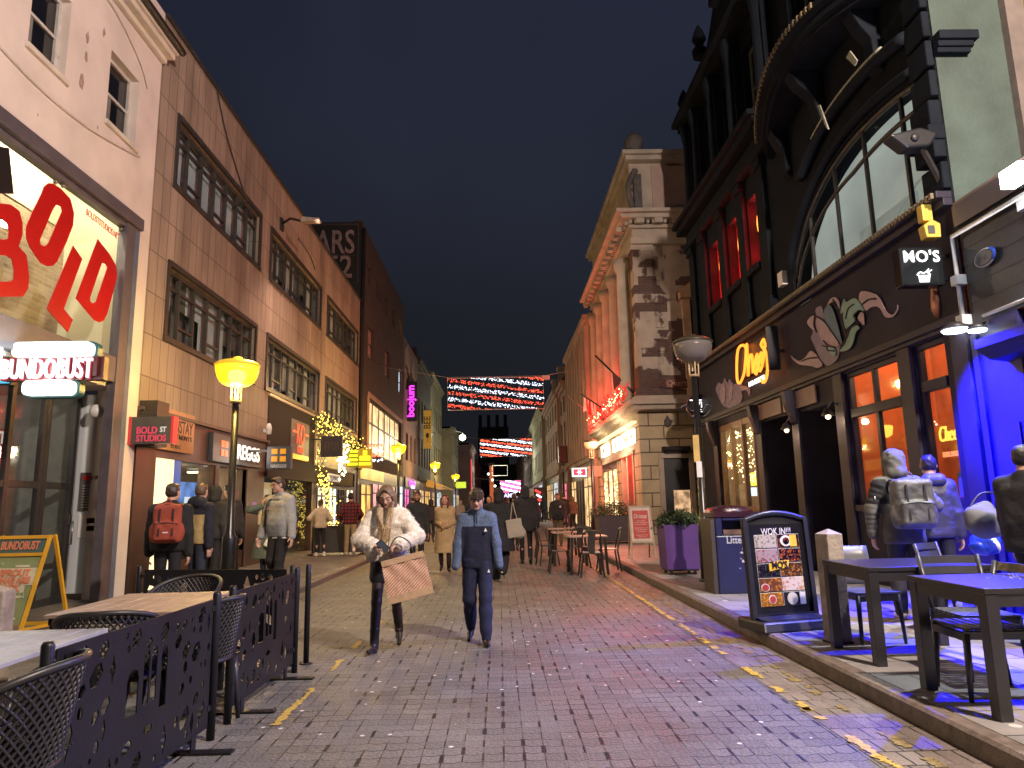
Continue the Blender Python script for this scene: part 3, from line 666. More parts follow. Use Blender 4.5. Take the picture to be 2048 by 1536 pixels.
p.build("wall_writing", mat("brown writing", (.2,.1,.05), .7), b)
# pub end of the block
p = MB(); p.box(-6.3, XL-.02, 23.1, 29.5, .1, 2.25); p.box(-6.3, XL+.03, 22.9, 29.5, 2.8, 4.3); p.build("pub_front", mat("dark brown pub timber", (.03,.022,.018), .45, var=.3, vs=3), b)
m_pubwin = glow("pub window light", (1,.86,.62), 1.0, noise=.6, nscale=1.5)
for (ya, yb, za, zb, k) in [(23.4,24.6,.9,2.1,0),(25.0,26.2,.6,2.1,1),(26.6,27.4,.15,2.1,2),(27.8,29.2,.8,2.1,0)]:
    p = MB(); p.box(XL-.02, XL-.008, ya, yb, za, zb); o = p.build("pub_window", [m_pubwin, glow("cold window light", (.75,.9,1), 1.3, noise=.35, nscale=2), mat("pub door", (.05,.03,.025), .4)][k], b)
    f = MB(); 
    for i in range(3): y = ya+(yb-ya)*i/2; f.box(XL-.01, XL+.03, y-.035, y+.035, za, zb)
    f.box(XL-.01, XL+.025, ya, yb, zb-.3, zb-.25); f.build("pub_window_frame", m_frame, o)
p = MB(); p.box(XL+.03, XL+.06, 24.6, 26.5, 2.35, 2.62); p.build("pub_name_board", glow("lit pub name board", (.6,.55,.5), .45), b)
p = MB(); p.mesh(text_mesh("THE TAVERN CO", .2, .004, .004, .95), 0, frame_left(XL+.062, 25.55, 2.48)); p.build("pub_lettering", m_black, b)
cp = MB(); cp.lathe((XL+.12, 17.98, 3.42), [(.02,-.12),(.07,-.1),(.08,.05),(.05,.16),(.02,.17)], 10); cp.box(XL, XL+.12, 17.93, 18.03, 3.36, 3.44); cp.build("alarm_bell", m_whiteplastic, b)
# ================================================================ farther left-hand side
m_brickdark = blocks("dark red brick", (.058,.032,.028), (.08,.045,.038), (.05,.04,.036), .225, .075, .01, 'YZ', rough=.85, bump=.3, stain=.3)
m_brickgable = mat("black gable render", (.012,.011,.013), .8, var=.3, vs=2)
m_reveal = mat("pink lit window reveal", (.42,.26,.21), .7, var=.2, vs=2)  # pink light on the window reveals, put into the colour
m_warmwin = glow("warm window light", (1,.66,.30), .95, noise=.65, nscale=1.1)
m_coolwin = glow("cool window light", (.75,.88,1), 1.3, noise=.4, nscale=1.5)
m_dimwin = glow("dim far window", (.55,.45,.28), .28, noise=.7, nscale=.8)
m_pale = mat("pale far render", (.30,.25,.21), .8, var=.2, vs=.8)
m_olive = mat("olive lit render", (.22,.21,.14), .8, var=.2, vs=.7)
m_dark = mat("dark far render", (.045,.038,.04), .85, var=.3, vs=.6)
m_pinkish = mat("mauve far render", (.17,.115,.12), .8, var=.2, vs=.7)
m_shopdark = mat("dark shop front", (.03,.025,.028), .4, var=.3, vs=2)
XB = -6.0
def shopfloor(root, x, sg, y0, y1, top, specs, m=None):
    """fascia, piers and lit windows of a far shop: specs (ya, yb, za, zb, material)"""
    p = MB(); p.box(x-sg*.3, x+sg*.012, y0, y1, .1, top); p.build("shop_front", m or m_shopdark, root)
    for (ya, yb, za, zb, mm) in specs:
        p = MB(); p.box(x+sg*.014, x+sg*.022, ya, yb, za, zb); o = p.build("shop_window", mm, root)
        f = MB(); n_ = max(1, int((yb-ya)/1.1))
        for i in range(n_+1): y = ya+(yb-ya)*i/n_; f.box(x+sg*.02, x+sg*.06, y-.04, y+.04, za, zb)
        f.box(x+sg*.02, x+sg*.055, ya, yb, zb-.45, zb-.39); f.build("glazing_frame", m_frame, o)
b = thing("brick_building", "tall dark brick building with painted letters on its black gable", "building", (XB, 37, 0))
w_ = MB(); uw = [(31.6,32.6,11.75,12.75),(34.0,35.0,11.75,12.75),(36.6,37.6,11.75,12.75),(39.3,40.3,11.75,12.75),(42,43,11.75,12.75)]
mw = [(31.9,33.6,8.35,9.9),(36.8,38.5,8.35,9.9),(42.0,43.5,8.3,9.8)]; bay = (32.3,43.3,3.9,6.5)
facade(w_, XB, 1, 30.0, 44.2, 3.2, 14.1, uw+mw+[bay], .22); w_.box(-14, XB-.001, 43.9, 44.2, 3, 14.1); w_.box(-6.4, XB-.003, 30.0, 44.2, 13.8, 14.2); w_.build("wall", m_brickdark, b)
w_ = MB(); w_.box(-14, XB-.002, 29.97, 30.2, 9, 14.1); w_.build("gable_wall", m_brickgable, b)
tx = MB(); tx.mesh(text_mesh("BARS", 1.55, .012, .02, .66), 0, frame_front(-7.45, 29.95, 13.1)); tx.mesh(text_mesh("52", 1.5, .012, .02, .78), 0, frame_front(-6.95, 29.95, 11.95)); tx.build("gable_lettering", mat("faded gable letters", (.23,.17,.17), .8, var=.3, vs=8), b)
f = MB(); f.box(-8.9, -8.86, 29.93, 29.96, 11.2, 13.95); f.box(-6.16, -6.1, 29.93, 29.96, 11.2, 13.95); f.box(-8.9, -6.1, 29.93, 29.96, 13.95, 14.02); f.box(-8.9, -6.1, 29.93, 29.96, 12.5, 12.53); f.build("gable_frame", m_dark, b)
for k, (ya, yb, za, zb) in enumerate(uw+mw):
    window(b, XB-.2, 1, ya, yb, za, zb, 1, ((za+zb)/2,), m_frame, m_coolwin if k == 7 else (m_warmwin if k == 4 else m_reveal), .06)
window(b, XB-.2, 1, *bay, 6, (5.4,), m_frame, m_warmwin, .12)
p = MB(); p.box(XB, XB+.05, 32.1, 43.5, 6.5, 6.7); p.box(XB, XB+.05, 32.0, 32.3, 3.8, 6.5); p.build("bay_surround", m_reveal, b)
shopfloor(b, XB, 1, 30, 44.2, 3.2, [(30.6,33.0,.4,2.4,glow("amber shop light", (1,.55,.12), .9, noise=.6, nscale=1.2)),(33.4,36.6,.3,2.5,glow("pink poster light", (1,.45,.45), .8, noise=.7, nscale=2)),(37.2,40.6,.3,2.5,m_warmwin),(41,43.8,.3,2.6,m_coolwin)])
p = MB(); p.box(XB+.02, XB+.06, 30.4, 36.5, 2.65, 3.15); p.build("amber_fascia", glow("amber fascia light", (1,.6,.1), .55, noise=.4, nscale=.8), b)
dp = MB(); dp.tube([(XB+.1,30.0,3),(XB+.1,30.0,13.8)], .09, 8); dp.build("downpipe", m_brickgable, b)
b = thing("burrito_shop_building", "narrow building with pale zigzag painted gable behind the pink vertical sign", "building", (XB, 48, 0))
w_ = MB(); facade(w_, XB, 1, 44.2, 52, 3.2, 12.3, [(45.4,46.6,4.4,6.2),(47.6,48.8,4.4,6.2),(49.8,51,4.4,6.2)], .2); w_.box(-14, XB-.002, 44.2, 44.4, 9, 12.3); w_.build("wall", m_pinkish, b)
for ya in (45.4,47.6,49.8): window(b, XB-.18, 1, ya, ya+1.2, 4.4, 6.2, 2, (5.3,), m_frame, m_dimwin)
p = MB(); rs = random.Random(2)
p.prism([(XB+.01,44.4,8.2),(XB+.01,51.6,7.2),(XB+.01,51.6,9.0),(XB+.01,49.0,11.9),(XB+.01,47.6,10.2),(XB+.01,46.0,12.2),(XB+.01,44.4,11.4)], (.02,0,0)); p.build("painted_panel", m_pale, b)
p = MB()
for (a, c) in [((44.6,10.4),(46.2,9.9)),((46.2,9.9),(46.9,8.6)),((47.2,10.4),(48.2,8.3)),((48.2,10.2),(49.8,8.2)),((45,8.9),(45.6,9.7)),((49.8,9.6),(51,8.2))]: p.bar((XB+.035,a[0],a[1]), (XB+.035,c[0],c[1]), .02, .22, (1,0,0))
p.build("painted_strokes", m_dark, b)
shopfloor(b, XB, 1, 44.2, 52, 3.2, [(44.6,47,.3,2.5,glow("magenta window", (1,.15,.6), .8, noise=.6, nscale=1)),(47.4,49.4,.2,2.5,m_shopdark),(49.7,51.6,.3,2.5,m_warmwin)])
p = MB(); p.box(XB+.02, XB+.1, 44.6, 51.6, 2.62, 3.25); p.build("fascia_panel", mat("navy panel", (.01,.012,.03), .4), b)
p = MB(); p.mesh(text_mesh("boojum", .75, .02, .01, 1.4), 0, frame_left(XB+.12, 48.0, 2.98)); p.build("fascia_lettering", glow("magenta neon", (1,.05,.85), 1.5), b)
p = MB(); p.mesh(text_mesh("MEXICAN", .34, .02, .01, 1.3), 0, frame_left(XB+.12, 48.3, 2.72)); p.build("fascia_white_lettering", glow("white sign glow", (1,1,1), 1.2), b)
sg = thing("vertical_neon_sign", "tall navy sign with vertical magenta neon word on the left buildings", "sign", (XB, 46, 7))
(x0, z1), (x1, z0) = ony(811, 763, 46), ony(834, 842, 46)
p = MB(); p.box(x0, x1, 46, 46.25, z0, z1); p.build("panel", MATS["navy panel"], sg)
p = MB(); p.mesh(text_mesh("boojum", .68, .03, .02, 1.02), 0, frame_front((x0+x1)/2-.02, 45.97, (z0+z1)/2) @ Matrix.Rotation(pi/2, 4, 'Z')); p.build("neon_lettering", MATS["magenta neon"], sg)
p = MB(); p.box(-6, x0, 46.1, 46.15, z1-.4, z1-.3); p.box(-6, x0, 46.1, 46.15, z0+.3, z0+.4); p.build("bracket", m_frame, sg)
sg = thing("banner_sign", "ochre hanging banner beside the magenta neon sign", "banner", (XB, 58, 6)); (x0, z1), (x1, z0) = ony(847, 821, 54), ony(863, 897, 54)
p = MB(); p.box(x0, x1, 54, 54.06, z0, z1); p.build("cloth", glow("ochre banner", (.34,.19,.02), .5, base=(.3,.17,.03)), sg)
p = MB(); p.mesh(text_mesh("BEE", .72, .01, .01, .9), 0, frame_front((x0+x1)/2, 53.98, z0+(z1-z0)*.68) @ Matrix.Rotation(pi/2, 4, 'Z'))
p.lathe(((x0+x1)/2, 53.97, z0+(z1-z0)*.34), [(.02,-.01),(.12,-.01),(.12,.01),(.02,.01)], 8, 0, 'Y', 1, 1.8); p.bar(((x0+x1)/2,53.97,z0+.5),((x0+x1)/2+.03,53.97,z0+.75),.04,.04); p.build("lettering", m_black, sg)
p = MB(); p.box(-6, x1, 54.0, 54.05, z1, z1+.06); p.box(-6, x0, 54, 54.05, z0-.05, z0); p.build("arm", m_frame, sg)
def far_block(name, label, x, sg, y0, y1, h, m, rows, shops, depth=8, roof=None, front=None, wm=None):
    b = thing(name, label, "building", (x, (y0+y1)/2, 0))
    holes = []; wins = []
    for (za, zb, n_, lit) in rows:
        st = (y1-y0)/n_
        for i in range(n_): holes.append((y0+st*i+st*.27, y0+st*i+st*.73, za, zb)); wins.append((holes[-1], lit and (i*7+int(za*3)) % 3 == 0))
    w_ = MB(); facade(w_, x, sg, y0, y1, .1, h, holes, .18)
    w_.box(x-sg*.002, x-sg*depth, y0, y0+.2, .1, h); w_.box(x-sg*.002, x-sg*depth, y1-.2, y1, .1, h); w_.box(x-sg*.2, x-sg*depth, y0, y1, h-.2, h); w_.build("wall", m, b)
    c = MB(); c.box(x, x+sg*.28, y0-.05, y1+.05, h-.35, h-.08); c.box(x, x+sg*.14, y0-.03, y1+.03, h-.6, h-.35); c.box(x, x+sg*.1, y0, y1, 3.35, 3.55); c.build("cornice", m, b)
    for (hh, lit) in wins: window(b, x-sg*.16, sg, *hh, 1, ((hh[2]+hh[3])/2,), m_frame, (wm or m_dimwin) if lit else m_black_glass, .07)
    shopfloor(b, x, sg, y0+.02, y1-.02, 3.2, shops)
    if roof:
        r = MB(); r.prism([(x-sg*.1,y0,h),(x-sg*1.5,y0,h+roof),(x-sg*(depth-1),y0,h+roof),(x-sg*depth,y0,h)][::(1 if sg < 0 else -1)], (0,y1-y0,0)); r.build("roof", m_dark, b)
        for yy in (y0+(y1-y0)*.3, y0+(y1-y0)*.75):
            r = MB(); r.box(x-sg*.4, x-sg*1.8, yy-.6, yy+.6, h+.1, h+roof*.8); r.build("dormer", m, b)
            r = MB(); r.box(x-sg*.39, x-sg*.38, yy-.35, yy+.35, h+.35, h+roof*.7); r.build("dormer_window", m_black_glass, b)
        r = MB(); r.box(x-sg*3, x-sg*4, y0+.4, y0+1.6, h, h+roof+1.4); r.build("chimney", m_dark, b)
    return b
far_block("victorian_building", "dark building with steep slate roof beyond the zigzag gable", -6.0, 1, 52.0, 62, 12.6, m_dark, [(4.4,6.6,5,True),(7.8,9.6,5,False)], [(53,56,.3,2.6,m_warmwin),(57,61,.3,2.6,MATS["amber shop light"])], roof=1.6)
far_block("corniced_building", "pale corniced building at the end of the left row beside the ochre banner", -6.0, 1, 62, 74, 13.4, m_olive, [(4.4,7.0,5,True),(8.6,10.6,5,True)], [(63,67,.3,2.6,m_warmwin),(68,73,.3,2.6,m_coolwin)])
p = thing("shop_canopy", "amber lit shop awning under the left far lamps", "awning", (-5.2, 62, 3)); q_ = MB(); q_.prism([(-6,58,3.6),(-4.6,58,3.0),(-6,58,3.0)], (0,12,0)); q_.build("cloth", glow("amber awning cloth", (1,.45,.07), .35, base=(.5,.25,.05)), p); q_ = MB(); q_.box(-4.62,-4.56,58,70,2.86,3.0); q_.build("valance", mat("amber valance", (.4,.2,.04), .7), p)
far_block("jutting_building", "olive lit building whose flat end wall juts out past the left row", -5.0, 1, 76, 88, 9.9, m_olive, [(4.2,6.0,4,True),(7,8.6,4,False)], [(77,80,.3,2.6,m_coolwin),(82,87,.3,2.6,m_warmwin)], depth=4)
far_block("mauve_building", "mauve narrow building with a red strip light far down the left side", -3.6, 1, 90, 104, 9.3, m_pinkish, [(4,6,4,True),(6.8,8.3,4,False)], [(91,95,.3,2.8,MATS["amber shop light"]),(97,103,.3,2.8,m_coolwin)], depth=4)
st = thing("red_strip_light", "thin vertical red light strip on the far mauve building", "light", (-3.55, 89.9, 4)); p = MB(); p.box(-3.6,-3.5,89.8,89.9,3.0,7.2); p.build("tube", glow("red tube", (1,.05,.06), .9), st); p = MB(); p.box(-3.64,-3.6,89.8,89.9,2.9,7.3); p.build("backing", m_dark, st)
far_block("row_end_building", "dim row of shops at the far left end of the street", -3.9, 1, 104, 150, 9.0, m_dark, [(4,5.8,9,True),(6.6,8,9,True)], [(105,112,.3,2.8,m_coolwin),(114,124,.3,2.8,m_warmwin),(126,149,.3,2.8,MATS["amber shop light"])], depth=6)
# church tower and trees closing the street
b = thing("church_tower", "dark church tower silhouette closing the end of the street", "tower", (-1.5, 210, 0))
p = MB(); p.box(-6, 3, 205, 214, 0, 24); p.build("tower_wall", m_dark, b); p = MB()
for x in (-5.8,-3.3,-.8,1.6): p.box(x, x+1.0, 205, 206, 24, 27.5)
p.build("pinnacle", m_dark, b); p = MB(); p.box(-2.8,-.2,204.95,205.0,14,20); p.build("belfry_window", m_black_glass, b)
p = MB(); p.box(-9, 10, 206, 220, 0, 13); p.build("nave_wall", m_dark, b)
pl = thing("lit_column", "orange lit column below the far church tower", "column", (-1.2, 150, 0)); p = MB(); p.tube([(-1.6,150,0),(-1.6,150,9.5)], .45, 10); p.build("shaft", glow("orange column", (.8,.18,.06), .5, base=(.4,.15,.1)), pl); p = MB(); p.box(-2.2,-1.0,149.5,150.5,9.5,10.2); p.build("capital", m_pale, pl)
# ================================================================ farther right-hand side
far_block("pilastered_building", "pale pilastered building next to the red lit pub", 4.3, -1, 31.7, 42, 10.2, mat("pale stone far", (.40,.31,.25), .8, var=.18, vs=1, bump=.2, bs=12), [(5.2,7.0,4,False),(7.8,9.2,4,False)], [(32.2,35.5,.3,2.6,m_warmwin),(36,38.4,.3,2.6,m_shopdark),(39,41.6,.3,2.6,m_warmwin)])
b = bpy.data.objects["pilastered_building"]; p = MB()
for i in range(9): y = 32.0+i*1.19; p.box(4.3, 4.12, y, y+.42, 3.6, 9.6)
p.build("pilaster", MATS["pale stone far"], b)
far_block("slate_roofed_building", "pale building with dark mansard roof on the far right", 3.9, -1, 46, 58, 9.0, m_pale, [(4.4,6.2,5,False),(6.9,8.2,5,False)], [(46.6,50,.3,2.8,m_coolwin),(51,57,.3,2.8,m_warmwin)], roof=2.6)
far_block("grey_gabled_building", "narrow grey building before the slate roofed one", 4.1, -1, 42, 46, 8.9, mat("far taupe", (.25,.18,.15), .8, var=.2, vs=1), [(4.6,6.4,2,False),(7,8,2,False)], [(42.4,45.6,.3,2.6,glow("pink red window", (1,.2,.3), .8, noise=.5, nscale=1))])
far_block("stone_fronted_building", "olive stone building with lit upper windows far right", 3.6, -1, 58, 76, 9.6, m_olive, [(4.2,6,7,True),(6.8,8.4,7,True)], [(58.6,64,.3,3.0,m_coolwin),(65,70,.3,3.0,glow("red shop light", (1,.1,.12), .8, noise=.6, nscale=1)),(71,75,.3,3,m_warmwin)], wm=glow("olive window light", (.8,.75,.4), .7, noise=.4))
far_block("terrace_end_building", "dim terrace running to the far right end of the street", 3.7, -1, 76, 150, 9.6, m_dark, [(4.2,6,16,True),(6.8,8.4,16,True)], [(77,86,.3,3.0,m_warmwin),(88,100,.3,3.0,m_coolwin),(104,148,.3,3.0,MATS["red shop light"])], depth=6)
# ================================================================ classical stone pub (right, beyond the side street)
XC, YC = 4.4, 22.0
def peel(name, base, under, bw, rh, thr, axes, scale):
    """painted stone that has come off in blocky patches, brick showing below"""
    m, n, l, p = _new(name); p.inputs["Roughness"].default_value = .85
    g = n.new("ShaderNodeTexCoord"); s = n.new("ShaderNodeSeparateXYZ"); l.new(g.outputs["Object"], s.inputs[0]); c = n.new("ShaderNodeCombineXYZ")
    l.new(s.outputs['XYZ'.index(axes[0])], c.inputs[0]); l.new(s.outputs['XYZ'.index(axes[1])], c.inputs[1])
    b = n.new("ShaderNodeTexBrick"); b.inputs["Scale"].default_value = 1; b.inputs["Brick Width"].default_value = bw; b.inputs["Row Height"].default_value = rh; b.inputs["Mortar Size"].default_value = 0
    b.inputs["Color1"].default_value = (0,0,0,1); b.inputs["Color2"].default_value = (1,1,1,1); l.new(c.outputs[0], b.inputs["Vector"])
    z = n.new("ShaderNodeTexNoise"); z.inputs["Scale"].default_value = scale; z.inputs["Detail"].default_value = 5; l.new(g.outputs["Object"], z.inputs["Vector"])
    a = n.new("ShaderNodeMath"); a.operation = 'MULTIPLY_ADD'; a.inputs[1].default_value = .27; l.new(b.outputs[0], a.inputs[0]); l.new(z.outputs[0], a.inputs[2])
    hz = n.new("ShaderNodeMapRange"); hz.inputs[1].default_value = 4.5; hz.inputs[2].default_value = 9.6; hz.inputs[3].default_value = .10; hz.inputs[4].default_value = -.13; l.new(s.outputs[2], hz.inputs[0])
    a2 = n.new("ShaderNodeMath"); a2.operation = 'ADD'; l.new(a.outputs[0], a2.inputs[0]); l.new(hz.outputs[0], a2.inputs[1])
    t = n.new("ShaderNodeMapRange"); t.inputs[1].default_value = thr; t.inputs[2].default_value = thr+.035; l.new(a2.outputs[0], t.inputs[0])
    bb = n.new("ShaderNodeTexBrick"); bb.inputs["Scale"].default_value = 1; bb.inputs["Brick Width"].default_value = .225; bb.inputs["Row Height"].default_value = .075; bb.inputs["Mortar Size"].default_value = .009
    bb.inputs["Color1"].default_value = rgb(under); bb.inputs["Color2"].default_value = rgb([q*1.5 for q in under]); bb.inputs["Mortar"].default_value = rgb([q*1.8 for q in under]); l.new(c.outputs[0], bb.inputs["Vector"])
    z2 = n.new("ShaderNodeTexNoise"); z2.inputs["Scale"].default_value = 1.5; z2.inputs["Detail"].default_value = 6; l.new(g.outputs["Object"], z2.inputs["Vector"])
    r = n.new("ShaderNodeValToRGB"); l.new(z2.outputs[0], r.inputs[0]); r.color_ramp.elements[0].position = .3; r.color_ramp.elements[1].position = .7
    r.color_ramp.elements[0].color = rgb([q*.72 for q in base]); r.color_ramp.elements[1].color = rgb([q*1.1 for q in base])
    mx = n.new("ShaderNodeMix"); mx.data_type = 'RGBA'; l.new(t.outputs[0], mx.inputs[0]); l.new(r.outputs[0], mx.inputs[6]); l.new(bb.outputs[0], mx.inputs[7]); l.new(mx.outputs[2], p.inputs["Base Color"])
    bp = n.new("ShaderNodeBump"); bp.inputs["Strength"].default_value = .6; bp.inputs["Distance"].default_value = .03; bp.invert = True; l.new(t.outputs[0], bp.inputs["Height"]); l.new(bp.outputs[0], p.inputs["Normal"])
    return m
m_stone = mat("buff stone", (.39,.335,.275), .8, var=.22, vs=1.6, bump=.3, bs=14, det=7)
m_peel = peel("peeling stone", (.45,.375,.31), (.07,.043,.036), .62, .30, .585, 'XZ', 1.15)
m_rust = blocks("rusticated stone", (.46,.38,.25), (.52,.43,.29), (.13,.10,.07), .95, .42, .02, 'XZ', rough=.8, bump=.9, stain=.25)
m_rustY = blocks("rusticated stone street side", (.46,.38,.25), (.52,.43,.29), (.13,.10,.07), .95, .42, .02, 'YZ', rough=.8, bump=.9, stain=.25)
b = thing("classical_pub", "peeling classical stone pub with red floodlit columns and lit shop signs", "building", (XC, 27, 0))
w_ = MB(); w_.box(XC+.30, 9.0, YC, YC+.3, 4.6, 10.0); w_.box(XC+.15, 9.0, YC+.02, YC+.3, 10.75, 13.0); w_.build("side_wall", m_peel, b)
w_ = MB(); w_.box(XC+.05, 9.0, YC-.04, YC+.3, .1, 4.25); w_.build("rusticated_base", m_rust, b)
w_ = MB(); w_.box(XC+.30, XC+.5, YC+.3, 31.7, 4.6, 10.0); w_.box(XC+.05, XC+.4, YC+.3, 31.7, 3.9, 4.25); w_.box(XC+.2, XC+.4, YC+.3, 31.7, 10.75, 12.9); w_.box(XC+.3, 9, 31.5, 31.7, .1, 10); w_.box(XC+.5, 9, YC+.3, 31.5, 12.7, 12.9); w_.build("street_wall", m_stone, b)
w_ = MB(); w_.box(XC+.05, XC+.4, YC+.3, YC+1.0, .1, 3.9); w_.box(XC+.05, XC+.4, 26.0, 26.5, .1, 3.9); w_.box(XC+.05, XC+.4, 31.0, 31.7, .1, 3.9); w_.build("street_pier", m_rustY, b)
# quoins and pilaster of the corner
w_ = MB(); w_.box(XC+.12, XC+.75, YC-.08, YC+.5, 4.6, 9.75); w_.box(XC+.05, XC+.8, YC-.13, YC+.55, 9.55, 9.9); w_.box(XC+.05, XC+.8, YC-.13, YC+.55, 4.6, 4.95)
for i in range(12): w_.box(XC+.75, XC+.75+(.28 if i % 2 else .12), YC-.045, YC, 4.98+i*.4, 5.32+i*.4)
w_.build("corner_pilaster", m_peel, b)
en = MB()
def run(z0, z1, o):   # horizontal band wrapping the corner, standing o proud
    en.box(XC+.3-o, 9.0, YC-o, YC+.35, z0, z1); en.box(XC+.3-o, XC+.5, YC+.351, 31.7, z0, z1)
for z0, z1, o in [(4.251,4.40,.48),(4.40,4.55,.62),(4.55,4.70,.40),(9.76,9.98,.26),(9.98,10.28,.2),(10.28,10.40,.32),(10.52,10.66,.62),(10.66,10.78,.78),(12.7,12.86,.3),(12.86,13.0,.42)]: run(z0, z1, o)
en.build("entablature", m_stone, b, .015)
d = MB()
for i in range(24): x = XC-.02+i*.19; d.box(x, x+.10, YC-.44, YC-.31, 10.40, 10.515)
for i in range(44): y = YC-.3+i*.22; d.box(XC-.14, XC-.02, y, y+.12, 10.40, 10.515)
d.build("dentils", m_stone, b)
d = MB()
for i in range(6): x = XC+.2+i*.6; d.box(x, x+.26, YC-.58, YC-.45, 10.36, 10.519)
for i in range(16): y = YC+.2+i*.6; d.box(XC-.32, XC-.15, y, y+.26, 10.36, 10.519)
d.build("modillion", m_stone, b)
f_ = MB(); f_.box(XC+.9, XC+2.6, YC-.02, YC, 11.1, 12.6); f_.build("attic_panel", mat("salmon plaster panel", (.40,.29,.25), .85, var=.12, vs=1.5), b)
u = MB(); u.lathe((XC+.45, YC+.4, 13.0), [(.28,0),(.3,.15),(.16,.25),(.3,.5),(.34,.75),(.2,.95),(.08,1.05),(.02,1.1)], 14); u.build("urn_finial", mat("dark stone urn", (.10,.09,.085), .8, var=.3, vs=4), b)
ac = MB(); ac.box(XC+.25, XC+.5, YC-.25, YC+.1, 11.0, 12.2); ac.tube(smoothline([(XC+.15,YC-.3,11.0),(XC+.0,YC-.5,11.6),(XC+.3,YC-.3,12.3)]), .1, 8); ac.build("carved_bracket", MATS["dark stone urn"], b)
# pedimented side window at the right-hand end of the flank
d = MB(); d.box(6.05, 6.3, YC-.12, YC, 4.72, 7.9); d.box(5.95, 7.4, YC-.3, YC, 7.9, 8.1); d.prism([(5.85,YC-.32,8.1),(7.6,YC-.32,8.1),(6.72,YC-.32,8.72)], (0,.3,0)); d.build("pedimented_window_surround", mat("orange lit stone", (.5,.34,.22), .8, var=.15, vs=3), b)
d = MB(); d.box(6.3, 7.2, YC-.01, YC-.004, 4.72, 7.9); d.build("flank_window", m_black_glass, b)
# columns of the loggia, red floodlit
cl = MB()
for y in (23.4, 25.2, 27.0, 28.8, 30.6):
    cl.lathe((XC+.02, y, 4.7), [(.32,0),(.32,.15),(.26,.2),(.25,.5),(.24,2.4),(.2,4.6),(.24,4.65),(.3,4.8),(.32,5.05)], 14)
cl.build("column", m_stone, b)
wn = MB()
for y in (24.3, 26.1, 27.9, 29.7): wn.box(XC+.285, XC+.298, y-.42, y+.42, 5.3, 8.4)
wn.build("loggia_window", m_black_glass, b)
wf = MB()
for y in (24.3, 26.1, 27.9, 29.7):
    wf.box(XC+.2, XC+.299, y-.52, y-.42, 5.2, 8.5); wf.box(XC+.2, XC+.299, y+.42, y+.52, 5.2, 8.5); wf.box(XC+.15, XC+.299, y-.6, y+.6, 8.5, 8.7); wf.box(XC+.24, XC+.284, y-.03, y+.03, 5.3, 8.4)
wf.build("loggia_window_surround", m_stone, b)
for y in (23.9, 26.0, 28.2, 30.2): lamp("pub_red_floodlight", (XC-.45, y, 4.85), 240, (1,.03,.022), .1)
tn = MB(); rs = random.Random(9)
for k in range(26):
    y = 22.6+k*.3; tn.tube(smoothline([(XC-.3+rs.uniform(-.12,.1), y, 4.7), (XC-.25+rs.uniform(-.15,.15), y+rs.uniform(-.2,.2), 4.95), (XC-.3+rs.uniform(-.2,.2), y+rs.uniform(-.3,.3), 5.25)]), .03, 5)
tn.build("red_tinsel", glow("red tinsel", (1,.05,.03), .5, base=(.5,.02,.02)), b)
tl = MB(); tl.dots([(XC-.33+rs.uniform(-.1,.1), 22.5+rs.random()*8.6, 4.75+rs.random()*.35) for _ in range(60)], .025); tl.build("fairy_light", glow("warm fairy light", (1,.78,.35), 6), b)
# street-level front: lit signs, red shutters
p = MB(); p.box(XC+.1, XC+.3, YC+1.0, 31.0, 3.1, 3.9); p.build("sign_band", m_stone, b)
for (ya, yb) in ((22.6,24.6),(25.3,26.9),(28.2,30.0)):
    p = MB(); p.box(XC-.02, XC+.1, ya, yb, 3.3, 3.78); o = p.build("lit_sign_panel", glow("cream lit sign", (1,.92,.72), 1.7), b)
    p = MB(); p.mesh(text_mesh("PUB KITCHEN" if ya < 25 else ("ALES" if ya < 27 else "BAR"), .26, .004, .003, 1), 0, frame_right(XC-.03, (ya+yb)/2, 3.53)); p.build("sign_lettering", mat("brown sign letters", (.15,.06,.03), .6), o)
p = MB(); p.box(XC-.12, XC+.06, 22.3, 31.0, 3.92, 3.99); p.build("light_trough", glow("warm trough light", (1,.74,.35), 1.1), b)
p = MB(); p.box(XC+.0, XC+.2, YC+.9, 31.0, 2.98, 3.1); p.build("transom_rail", m_stone, b)
m_shut = blocks("red shutters", (.60,.025,.018), (.66,.035,.022), (.25,.01,.008), .42, 9, .02, 'YZ', rough=.5, bump=.6, offset=0, stain=.1)
p = MB(); p.box(XC+.2, XC+.3, YC+1.0, 26.0, .1, 2.98); p.build("red_shutter", m_shut, b)
p = MB(); p.box(XC+.2, XC+.3, 26.5, 31.0, .1, 2.98); p.build("red_shopfront", mat("maroon timber", (.16,.02,.02), .45), b)
for (ya, yb) in ((27.0,28.2),(28.6,29.4),(29.8,30.8)):
    p = MB(); p.box(XC+.19, XC+.199, ya, yb, .6, 2.7); p.build("pub_window", m_warmwin, b)
    p = MB(); p.dots([(XC+.17, ya+.1+rs.random()*(yb-ya-.2), .7+rs.random()*1.9) for _ in range(40)], .02); p.build("string_light", MATS["warm fairy light"], b)
for y in (23.2,24.3,25.4): p = MB(); p.box(XC+.05, XC+.2, y, y+.22, .1, 2.98); p.build("shutter_post", m_stone, b)
lamp("pub_sign_light", (XC-.7, 24.5, 3.6), 130, (1,.8,.5), .3); lamp("pub_sign_light_far", (XC-.7, 29, 3.6), 80, (1,.8,.5), .3)
lamp("pub_shutter_red_light", (XC-.6, 24.2, 2.6), 90, (1,.16,.1), .2)
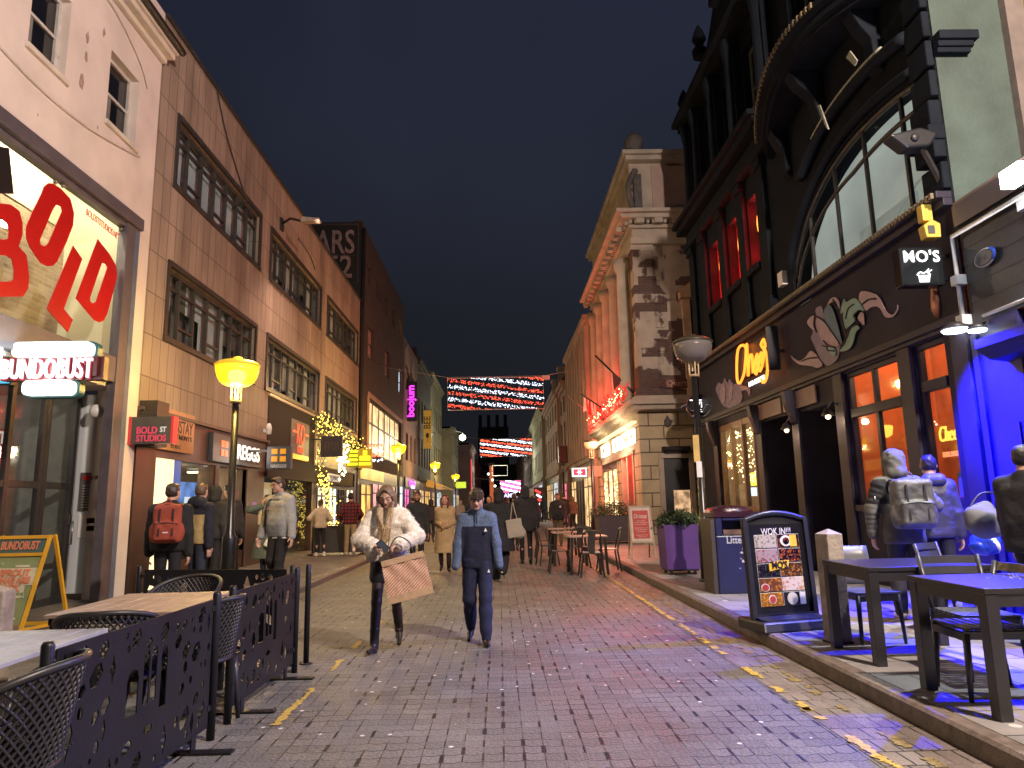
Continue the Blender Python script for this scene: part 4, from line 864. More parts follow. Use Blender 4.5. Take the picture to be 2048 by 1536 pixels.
# round-headed side door with menu, little canopy
p = MB(); p.box(5.15, 5.95, YC-.06, YC-.045, .1, 2.75); p.build("side_door", m_blackpaint, b)
p = MB(); p.box(5.0, 5.15, YC-.12, YC-.04, .1, 2.75); p.box(5.95, 6.1, YC-.12, YC-.04, .1, 2.75); p.box(5.0, 6.1, YC-.16, YC-.04, 2.75, 2.88); p.build("door_surround", m_stone, b)
p = MB(); p.box(5.42, 5.92, YC-.09, YC-.07, .8, 1.75); p.build("menu_board", glow("lit menu board", (.9,.55,.3), .6, noise=.7, nscale=5), b)
p = MB(); p.box(5.12, 5.98, YC-.3, YC-.05, 2.98, 3.1); p.box(5.2, 5.9, YC-.2, YC-.05, 2.88, 2.98); p.build("door_canopy", m_brickgable, b)
p = MB(); p.mesh(text_mesh("Public", .34, .012, .004, .9), 0, frame_front(4.95, YC-.1, 5.12)); p.build("stone_lettering", mat("brown stone letters", (.11,.055,.04), .8), b)
p = MB(); p.box(5.35, 6.3, YC-.1, YC-.005, 4.98, 5.26); p.build("name_plaque", mat("dark red plaque", (.13,.04,.035), .6), b); p = MB(); p.mesh(text_mesh("Quarter", .26, .006, .003, 1), 0, frame_front(5.82, YC-.108, 5.12)); p.build("plaque_lettering", mat("plaque letters", (.36,.22,.15), .7), b)
p = MB(); p.lathe((5.35, YC-.1, 3.93), [(.03,-.2),(.1,-.15),(.1,0),(.04,.1),(.02,.16)], 8); p.box(5.25,5.5,YC-.15,YC-.04,3.85,3.95); p.build("carved_ornament", MATS["dark stone urn"], b)
fl = thing("flag_pole", "long dark bare flagpole leaning out from the red floodlit loggia", "flagpole", (XC-.2, 23.2, 5)); p = MB(); p.tube([(XC+.3,22.9,4.8),(XC-.95,24.0,6.5)], .035, 8); p.build("pole", m_black, fl); p = MB(); p.prism([(XC-.2,23.37,5.45),(XC-.45,23.6,5.8),(XC-.42,23.62,5.2)], (.02,.02,0)); p.build("pennant", mat("dark pennant", (.1,.02,.03), .8), fl)
fl = thing("striped_flag", "red and white striped flag hanging from a slanted pole on the pub", "flag", (XC-.2, 28, 5)); a_, c_ = Vector((XC+.25,27.4,4.75)), Vector((XC-.95,28.6,5.85)); p = MB(); p.tube([a_, c_], .03, 8); p.build("pole", m_black, fl)
p = MB(); n_ = 12
for i in range(n_):
    t0, t1 = .3+.62*i/n_, .3+.62*(i+1)/n_; q0, q1 = a_.lerp(c_, t0), a_.lerp(c_, t1); dz = Vector((.05*sin(i*1.9),.08*sin(i*2.3),-.55-.1*sin(i*1.7))); dz1 = Vector((.05*sin((i+1)*1.9),.08*sin((i+1)*2.3),-.55-.1*sin((i+1)*1.7)))
    p.quad(q0, q1, q1+dz1, q0+dz, i % 2)
p.build("cloth", [mat("red flag cloth", (.5,.03,.03), .8), mat("white flag cloth", (.6,.5,.5), .8)], fl)
fl = thing("slanted_flag_pole", "short pale flagpole on the pale pilastered front", "flagpole", (4.2, 33, 6)); p = MB(); p.tube([(4.28,33,5.7),(3.5,34,6.6)], .04, 8); p.build("pole", mat("pink lit pole", (.45,.25,.22), .6), fl); p = MB(); p.lathe((3.5,34,6.6), [(.02,-.05),(.07,0),(.02,.06)], 8); p.build("finial", m_stone, fl)
# awning of the bar in the side street
aw = thing("red_awning", "dark red awning over a bar in the side street by the planter", "awning", (8, 25.5, 2.6)); p = MB()
pts = [(7.5,25.2,3.3),(9.8,25.2,3.3),(9.8,26.5,4.3),(7.5,26.5,4.3)]; p.prism(pts, (0,.03,-.03)); p.prism([(7.5,25.2,3.3),(7.5,26.5,4.3),(7.5,26.5,3.3)], (.03,0,0)); p.build("cloth", mat("dark red canvas", (.28,.015,.02), .8), aw)
p = MB(); p.box(7.5, 9.8, 25.17, 25.2, 2.75, 3.26); p.build("valance", MATS["dark red canvas"], aw); p = MB(); p.mesh(text_mesh("The Bar", .22, .004, .003), 0, frame_front(8.3, 25.16, 2.95)); p.build("lettering", mat("pale letters", (.6,.55,.5), .6), aw)
b = thing("side_street_bar", "dark bar front deep in the side street under the red awning", "building", (9, 27, 0)); p = MB(); p.box(7.4, 14, 26.5, 27, .1, 9); p.build("wall", m_dark, b); p = MB(); p.box(7.7, 8.9, 26.45, 26.49, .5, 2.6); o = p.build("window", m_shopdark, b); p = MB(); p.dots([(7.75+random.random()*1.1, 26.43, .6+random.random()*.8) for _ in range(25)], .03); p.build("bottle_light", glow("cold spark", (.8,.9,1), 2), o)

# ================================================================ dark Victorian building with plum shopfront (right)
XR = 5.7
m_plum = mat("plum paint", (.022,.020,.036), .6, spec=.12, var=.22, vs=2, bump=.08, bs=20)
m_plum_trim = mat("plum trim paint", (.028,.025,.041), .5, spec=.2, var=.2, vs=3)
m_darkstone = mat("sooty painted stone", (.0095,.0125,.018), .8, spec=.10, var=.28, vs=2, bump=.25, bs=16, det=6)
m_gold = mat("aged gold moulding", (.17,.135,.075), .55, var=.35, vs=30)
m_sage = mat("sage render", (.050,.076,.064), .75, var=.28, vs=1.6, bump=.35, bs=22, det=7)
m_orangewall = mat("burnt orange interior", (.50,.12,.032), .85, var=.28, vs=2.6, det=7)
b = thing("victorian_corner_building", "sooty Victorian building with big arched window above the plum bar front", "building", (XR, 14, 0))
sh = [(15.5,17.95,1.15,3.30),(13.25,14.9,.12,3.05),(11.62,13.0,.12,3.02),(9.65,11.22,1.30,3.42),(8.6,9.28,1.32,3.44)]
w_ = MB(); facade(w_, XR, -1, 8.1, 19.45, .12, 4.98, sh, .16); w_.build("shopfront", m_plum, b)
mo = MB()
mo.box(XR, XR-.09, 8.1, 19.45, 3.52, 3.62); mo.box(XR, XR-.05, 8.1, 19.45, 3.46, 3.52); mo.box(XR, XR-.12, 8.1, 19.45, 4.98, 5.08); mo.box(XR, XR-.2, 8.1, 19.5, 5.08, 5.17)
for y in (8.12,9.3,11.24,13.02,14.92,18.0): mo.box(XR, XR-.055, y, y+.3, .12, 3.45)
mo.box(XR, XR-.04, 9.65, 11.22, 1.2, 1.3); mo.box(XR, XR-.06, 15.4, 18.0, 1.05, 1.15)
mo.build("shopfront_moulding", m_plum_trim, b, .008)
br = MB()
for y in (13.02, 14.92, 18.0):
    br.prism([(XR-.055,y+.04,3.45),(XR-.26,y+.04,3.45),(XR-.22,y+.04,3.2),(XR-.1,y+.04,2.85),(XR-.055,y+.04,2.8)], (0,.2,0))
br.build("console_bracket", m_plum_trim, b, .01)
dn = MB(); k = 0
y = 8.15
while y < 19.4:
    dn.box(XR-.2, XR-.24, y, y+.055, 5.09, 5.16); y += .085
dn.build("gold_bead_moulding", m_gold, b)
tp = MB(); tp.box(XR-.06, XR-.03, 12.2, 13.65, 3.10, 3.42); tp.box(XR-.06, XR-.03, 13.75, 15.0, 3.10, 3.42); tp.build("transom_panel", mat("dusty pink panel", (.17,.115,.12), .5, var=.15), b)
# doors
for (ya, yb, zt) in ((13.25,14.9,3.05),(11.62,13.0,3.02)):
    d = MB(); d.box(XR+.95, XR+1.0, ya, yb, .12, zt); o = d.build("door", mat("dark green door", (.018,.026,.03), .4), b)
    d = MB(); d.box(XR+.93, XR+.949, ya+.25, ya+.75, .3, 1.2); d.box(XR+.93, XR+.949, ya+.25, ya+.75, 1.4, 2.2); d.build("door_panel", mat("door panel dark", (.012,.016,.02), .5), o)
    d = MB(); d.box(XR+.16, XR+.95, yb, yb+.03, .12, zt); d.box(XR+.16, XR+.95, ya-.03, ya, .12, zt); d.box(XR+.16, XR+.95, ya, yb, zt, zt+.03); d.build("door_recess", m_plum, b)
kb = MB(); kb.lathe((XR+.9, 13.9, 1.5), [(.02,-.03),(.05,-.01),(.05,.02),(.02,.03)], 8, 0, 'X'); kb.box(XR+.9, XR+.93, 12.3, 12.38, 2.0, 2.14); kb.build("door_knob", MATS["steel clamp"], b)
# warm bar interior behind the windows
p = MB(); p.box(XR+1.6, XR+1.7, 8.3, 11.5, .12, 4.9); p.box(XR+.17, XR+1.6, 8.3, 8.35, .12, 4.9); p.box(XR+.17, XR+1.6, 11.42, 11.5, .12, 4.9); p.box(XR+.17, XR+1.7, 8.3, 11.5, 4.2, 4.25); p.build("bar_wall", m_orangewall, b)
p = MB(); p.box(XR+.17, XR+1.7, 8.3, 11.5, .10, .13); p.build("bar_floor", m_concrete, b)
lamp("bar_light", (XR+.8, 10.2, 3.6), 75, (1,.62,.35), .15); lamp("bar_light_front", (XR+.8, 8.9, 3.6), 30, (1,.62,.35), .15); lamp("bar_light_low", (XR+.8, 9.9, 1.2), 14, (1,.62,.35), .15)
for (ya, yb, za, zm, zb) in ((9.65,11.22,1.30,2.76,3.42),(8.6,9.28,1.32,2.86,3.44)):
    f = MB(); x0, x1 = XR+.04, XR+.12
    f.box(x0, x1, ya, ya+.07, za, zb); f.box(x0, x1, yb-.07, yb, za, zb); f.box(x0, x1, ya+.07, yb-.07, za, za+.07); f.box(x0, x1, ya+.07, yb-.07, zb-.07, zb); f.box(x0-.03, x1, ya+.07, yb-.07, zm-.07, zm+.07)
    if yb-ya > 1: f.box(x0+.005, x1-.01, (ya+yb)/2-.045, (ya+yb)/2+.045, za+.07, zb-.07)
    o = f.build("bar_window", m_plum_trim, b, .006); q_ = MB(); q_.box(XR+.07, XR+.08, ya, yb, za, zb); q_.build("pane", m_clear, o)
pd = MB(); y, z = onx(1755, 865, XR+.7)
for yy in (y+.17, y-.17): pd.lathe((XR+.7, yy, z), [(.02,-.13),(.08,-.12),(.14,-.06),(.16,.06),(.15,.09),(.02,.11)], 14)
pd.build("pendant_shade", glow("amber pendant", (1,.55,.07), 1.5), b)
pd = MB(); 
for yy in (y+.17, y-.17): pd.tube([(XR+.7,yy,z+.1),(XR+.7,yy,4.2)], .008, 5)
pd.build("pendant_cord", m_black, b)
ne = MB(); ne.mesh(fit(text_mesh("Cheers", .42, .012, -.006, .62, 1, .25), .50, .20), 0, frame_right(XR+.16, 8.93, 2.22)); ne.build("neon_script", glow("yellow neon", (1,.62,.07), 1.6), b)
ne = MB(); ne.mesh(fit(text_mesh("BAR NIGHTS", .10, .01, 0), .44, .07), 0, frame_right(XR+.16, 8.93, 1.95)); ne.build("neon_small_lettering", glow("orange small neon", (1,.28,.1), 1.3), b)
rs = random.Random(21); tr_ = MB(); tr_.dots([(XR+.5+rs.uniform(-.1,.1), 8.72+rs.uniform(-.13,.13)*(2-k/40), 1.35+k/75) for k in range(70)]+[(XR+.4, 8.7+rs.random()*.5, 2.52+rs.random()*.06) for _ in range(10)]+[(XR+.5, 9.75+rs.random()*.55, 2.35+rs.random()*.14) for _ in range(9)], .014); tr_.build("tree_light", glow("pinkish fairy light", (1,.6,.4), 5), b)
fr_ = MB(); fr_.box(XR+.3, XR+.32, 8.93, 9.13, 1.4, 1.72); fr_.build("window_card", mat("blue grey card", (.4,.45,.6), .5), b)
pl = MB(); pl.box(XR+.5, XR+.8, 10.6, 11.0, 1.3, 1.72); pl.build("lit_menu_block", glow("pale lit block", (1,.85,.6), .8, noise=.4, nscale=9), b)
# display window with wooden frame and fairy lights
p = MB(); p.box(XR+1.2, XR+1.3, 15.3, 18.1, .12, 3.6); p.box(XR+.17, XR+1.2, 18.0, 18.1, .12, 3.6); p.build("display_back_wall", glow("display interior", (.42,.22,.11), .26, base=(.4,.25,.15), noise=.5, nscale=2), b)
p = MB()
for y in (15.5,16.28,17.06,17.85): p.box(XR+.02, XR+.12, y, y+.12, 1.15, 3.3)
p.box(XR+.03, XR+.11, 15.6, 17.9, 3.16, 3.3); p.box(XR+.03, XR+.11, 15.6, 17.9, 1.15, 1.27); o = p.build("display_window", mat("lit oak frame", (.26,.15,.09), .5, var=.2, vs=8), b)
q_ = MB(); q_.box(XR+.06, XR+.07, 15.5, 17.95, 1.15, 3.3); q_.build("pane", m_clear, o)
p = MB(); p.dots([(XR+.28+rs.uniform(-.1,.1), 15.62+rs.random()*2.2, 3.1-rs.random()**1.5*1.3) for _ in range(230)], .017); p.build("curtain_light", MATS["warm fairy light"], b)
p = MB(); p.box(XR+.35, XR+.5, 16.4, 16.9, 1.75, 2.05); p.build("yellow_lamp", glow("yellow lamp block", (1,.75,.06), 2.2), b)
p = MB(); p.box(XR+.3, XR+.4, 16.5, 16.95, 1.5, 1.7); p.box(XR+.3, XR+.4, 15.7, 16.1, 1.52, 1.68); p.build("white_card", glow("white card light", (.9,.95,1), 1.2), b)
p = MB(); p.box(XR+.28, XR+.3, 15.62, 15.78, 1.6, 1.82); p.build("pink_card", glow("pink card light", (1,.12,.75), 1.1), b)
lamp("display_light", (XR+.6, 16.7, 2.9), 16, (1,.72,.4), .15)
# swan-neck lamps over the doors
for (px, py, yy) in ((1573, 858, 13.4), (1656, 830, 11.6)):
    sl = thing("wall_lantern", "small black lantern glowing over the left dark door" if yy > 12 else "small black lantern glowing over the right dark door", "lantern", (XR, yy, 2.9), "lanterns over the bar doors")
    y, z = onx(px, py, XR-.22); p = MB(); p.lathe((XR-.22, y, z), [(.02,.12),(.05,.10),(.10,.02),(.11,-.01),(.09,0)], 12); p.tube(smoothline([(XR,y,z+.1),(XR-.12,y,z+.22),(XR-.22,y,z+.12)]), .012, 6); p.build("shade", m_blackpaint, sl)
    p = MB(); p.lathe((XR-.22, y, z-.02), [(.01,-.05),(.04,-.03),(.045,.01),(.02,.02)], 10); p.build("bulb", glow("lantern bulb", (1,.72,.35), 5), sl); lamp("lantern_light", (XR-.24, y, z-.12), 7, (1,.7,.4), .05)
# first floor
YA0, YA1, ZB = 8.48, 12.78, 5.28        # arched window
def arch(y):
    t = (y-YA0)/(YA1-YA0); c = .38
    return 5.55+1.55*max(0., 1-((y-9.9)/(YA1-9.9) if y > 9.9 else (9.9-y)/3.4)**2.1)**.62
ys_ = [YA0+(YA1-YA0)*i/36 for i in range(37)]
rw = [(14.27,14.8,6.45,8.02),(15.42,16.2,6.45,8.02),(16.85,17.7,6.40,8.02)]
w_ = MB(); facade(w_, XR, -1, 13.6, 19.45, 5.17, 9.2, rw, .30)
top = [(XR, y, arch(y)) for y in ys_]
for i in range(36):
    a, c = top[i], top[i+1]; w_.add([(XR,a[1],a[2]),(XR,c[1],c[2]),(XR,c[1],9.2),(XR,a[1],9.2)], [(3,2,1,0)])
    w_.add([(XR,a[1],a[2]),(XR,c[1],c[2]),(XR+.35,c[1],c[2]),(XR+.35,a[1],a[2])], [(0,1,2,3)])
w_.add([(XR,YA1,5.17),(XR,13.6,5.17),(XR,13.6,9.2),(XR,YA1,9.2)], [(3,2,1,0)]); w_.add([(XR,8.1,5.17),(XR,YA0,5.17),(XR,YA0,9.2),(XR,8.1,9.2)], [(3,2,1,0)])
w_.add([(XR,YA1,5.17),(XR,YA1,arch(YA1)),(XR+.35,YA1,arch(YA1)),(XR+.35,YA1,5.17)], [(0,1,2,3)]); w_.add([(XR,YA0,5.17),(XR,YA0,arch(YA0)),(XR+.35,YA0,arch(YA0)),(XR+.35,YA0,5.17)], [(3,2,1,0)])
w_.add([(XR,YA0,5.171),(XR,YA1,5.171),(XR+.35,YA1,5.171),(XR+.35,YA0,5.171)], [(0,1,2,3)])
w_.build("upper_wall", m_darkstone, b)
gl = MB(); gl.prism([(XR+.1, YA0, ZB-.1)]+[(XR+.1, y, arch(y)) for y in ys_]+[(XR+.1, YA1, ZB-.1)], (.012,0,0)); gl.build("arched_pane", m_clear, b)
p = MB(); p.box(XR+1.0, XR+1.05, 8.2, 13.4, 5.2, 8.4); p.box(XR+.36, XR+1.0, 8.2, 13.4, 7.3, 7.35); p.box(XR+.36, XR+1.0, 13.3, 13.4, 5.2, 7.3); p.build("arched_room_wall", glow("grey green lit room", (.172,.172,.158), 1.55, base=(.4,.42,.38), noise=.2, nscale=.9), b)
p = MB(); p.box(XR+.9, XR+.95, 10.2, 11.9, 5.2, 6.15); p.tube([(XR+.7,11.6,5.3),(XR+.7,9.8,6.1),(XR+.7,8.9,6.1)], .025, 6); p.box(XR+.8,XR+1.4,8.6,9.7,6.55,6.6); p.build("room_furniture", glow("pale curtain", (.2,.21,.19), .8, base=(.4,.42,.4)), b)
mu = MB()
for y in (9.0, 10.02, 11.0, 12.02): mu.box(XR+.05, XR+.098, y-.028, y+.028, ZB-.1, arch(y))
mu.tube([(XR+.07, y, max(ZB, arch(y)-.34-.18*(1-abs(y-10.4)/2.4))) for y in ys_], .035, 6); mu.tube([(XR+.07, y, arch(y)-.02) for y in ys_], .05, 6); mu.build("arched_window_bars", m_frame, b)
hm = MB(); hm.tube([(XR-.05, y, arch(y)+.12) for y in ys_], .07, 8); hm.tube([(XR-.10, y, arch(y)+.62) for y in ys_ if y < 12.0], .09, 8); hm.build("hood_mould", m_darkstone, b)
hp = MB(); hp.tube([(XR-.14, y, arch(y)+.70) for y in ys_ if 8.9 < y < 11.3], .035, 8); hp.build("moulding_highlight", mat("painted edge highlight", (.30,.30,.22), .6, var=.3, vs=10), b)  # pale highlight along the moulding, put in as a coloured tube
# quoin pier at the corner
qp = MB()
for i in range(14):
    z = 5.2+i*.42; o_ = .10 if i not in (1,2) else .16; qp.box(XR-o_, XR, 8.08, 8.5, z, z+.36)
qp.box(XR-.22, XR, 8.05, 8.56, 5.85, 6.05); qp.build("quoin", m_darkstone, b, .02)
# curved, bracketed balcony cornice over the arch
bc = MB()
def sweep(prof):    # bow-shaped band: profile (outward, z) swept along y with a bowed projection
    n_ = 26; vs = []; k = len(prof)
    for i in range(n_+1):
        y = 8.1+(13.2-8.1)*i/n_; bow = .55*sin(pi*min(1, max(0, (y-8.1)/5.1)))**.8; dz = .45*sin(pi*(y-8.1)/5.1)
        for (o_, z) in prof: vs.append((XR-(bow*(o_ > 0)+o_ if o_ else 0), y, z+dz))
    fs = []
    for i in range(n_):
        for j in range(k): fs.append((i*k+j, i*k+(j+1)%k, (i+1)*k+(j+1)%k, (i+1)*k+j))
    bc.add(vs, fs)
sweep([(0,8.25),(.10,8.25),(.10,8.33),(.18,8.35),(.18,8.48),(.28,8.52),(.28,8.62),(0,8.62)])
bc.build("balcony_cornice", m_darkstone, b)
bd = MB()
for i in range(30):
    y = 9.6+i*.12; bow = .55*sin(pi*(y-8.1)/5.1)**.8; dz = .45*sin(pi*(y-8.1)/5.1); bd.box(XR-bow-.31, XR-bow-.24, y, y+.06, 8.54+dz, 8.63+dz)
bd.build("balcony_beading", m_gold, b)
bk = MB()
for y in (9.15, 10.9, 12.4):
    bow = .55*sin(pi*(y-8.1)/5.1)**.8; dz = .45*sin(pi*(y-8.1)/5.1); z = 8.25+dz
    bk.prism([(XR,y,z),(XR-bow-.05,y,z),(XR-bow*.8,y,z-.25),(XR-bow*.4,y,z-.45),(XR-.12,y,z-.9),(XR,y,z-1.0)], (0,.26,0))
bk.build("balcony_bracket", m_darkstone, b, .02)
sp = MB(); (y, z) = onx(1708, 120, XR-.3); sp.prism([(XR-.35,y+.12,z+.12),(XR-.35,y,z+.15),(XR-.35,y-.16,z-.12),(XR-.35,y-.08,z-.15)], (.02,0,0)); (y, z) = onx(1650, 235, XR-.25); sp.prism([(XR-.3,y+.12,z+.3),(XR-.3,y+.04,z+.25),(XR-.3,y-.16,z-.3),(XR-.3,y-.1,z-.25)], (.02,0,0)); sp.build("pale_highlight", mat("painted pale highlight", (.34,.36,.28), .7), b)  # small pale highlights on the balcony, painted as thin plates
# pilasters and cornices of the left part with the three red windows
pi_ = MB()
for y in (13.62, 14.86, 16.27, 17.8, 18.9): pi_.box(XR-.10, XR, y, y+.42, 5.3, 8.35); pi_.box(XR-.16, XR, y-.04, y+.46, 8.35, 8.55); pi_.box(XR-.16, XR, y-.04, y+.46, 5.18, 5.5)
pi_.box(XR-.2, XR, 13.3, 19.5, 8.55, 8.75); pi_.box(XR-.08, XR, 13.3, 19.5, 8.75, 9.1); pi_.box(XR-.34, XR, 13.3, 19.6, 9.1, 9.3); pi_.box(XR-.45, XR, 13.25, 19.65, 9.3, 9.42)
for (a, c, z0, z1) in rw: pi_.box(XR-.12, XR, a-.1, c+.1, z0-.16, z0-.02)
pi_.build("pilaster_order", m_darkstone, b, .012)
m_redroom = glow("red lit window", (.95,.03,.02), 1.3, base=(.5,.05,.04), noise=.25, nscale=1.5)
for i, (ya, yb, za, zb) in enumerate(rw):
    o = window(b, XR+.28, -1, ya, yb, za, zb, 1, ((za+zb)/2-.1,), mat("red lit sash", (.14,.02,.02), .5), m_redroom, .05)
    n_ = MB(); cy_, cz_ = (ya+yb)/2, (za+zb)/2+.25
    n_.tube([(XR+.18, cy_+.21*cos(2*pi*k/22), cz_+.30*sin(2*pi*k/22)) for k in range(22)], .016, 6, closed=True)
    n_.tube(smoothline([(XR+.18,cy_-.08,cz_+.2),(XR+.18,cy_+.1,cz_+.05),(XR+.18,cy_-.06,cz_-.05),(XR+.18,cy_+.1,cz_-.2)]), .014, 6); n_.build("neon_ring", glow("orange neon", (1,.42,.06), 2.2), o)
    lamp("red_window_light", (XR+.08, (ya+yb)/2-.1, za+.35), 42, (1,.035,.025), .04); lamp("red_window_light_top", (XR+.08, (ya+yb)/2-.1, zb-.3), 42, (1,.035,.025), .04)
# upper storeys
up = MB(); yt = [(8.1,8.4),(11.4,11.9)]
facade(up, XR+.25, -1, 8.1, 19.45, 9.2, 12.6, [(9.55,10.3,9.0,11.6),(8.55,9.15,9.3,11.6),(11.3,12.1,9.4,11.6),(14.1,15.0,9.9,11.9),(15.6,16.5,9.9,11.9),(17.1,18.0,9.9,11.9)], .25)
up.prism([(XR+.25,16.6,12.6),(XR+.25,8.1,12.6),(XR+.25,8.1,19),(XR+.25,14.4,19),(XR+.25,16.2,15.0)], (.3,0,0)); up.box(XR+.26, 14, 19.2, 19.45, .12, 10.6); up.box(XR+.55, 14, 8.6, 16.2, 18.5, 18.7)
up.prism([(XR+.25,19.45,12.6),(XR+.25,16.6,12.6),(XR+.25,16.2,15.0),(XR+.25,17.2,14.0),(XR+.25,18.6,12.9)], (.3,0,0))
up.build("attic_wall", m_darkstone, b)
cr = MB(); cr.box(XR-.1, XR+.25, 13.2, 19.6, 12.4, 12.6); cr.box(XR-.25, XR+.25, 13.2, 19.7, 12.6, 12.75)
for y in (13.3,15.1,16.6,18.1,18.95): cr.box(XR+.05, XR+.25, y, y+.45, 9.42, 12.4); cr.lathe((XR+.05, y+.22, 9.5), [(.16,0),(.15,.3),(.13,2.3),(.2,2.7),(.22,2.9)], 10)
for y in (8.25,10.4,12.2): cr.box(XR+.1, XR+.25, y, y+.42, 8.9, 14.5)
cr.box(XR-.0, XR+.25, 8.1, 13.2, 14.5, 14.8); cr.box(XR+.02, XR+.25, 13.2, 16.4, 14.2, 14.4)
for (y, z) in ((19.4,12.75),(17.6,13.6),(16.4,15.0)): cr.lathe((XR+.1, y, z), [(.2,0),(.22,.2),(.1,.35),(.2,.55),(.12,.8),(.02,1.0)], 10)
cr.build("attic_order", m_darkstone, b, .012)
for (ya, yb, za, zb, mm) in [(9.55,10.3,9.0,11.6,glow("cream lit window", (1,.86,.55), .85)),(8.55,9.15,9.3,11.6,m_black_glass),(11.3,12.1,9.4,11.6,m_black_glass),(14.1,15.0,9.9,11.9,m_black_glass),(15.6,16.5,9.9,11.9,m_black_glass),(17.1,18.0,9.9,11.9,m_black_glass)]:
    window(b, XR+.48, -1, ya, yb, za, zb, 1, ((za+zb)/2,), mat("grey green sash", (.13,.15,.12), .5), mm, .07)
pc = MB()
for i, (y, z) in enumerate([(14.1,9.45),(15.7,9.45),(17.2,9.45)]): pc.lathe((XR+.1, y, z), [(.1,0),(.14,.15),(.06,.3),(.1,.45),(.02,.6)], 8)
pc.build("balustrade_urn", mat("pale worn urn", (.10,.10,.09), .7, var=.4, vs=5), b)
# sage flank wall rising behind the low bar
sw = MB(); sw.box(XR+.002, 6.62, 8.06, 8.3, 4.6, 19); sw.build("flank_wall", m_sage, b)
lg_ = MB(); (x0, z0), (x1, z1) = ony(1866, 88, 8.0), ony(1944, 68, 8.0); lg_.box(XR-.02, x1+.02, 7.9, 8.06, z1-.12, z1); lg_.box(XR-.02, x1-.03, 7.94, 8.06, z1-.2, z1-.12); lg_.box(XR-.02, x1-.06, 7.97, 8.06, z1-.27, z1-.2); lg_.build("flank_cornice", m_darkstone, b, .01)
# things fixed to it
cc = thing("security_camera", "black bracket camera on the sooty quoin above the food sign", "camera", (XR-.2, 8.3, 5.8)); p = MB(); p.prism([(XR-.75,8.0,5.88),(XR-.35,8.0,5.98),(XR-.12,8.0,5.9),(XR-.25,8.0,5.72),(XR-.55,8.0,5.7)], (0,.22,0)); p.build("housing", m_blackpaint, cc, .03); p = MB(); p.bar((XR-.3,8.1,5.75),(XR-.0,8.2,5.2),.05,.05); p.lathe((XR-.45,7.99,5.83), [(.02,-.03),(.05,-.02),(.05,.02),(.02,.02)], 10, 0, 'Y'); p.build("arm", m_frame, cc)
al = thing("alarm_box", "yellow alarm box above the black food sign", "alarm", (XR-.1, 8.4, 5.2)); (x, z) = ony(1862, 462, 8.3); p = MB(); p.prism([(x-.09,8.25,z-.1),(x+.09,8.25,z-.1),(x+.1,8.25,z+.08),(x,8.25,z+.14),(x-.11,8.25,z+.06)], (0,.14,0)); p.box(x-.08, x+.05, 8.3, 8.42, z+.14, z+.36); p.build("cover", mat("alarm yellow", (.62,.42,.06), .5, var=.15), al, .01); p = MB(); p.box(x-.07, x+.01, 8.235, 8.25, z-.05, z+.05); p.build("face_plate", m_darkgrey, al)
sg = thing("food_box_sign", "black square food sign with lit white letters and a noodle box", "sign", (XR-.5, 8.3, 4.4)); (x0, z1), (x1, z0) = ony(1797, 494, 8.25), ony(1893, 570, 8.25)
p = MB(); p.box(x0, x1, 8.25, 8.42, z0, z1); p.build("box", mat("gloss black sign", (.008,.01,.011), .15, spec=.6), sg, .02); xm = (x0+x1)/2
m_mo = glow("lit white letters", (1,1,.98), 1.7)
p = MB(); p.mesh(fit(text_mesh("MO'S", .24, .006, .003, 1, 1.1), .45, .155), 0, frame_front(xm, 8.243, z1-.125)); p.build("lettering", m_mo, sg)
p = MB(); p.prism([(xm-.06,8.24,z0+.04),(xm+.06,8.24,z0+.04),(xm+.08,8.24,z0+.13),(xm-.07,8.24,z0+.13)], (0,.008,0)); p.tube(smoothline([(xm-.085,8.24,z0+.13),(xm-.05,8.24,z0+.165),(xm,8.24,z0+.155),(xm+.04,8.24,z0+.17),(xm+.08,8.24,z0+.13)]), .009, 6); p.bar((xm+.02,8.24,z0+.16),(xm+.07,8.24,z0+.21),.011,.011); p.bar((xm+.045,8.24,z0+.16),(xm+.105,8.24,z0+.195),.011,.011); p.build("noodle_box_symbol", m_mo, sg)
p = MB(); p.box(x1, XR, 8.31, 8.36, z1-.12, z1-.08); p.box(x1, XR, 8.31, 8.36, z0+.08, z0+.12); p.build("bracket", m_frame, sg)
ob = MB(); y, z = onx(1869, 600, XR-.03); ob.lathe((XR-.02, y, z), [(.02,-.24),(.06,-.12),(.05,.05),(.03,.2),(.01,.26)], 8); ob.build("wall_burner", mat("copper", (.4,.14,.06), .5), b)
ob = MB(); y, z = onx(1560, 556, XR-.1); ob.box(XR-.1, XR, y-.1, y+.12, z-.16, z+.12); ob.build("floodlight", m_whiteplastic, b)
# neon word over the bar door: script drawn as glass tube
sg = thing("neon_bar_sign", "orange neon script bar sign on the plum fascia", "sign", (XR-.1, 15.1, 4.4))
def nz_(pts, x=XR-.14): return [(x, *onx(px, py, XR-.1)) for (px, py) in pts]
p = MB()
for stroke in ([(1497,700),(1490,690),(1480,698),(1477,725),(1478,760),(1484,765),(1492,745),(1495,715),(1497,688),(1499,720),(1500,752)], [(1500,752),(1503,715),(1508,712),(1510,745),(1513,728),(1518,708),(1519,722),(1513,735),(1516,748),(1521,728),(1526,705),(1526,720),(1521,730),(1524,742),(1530,722),(1532,700),(1534,690),(1531,678)], [(1531,678),(1526,690),(1536,705),(1539,735),(1536,758),(1530,765),(1526,758)]):
    p.tube(smoothline(nz_(stroke), 4), .030, 6)
y, z = onx(1540, 733, XR-.1); p.lathe((XR-.14, y, z), [(.01,-.04),(.04,0),(.01,.04)], 8); p.build("neon_script", glow("orange neon script", (1,.23,.02), 2.6), sg)
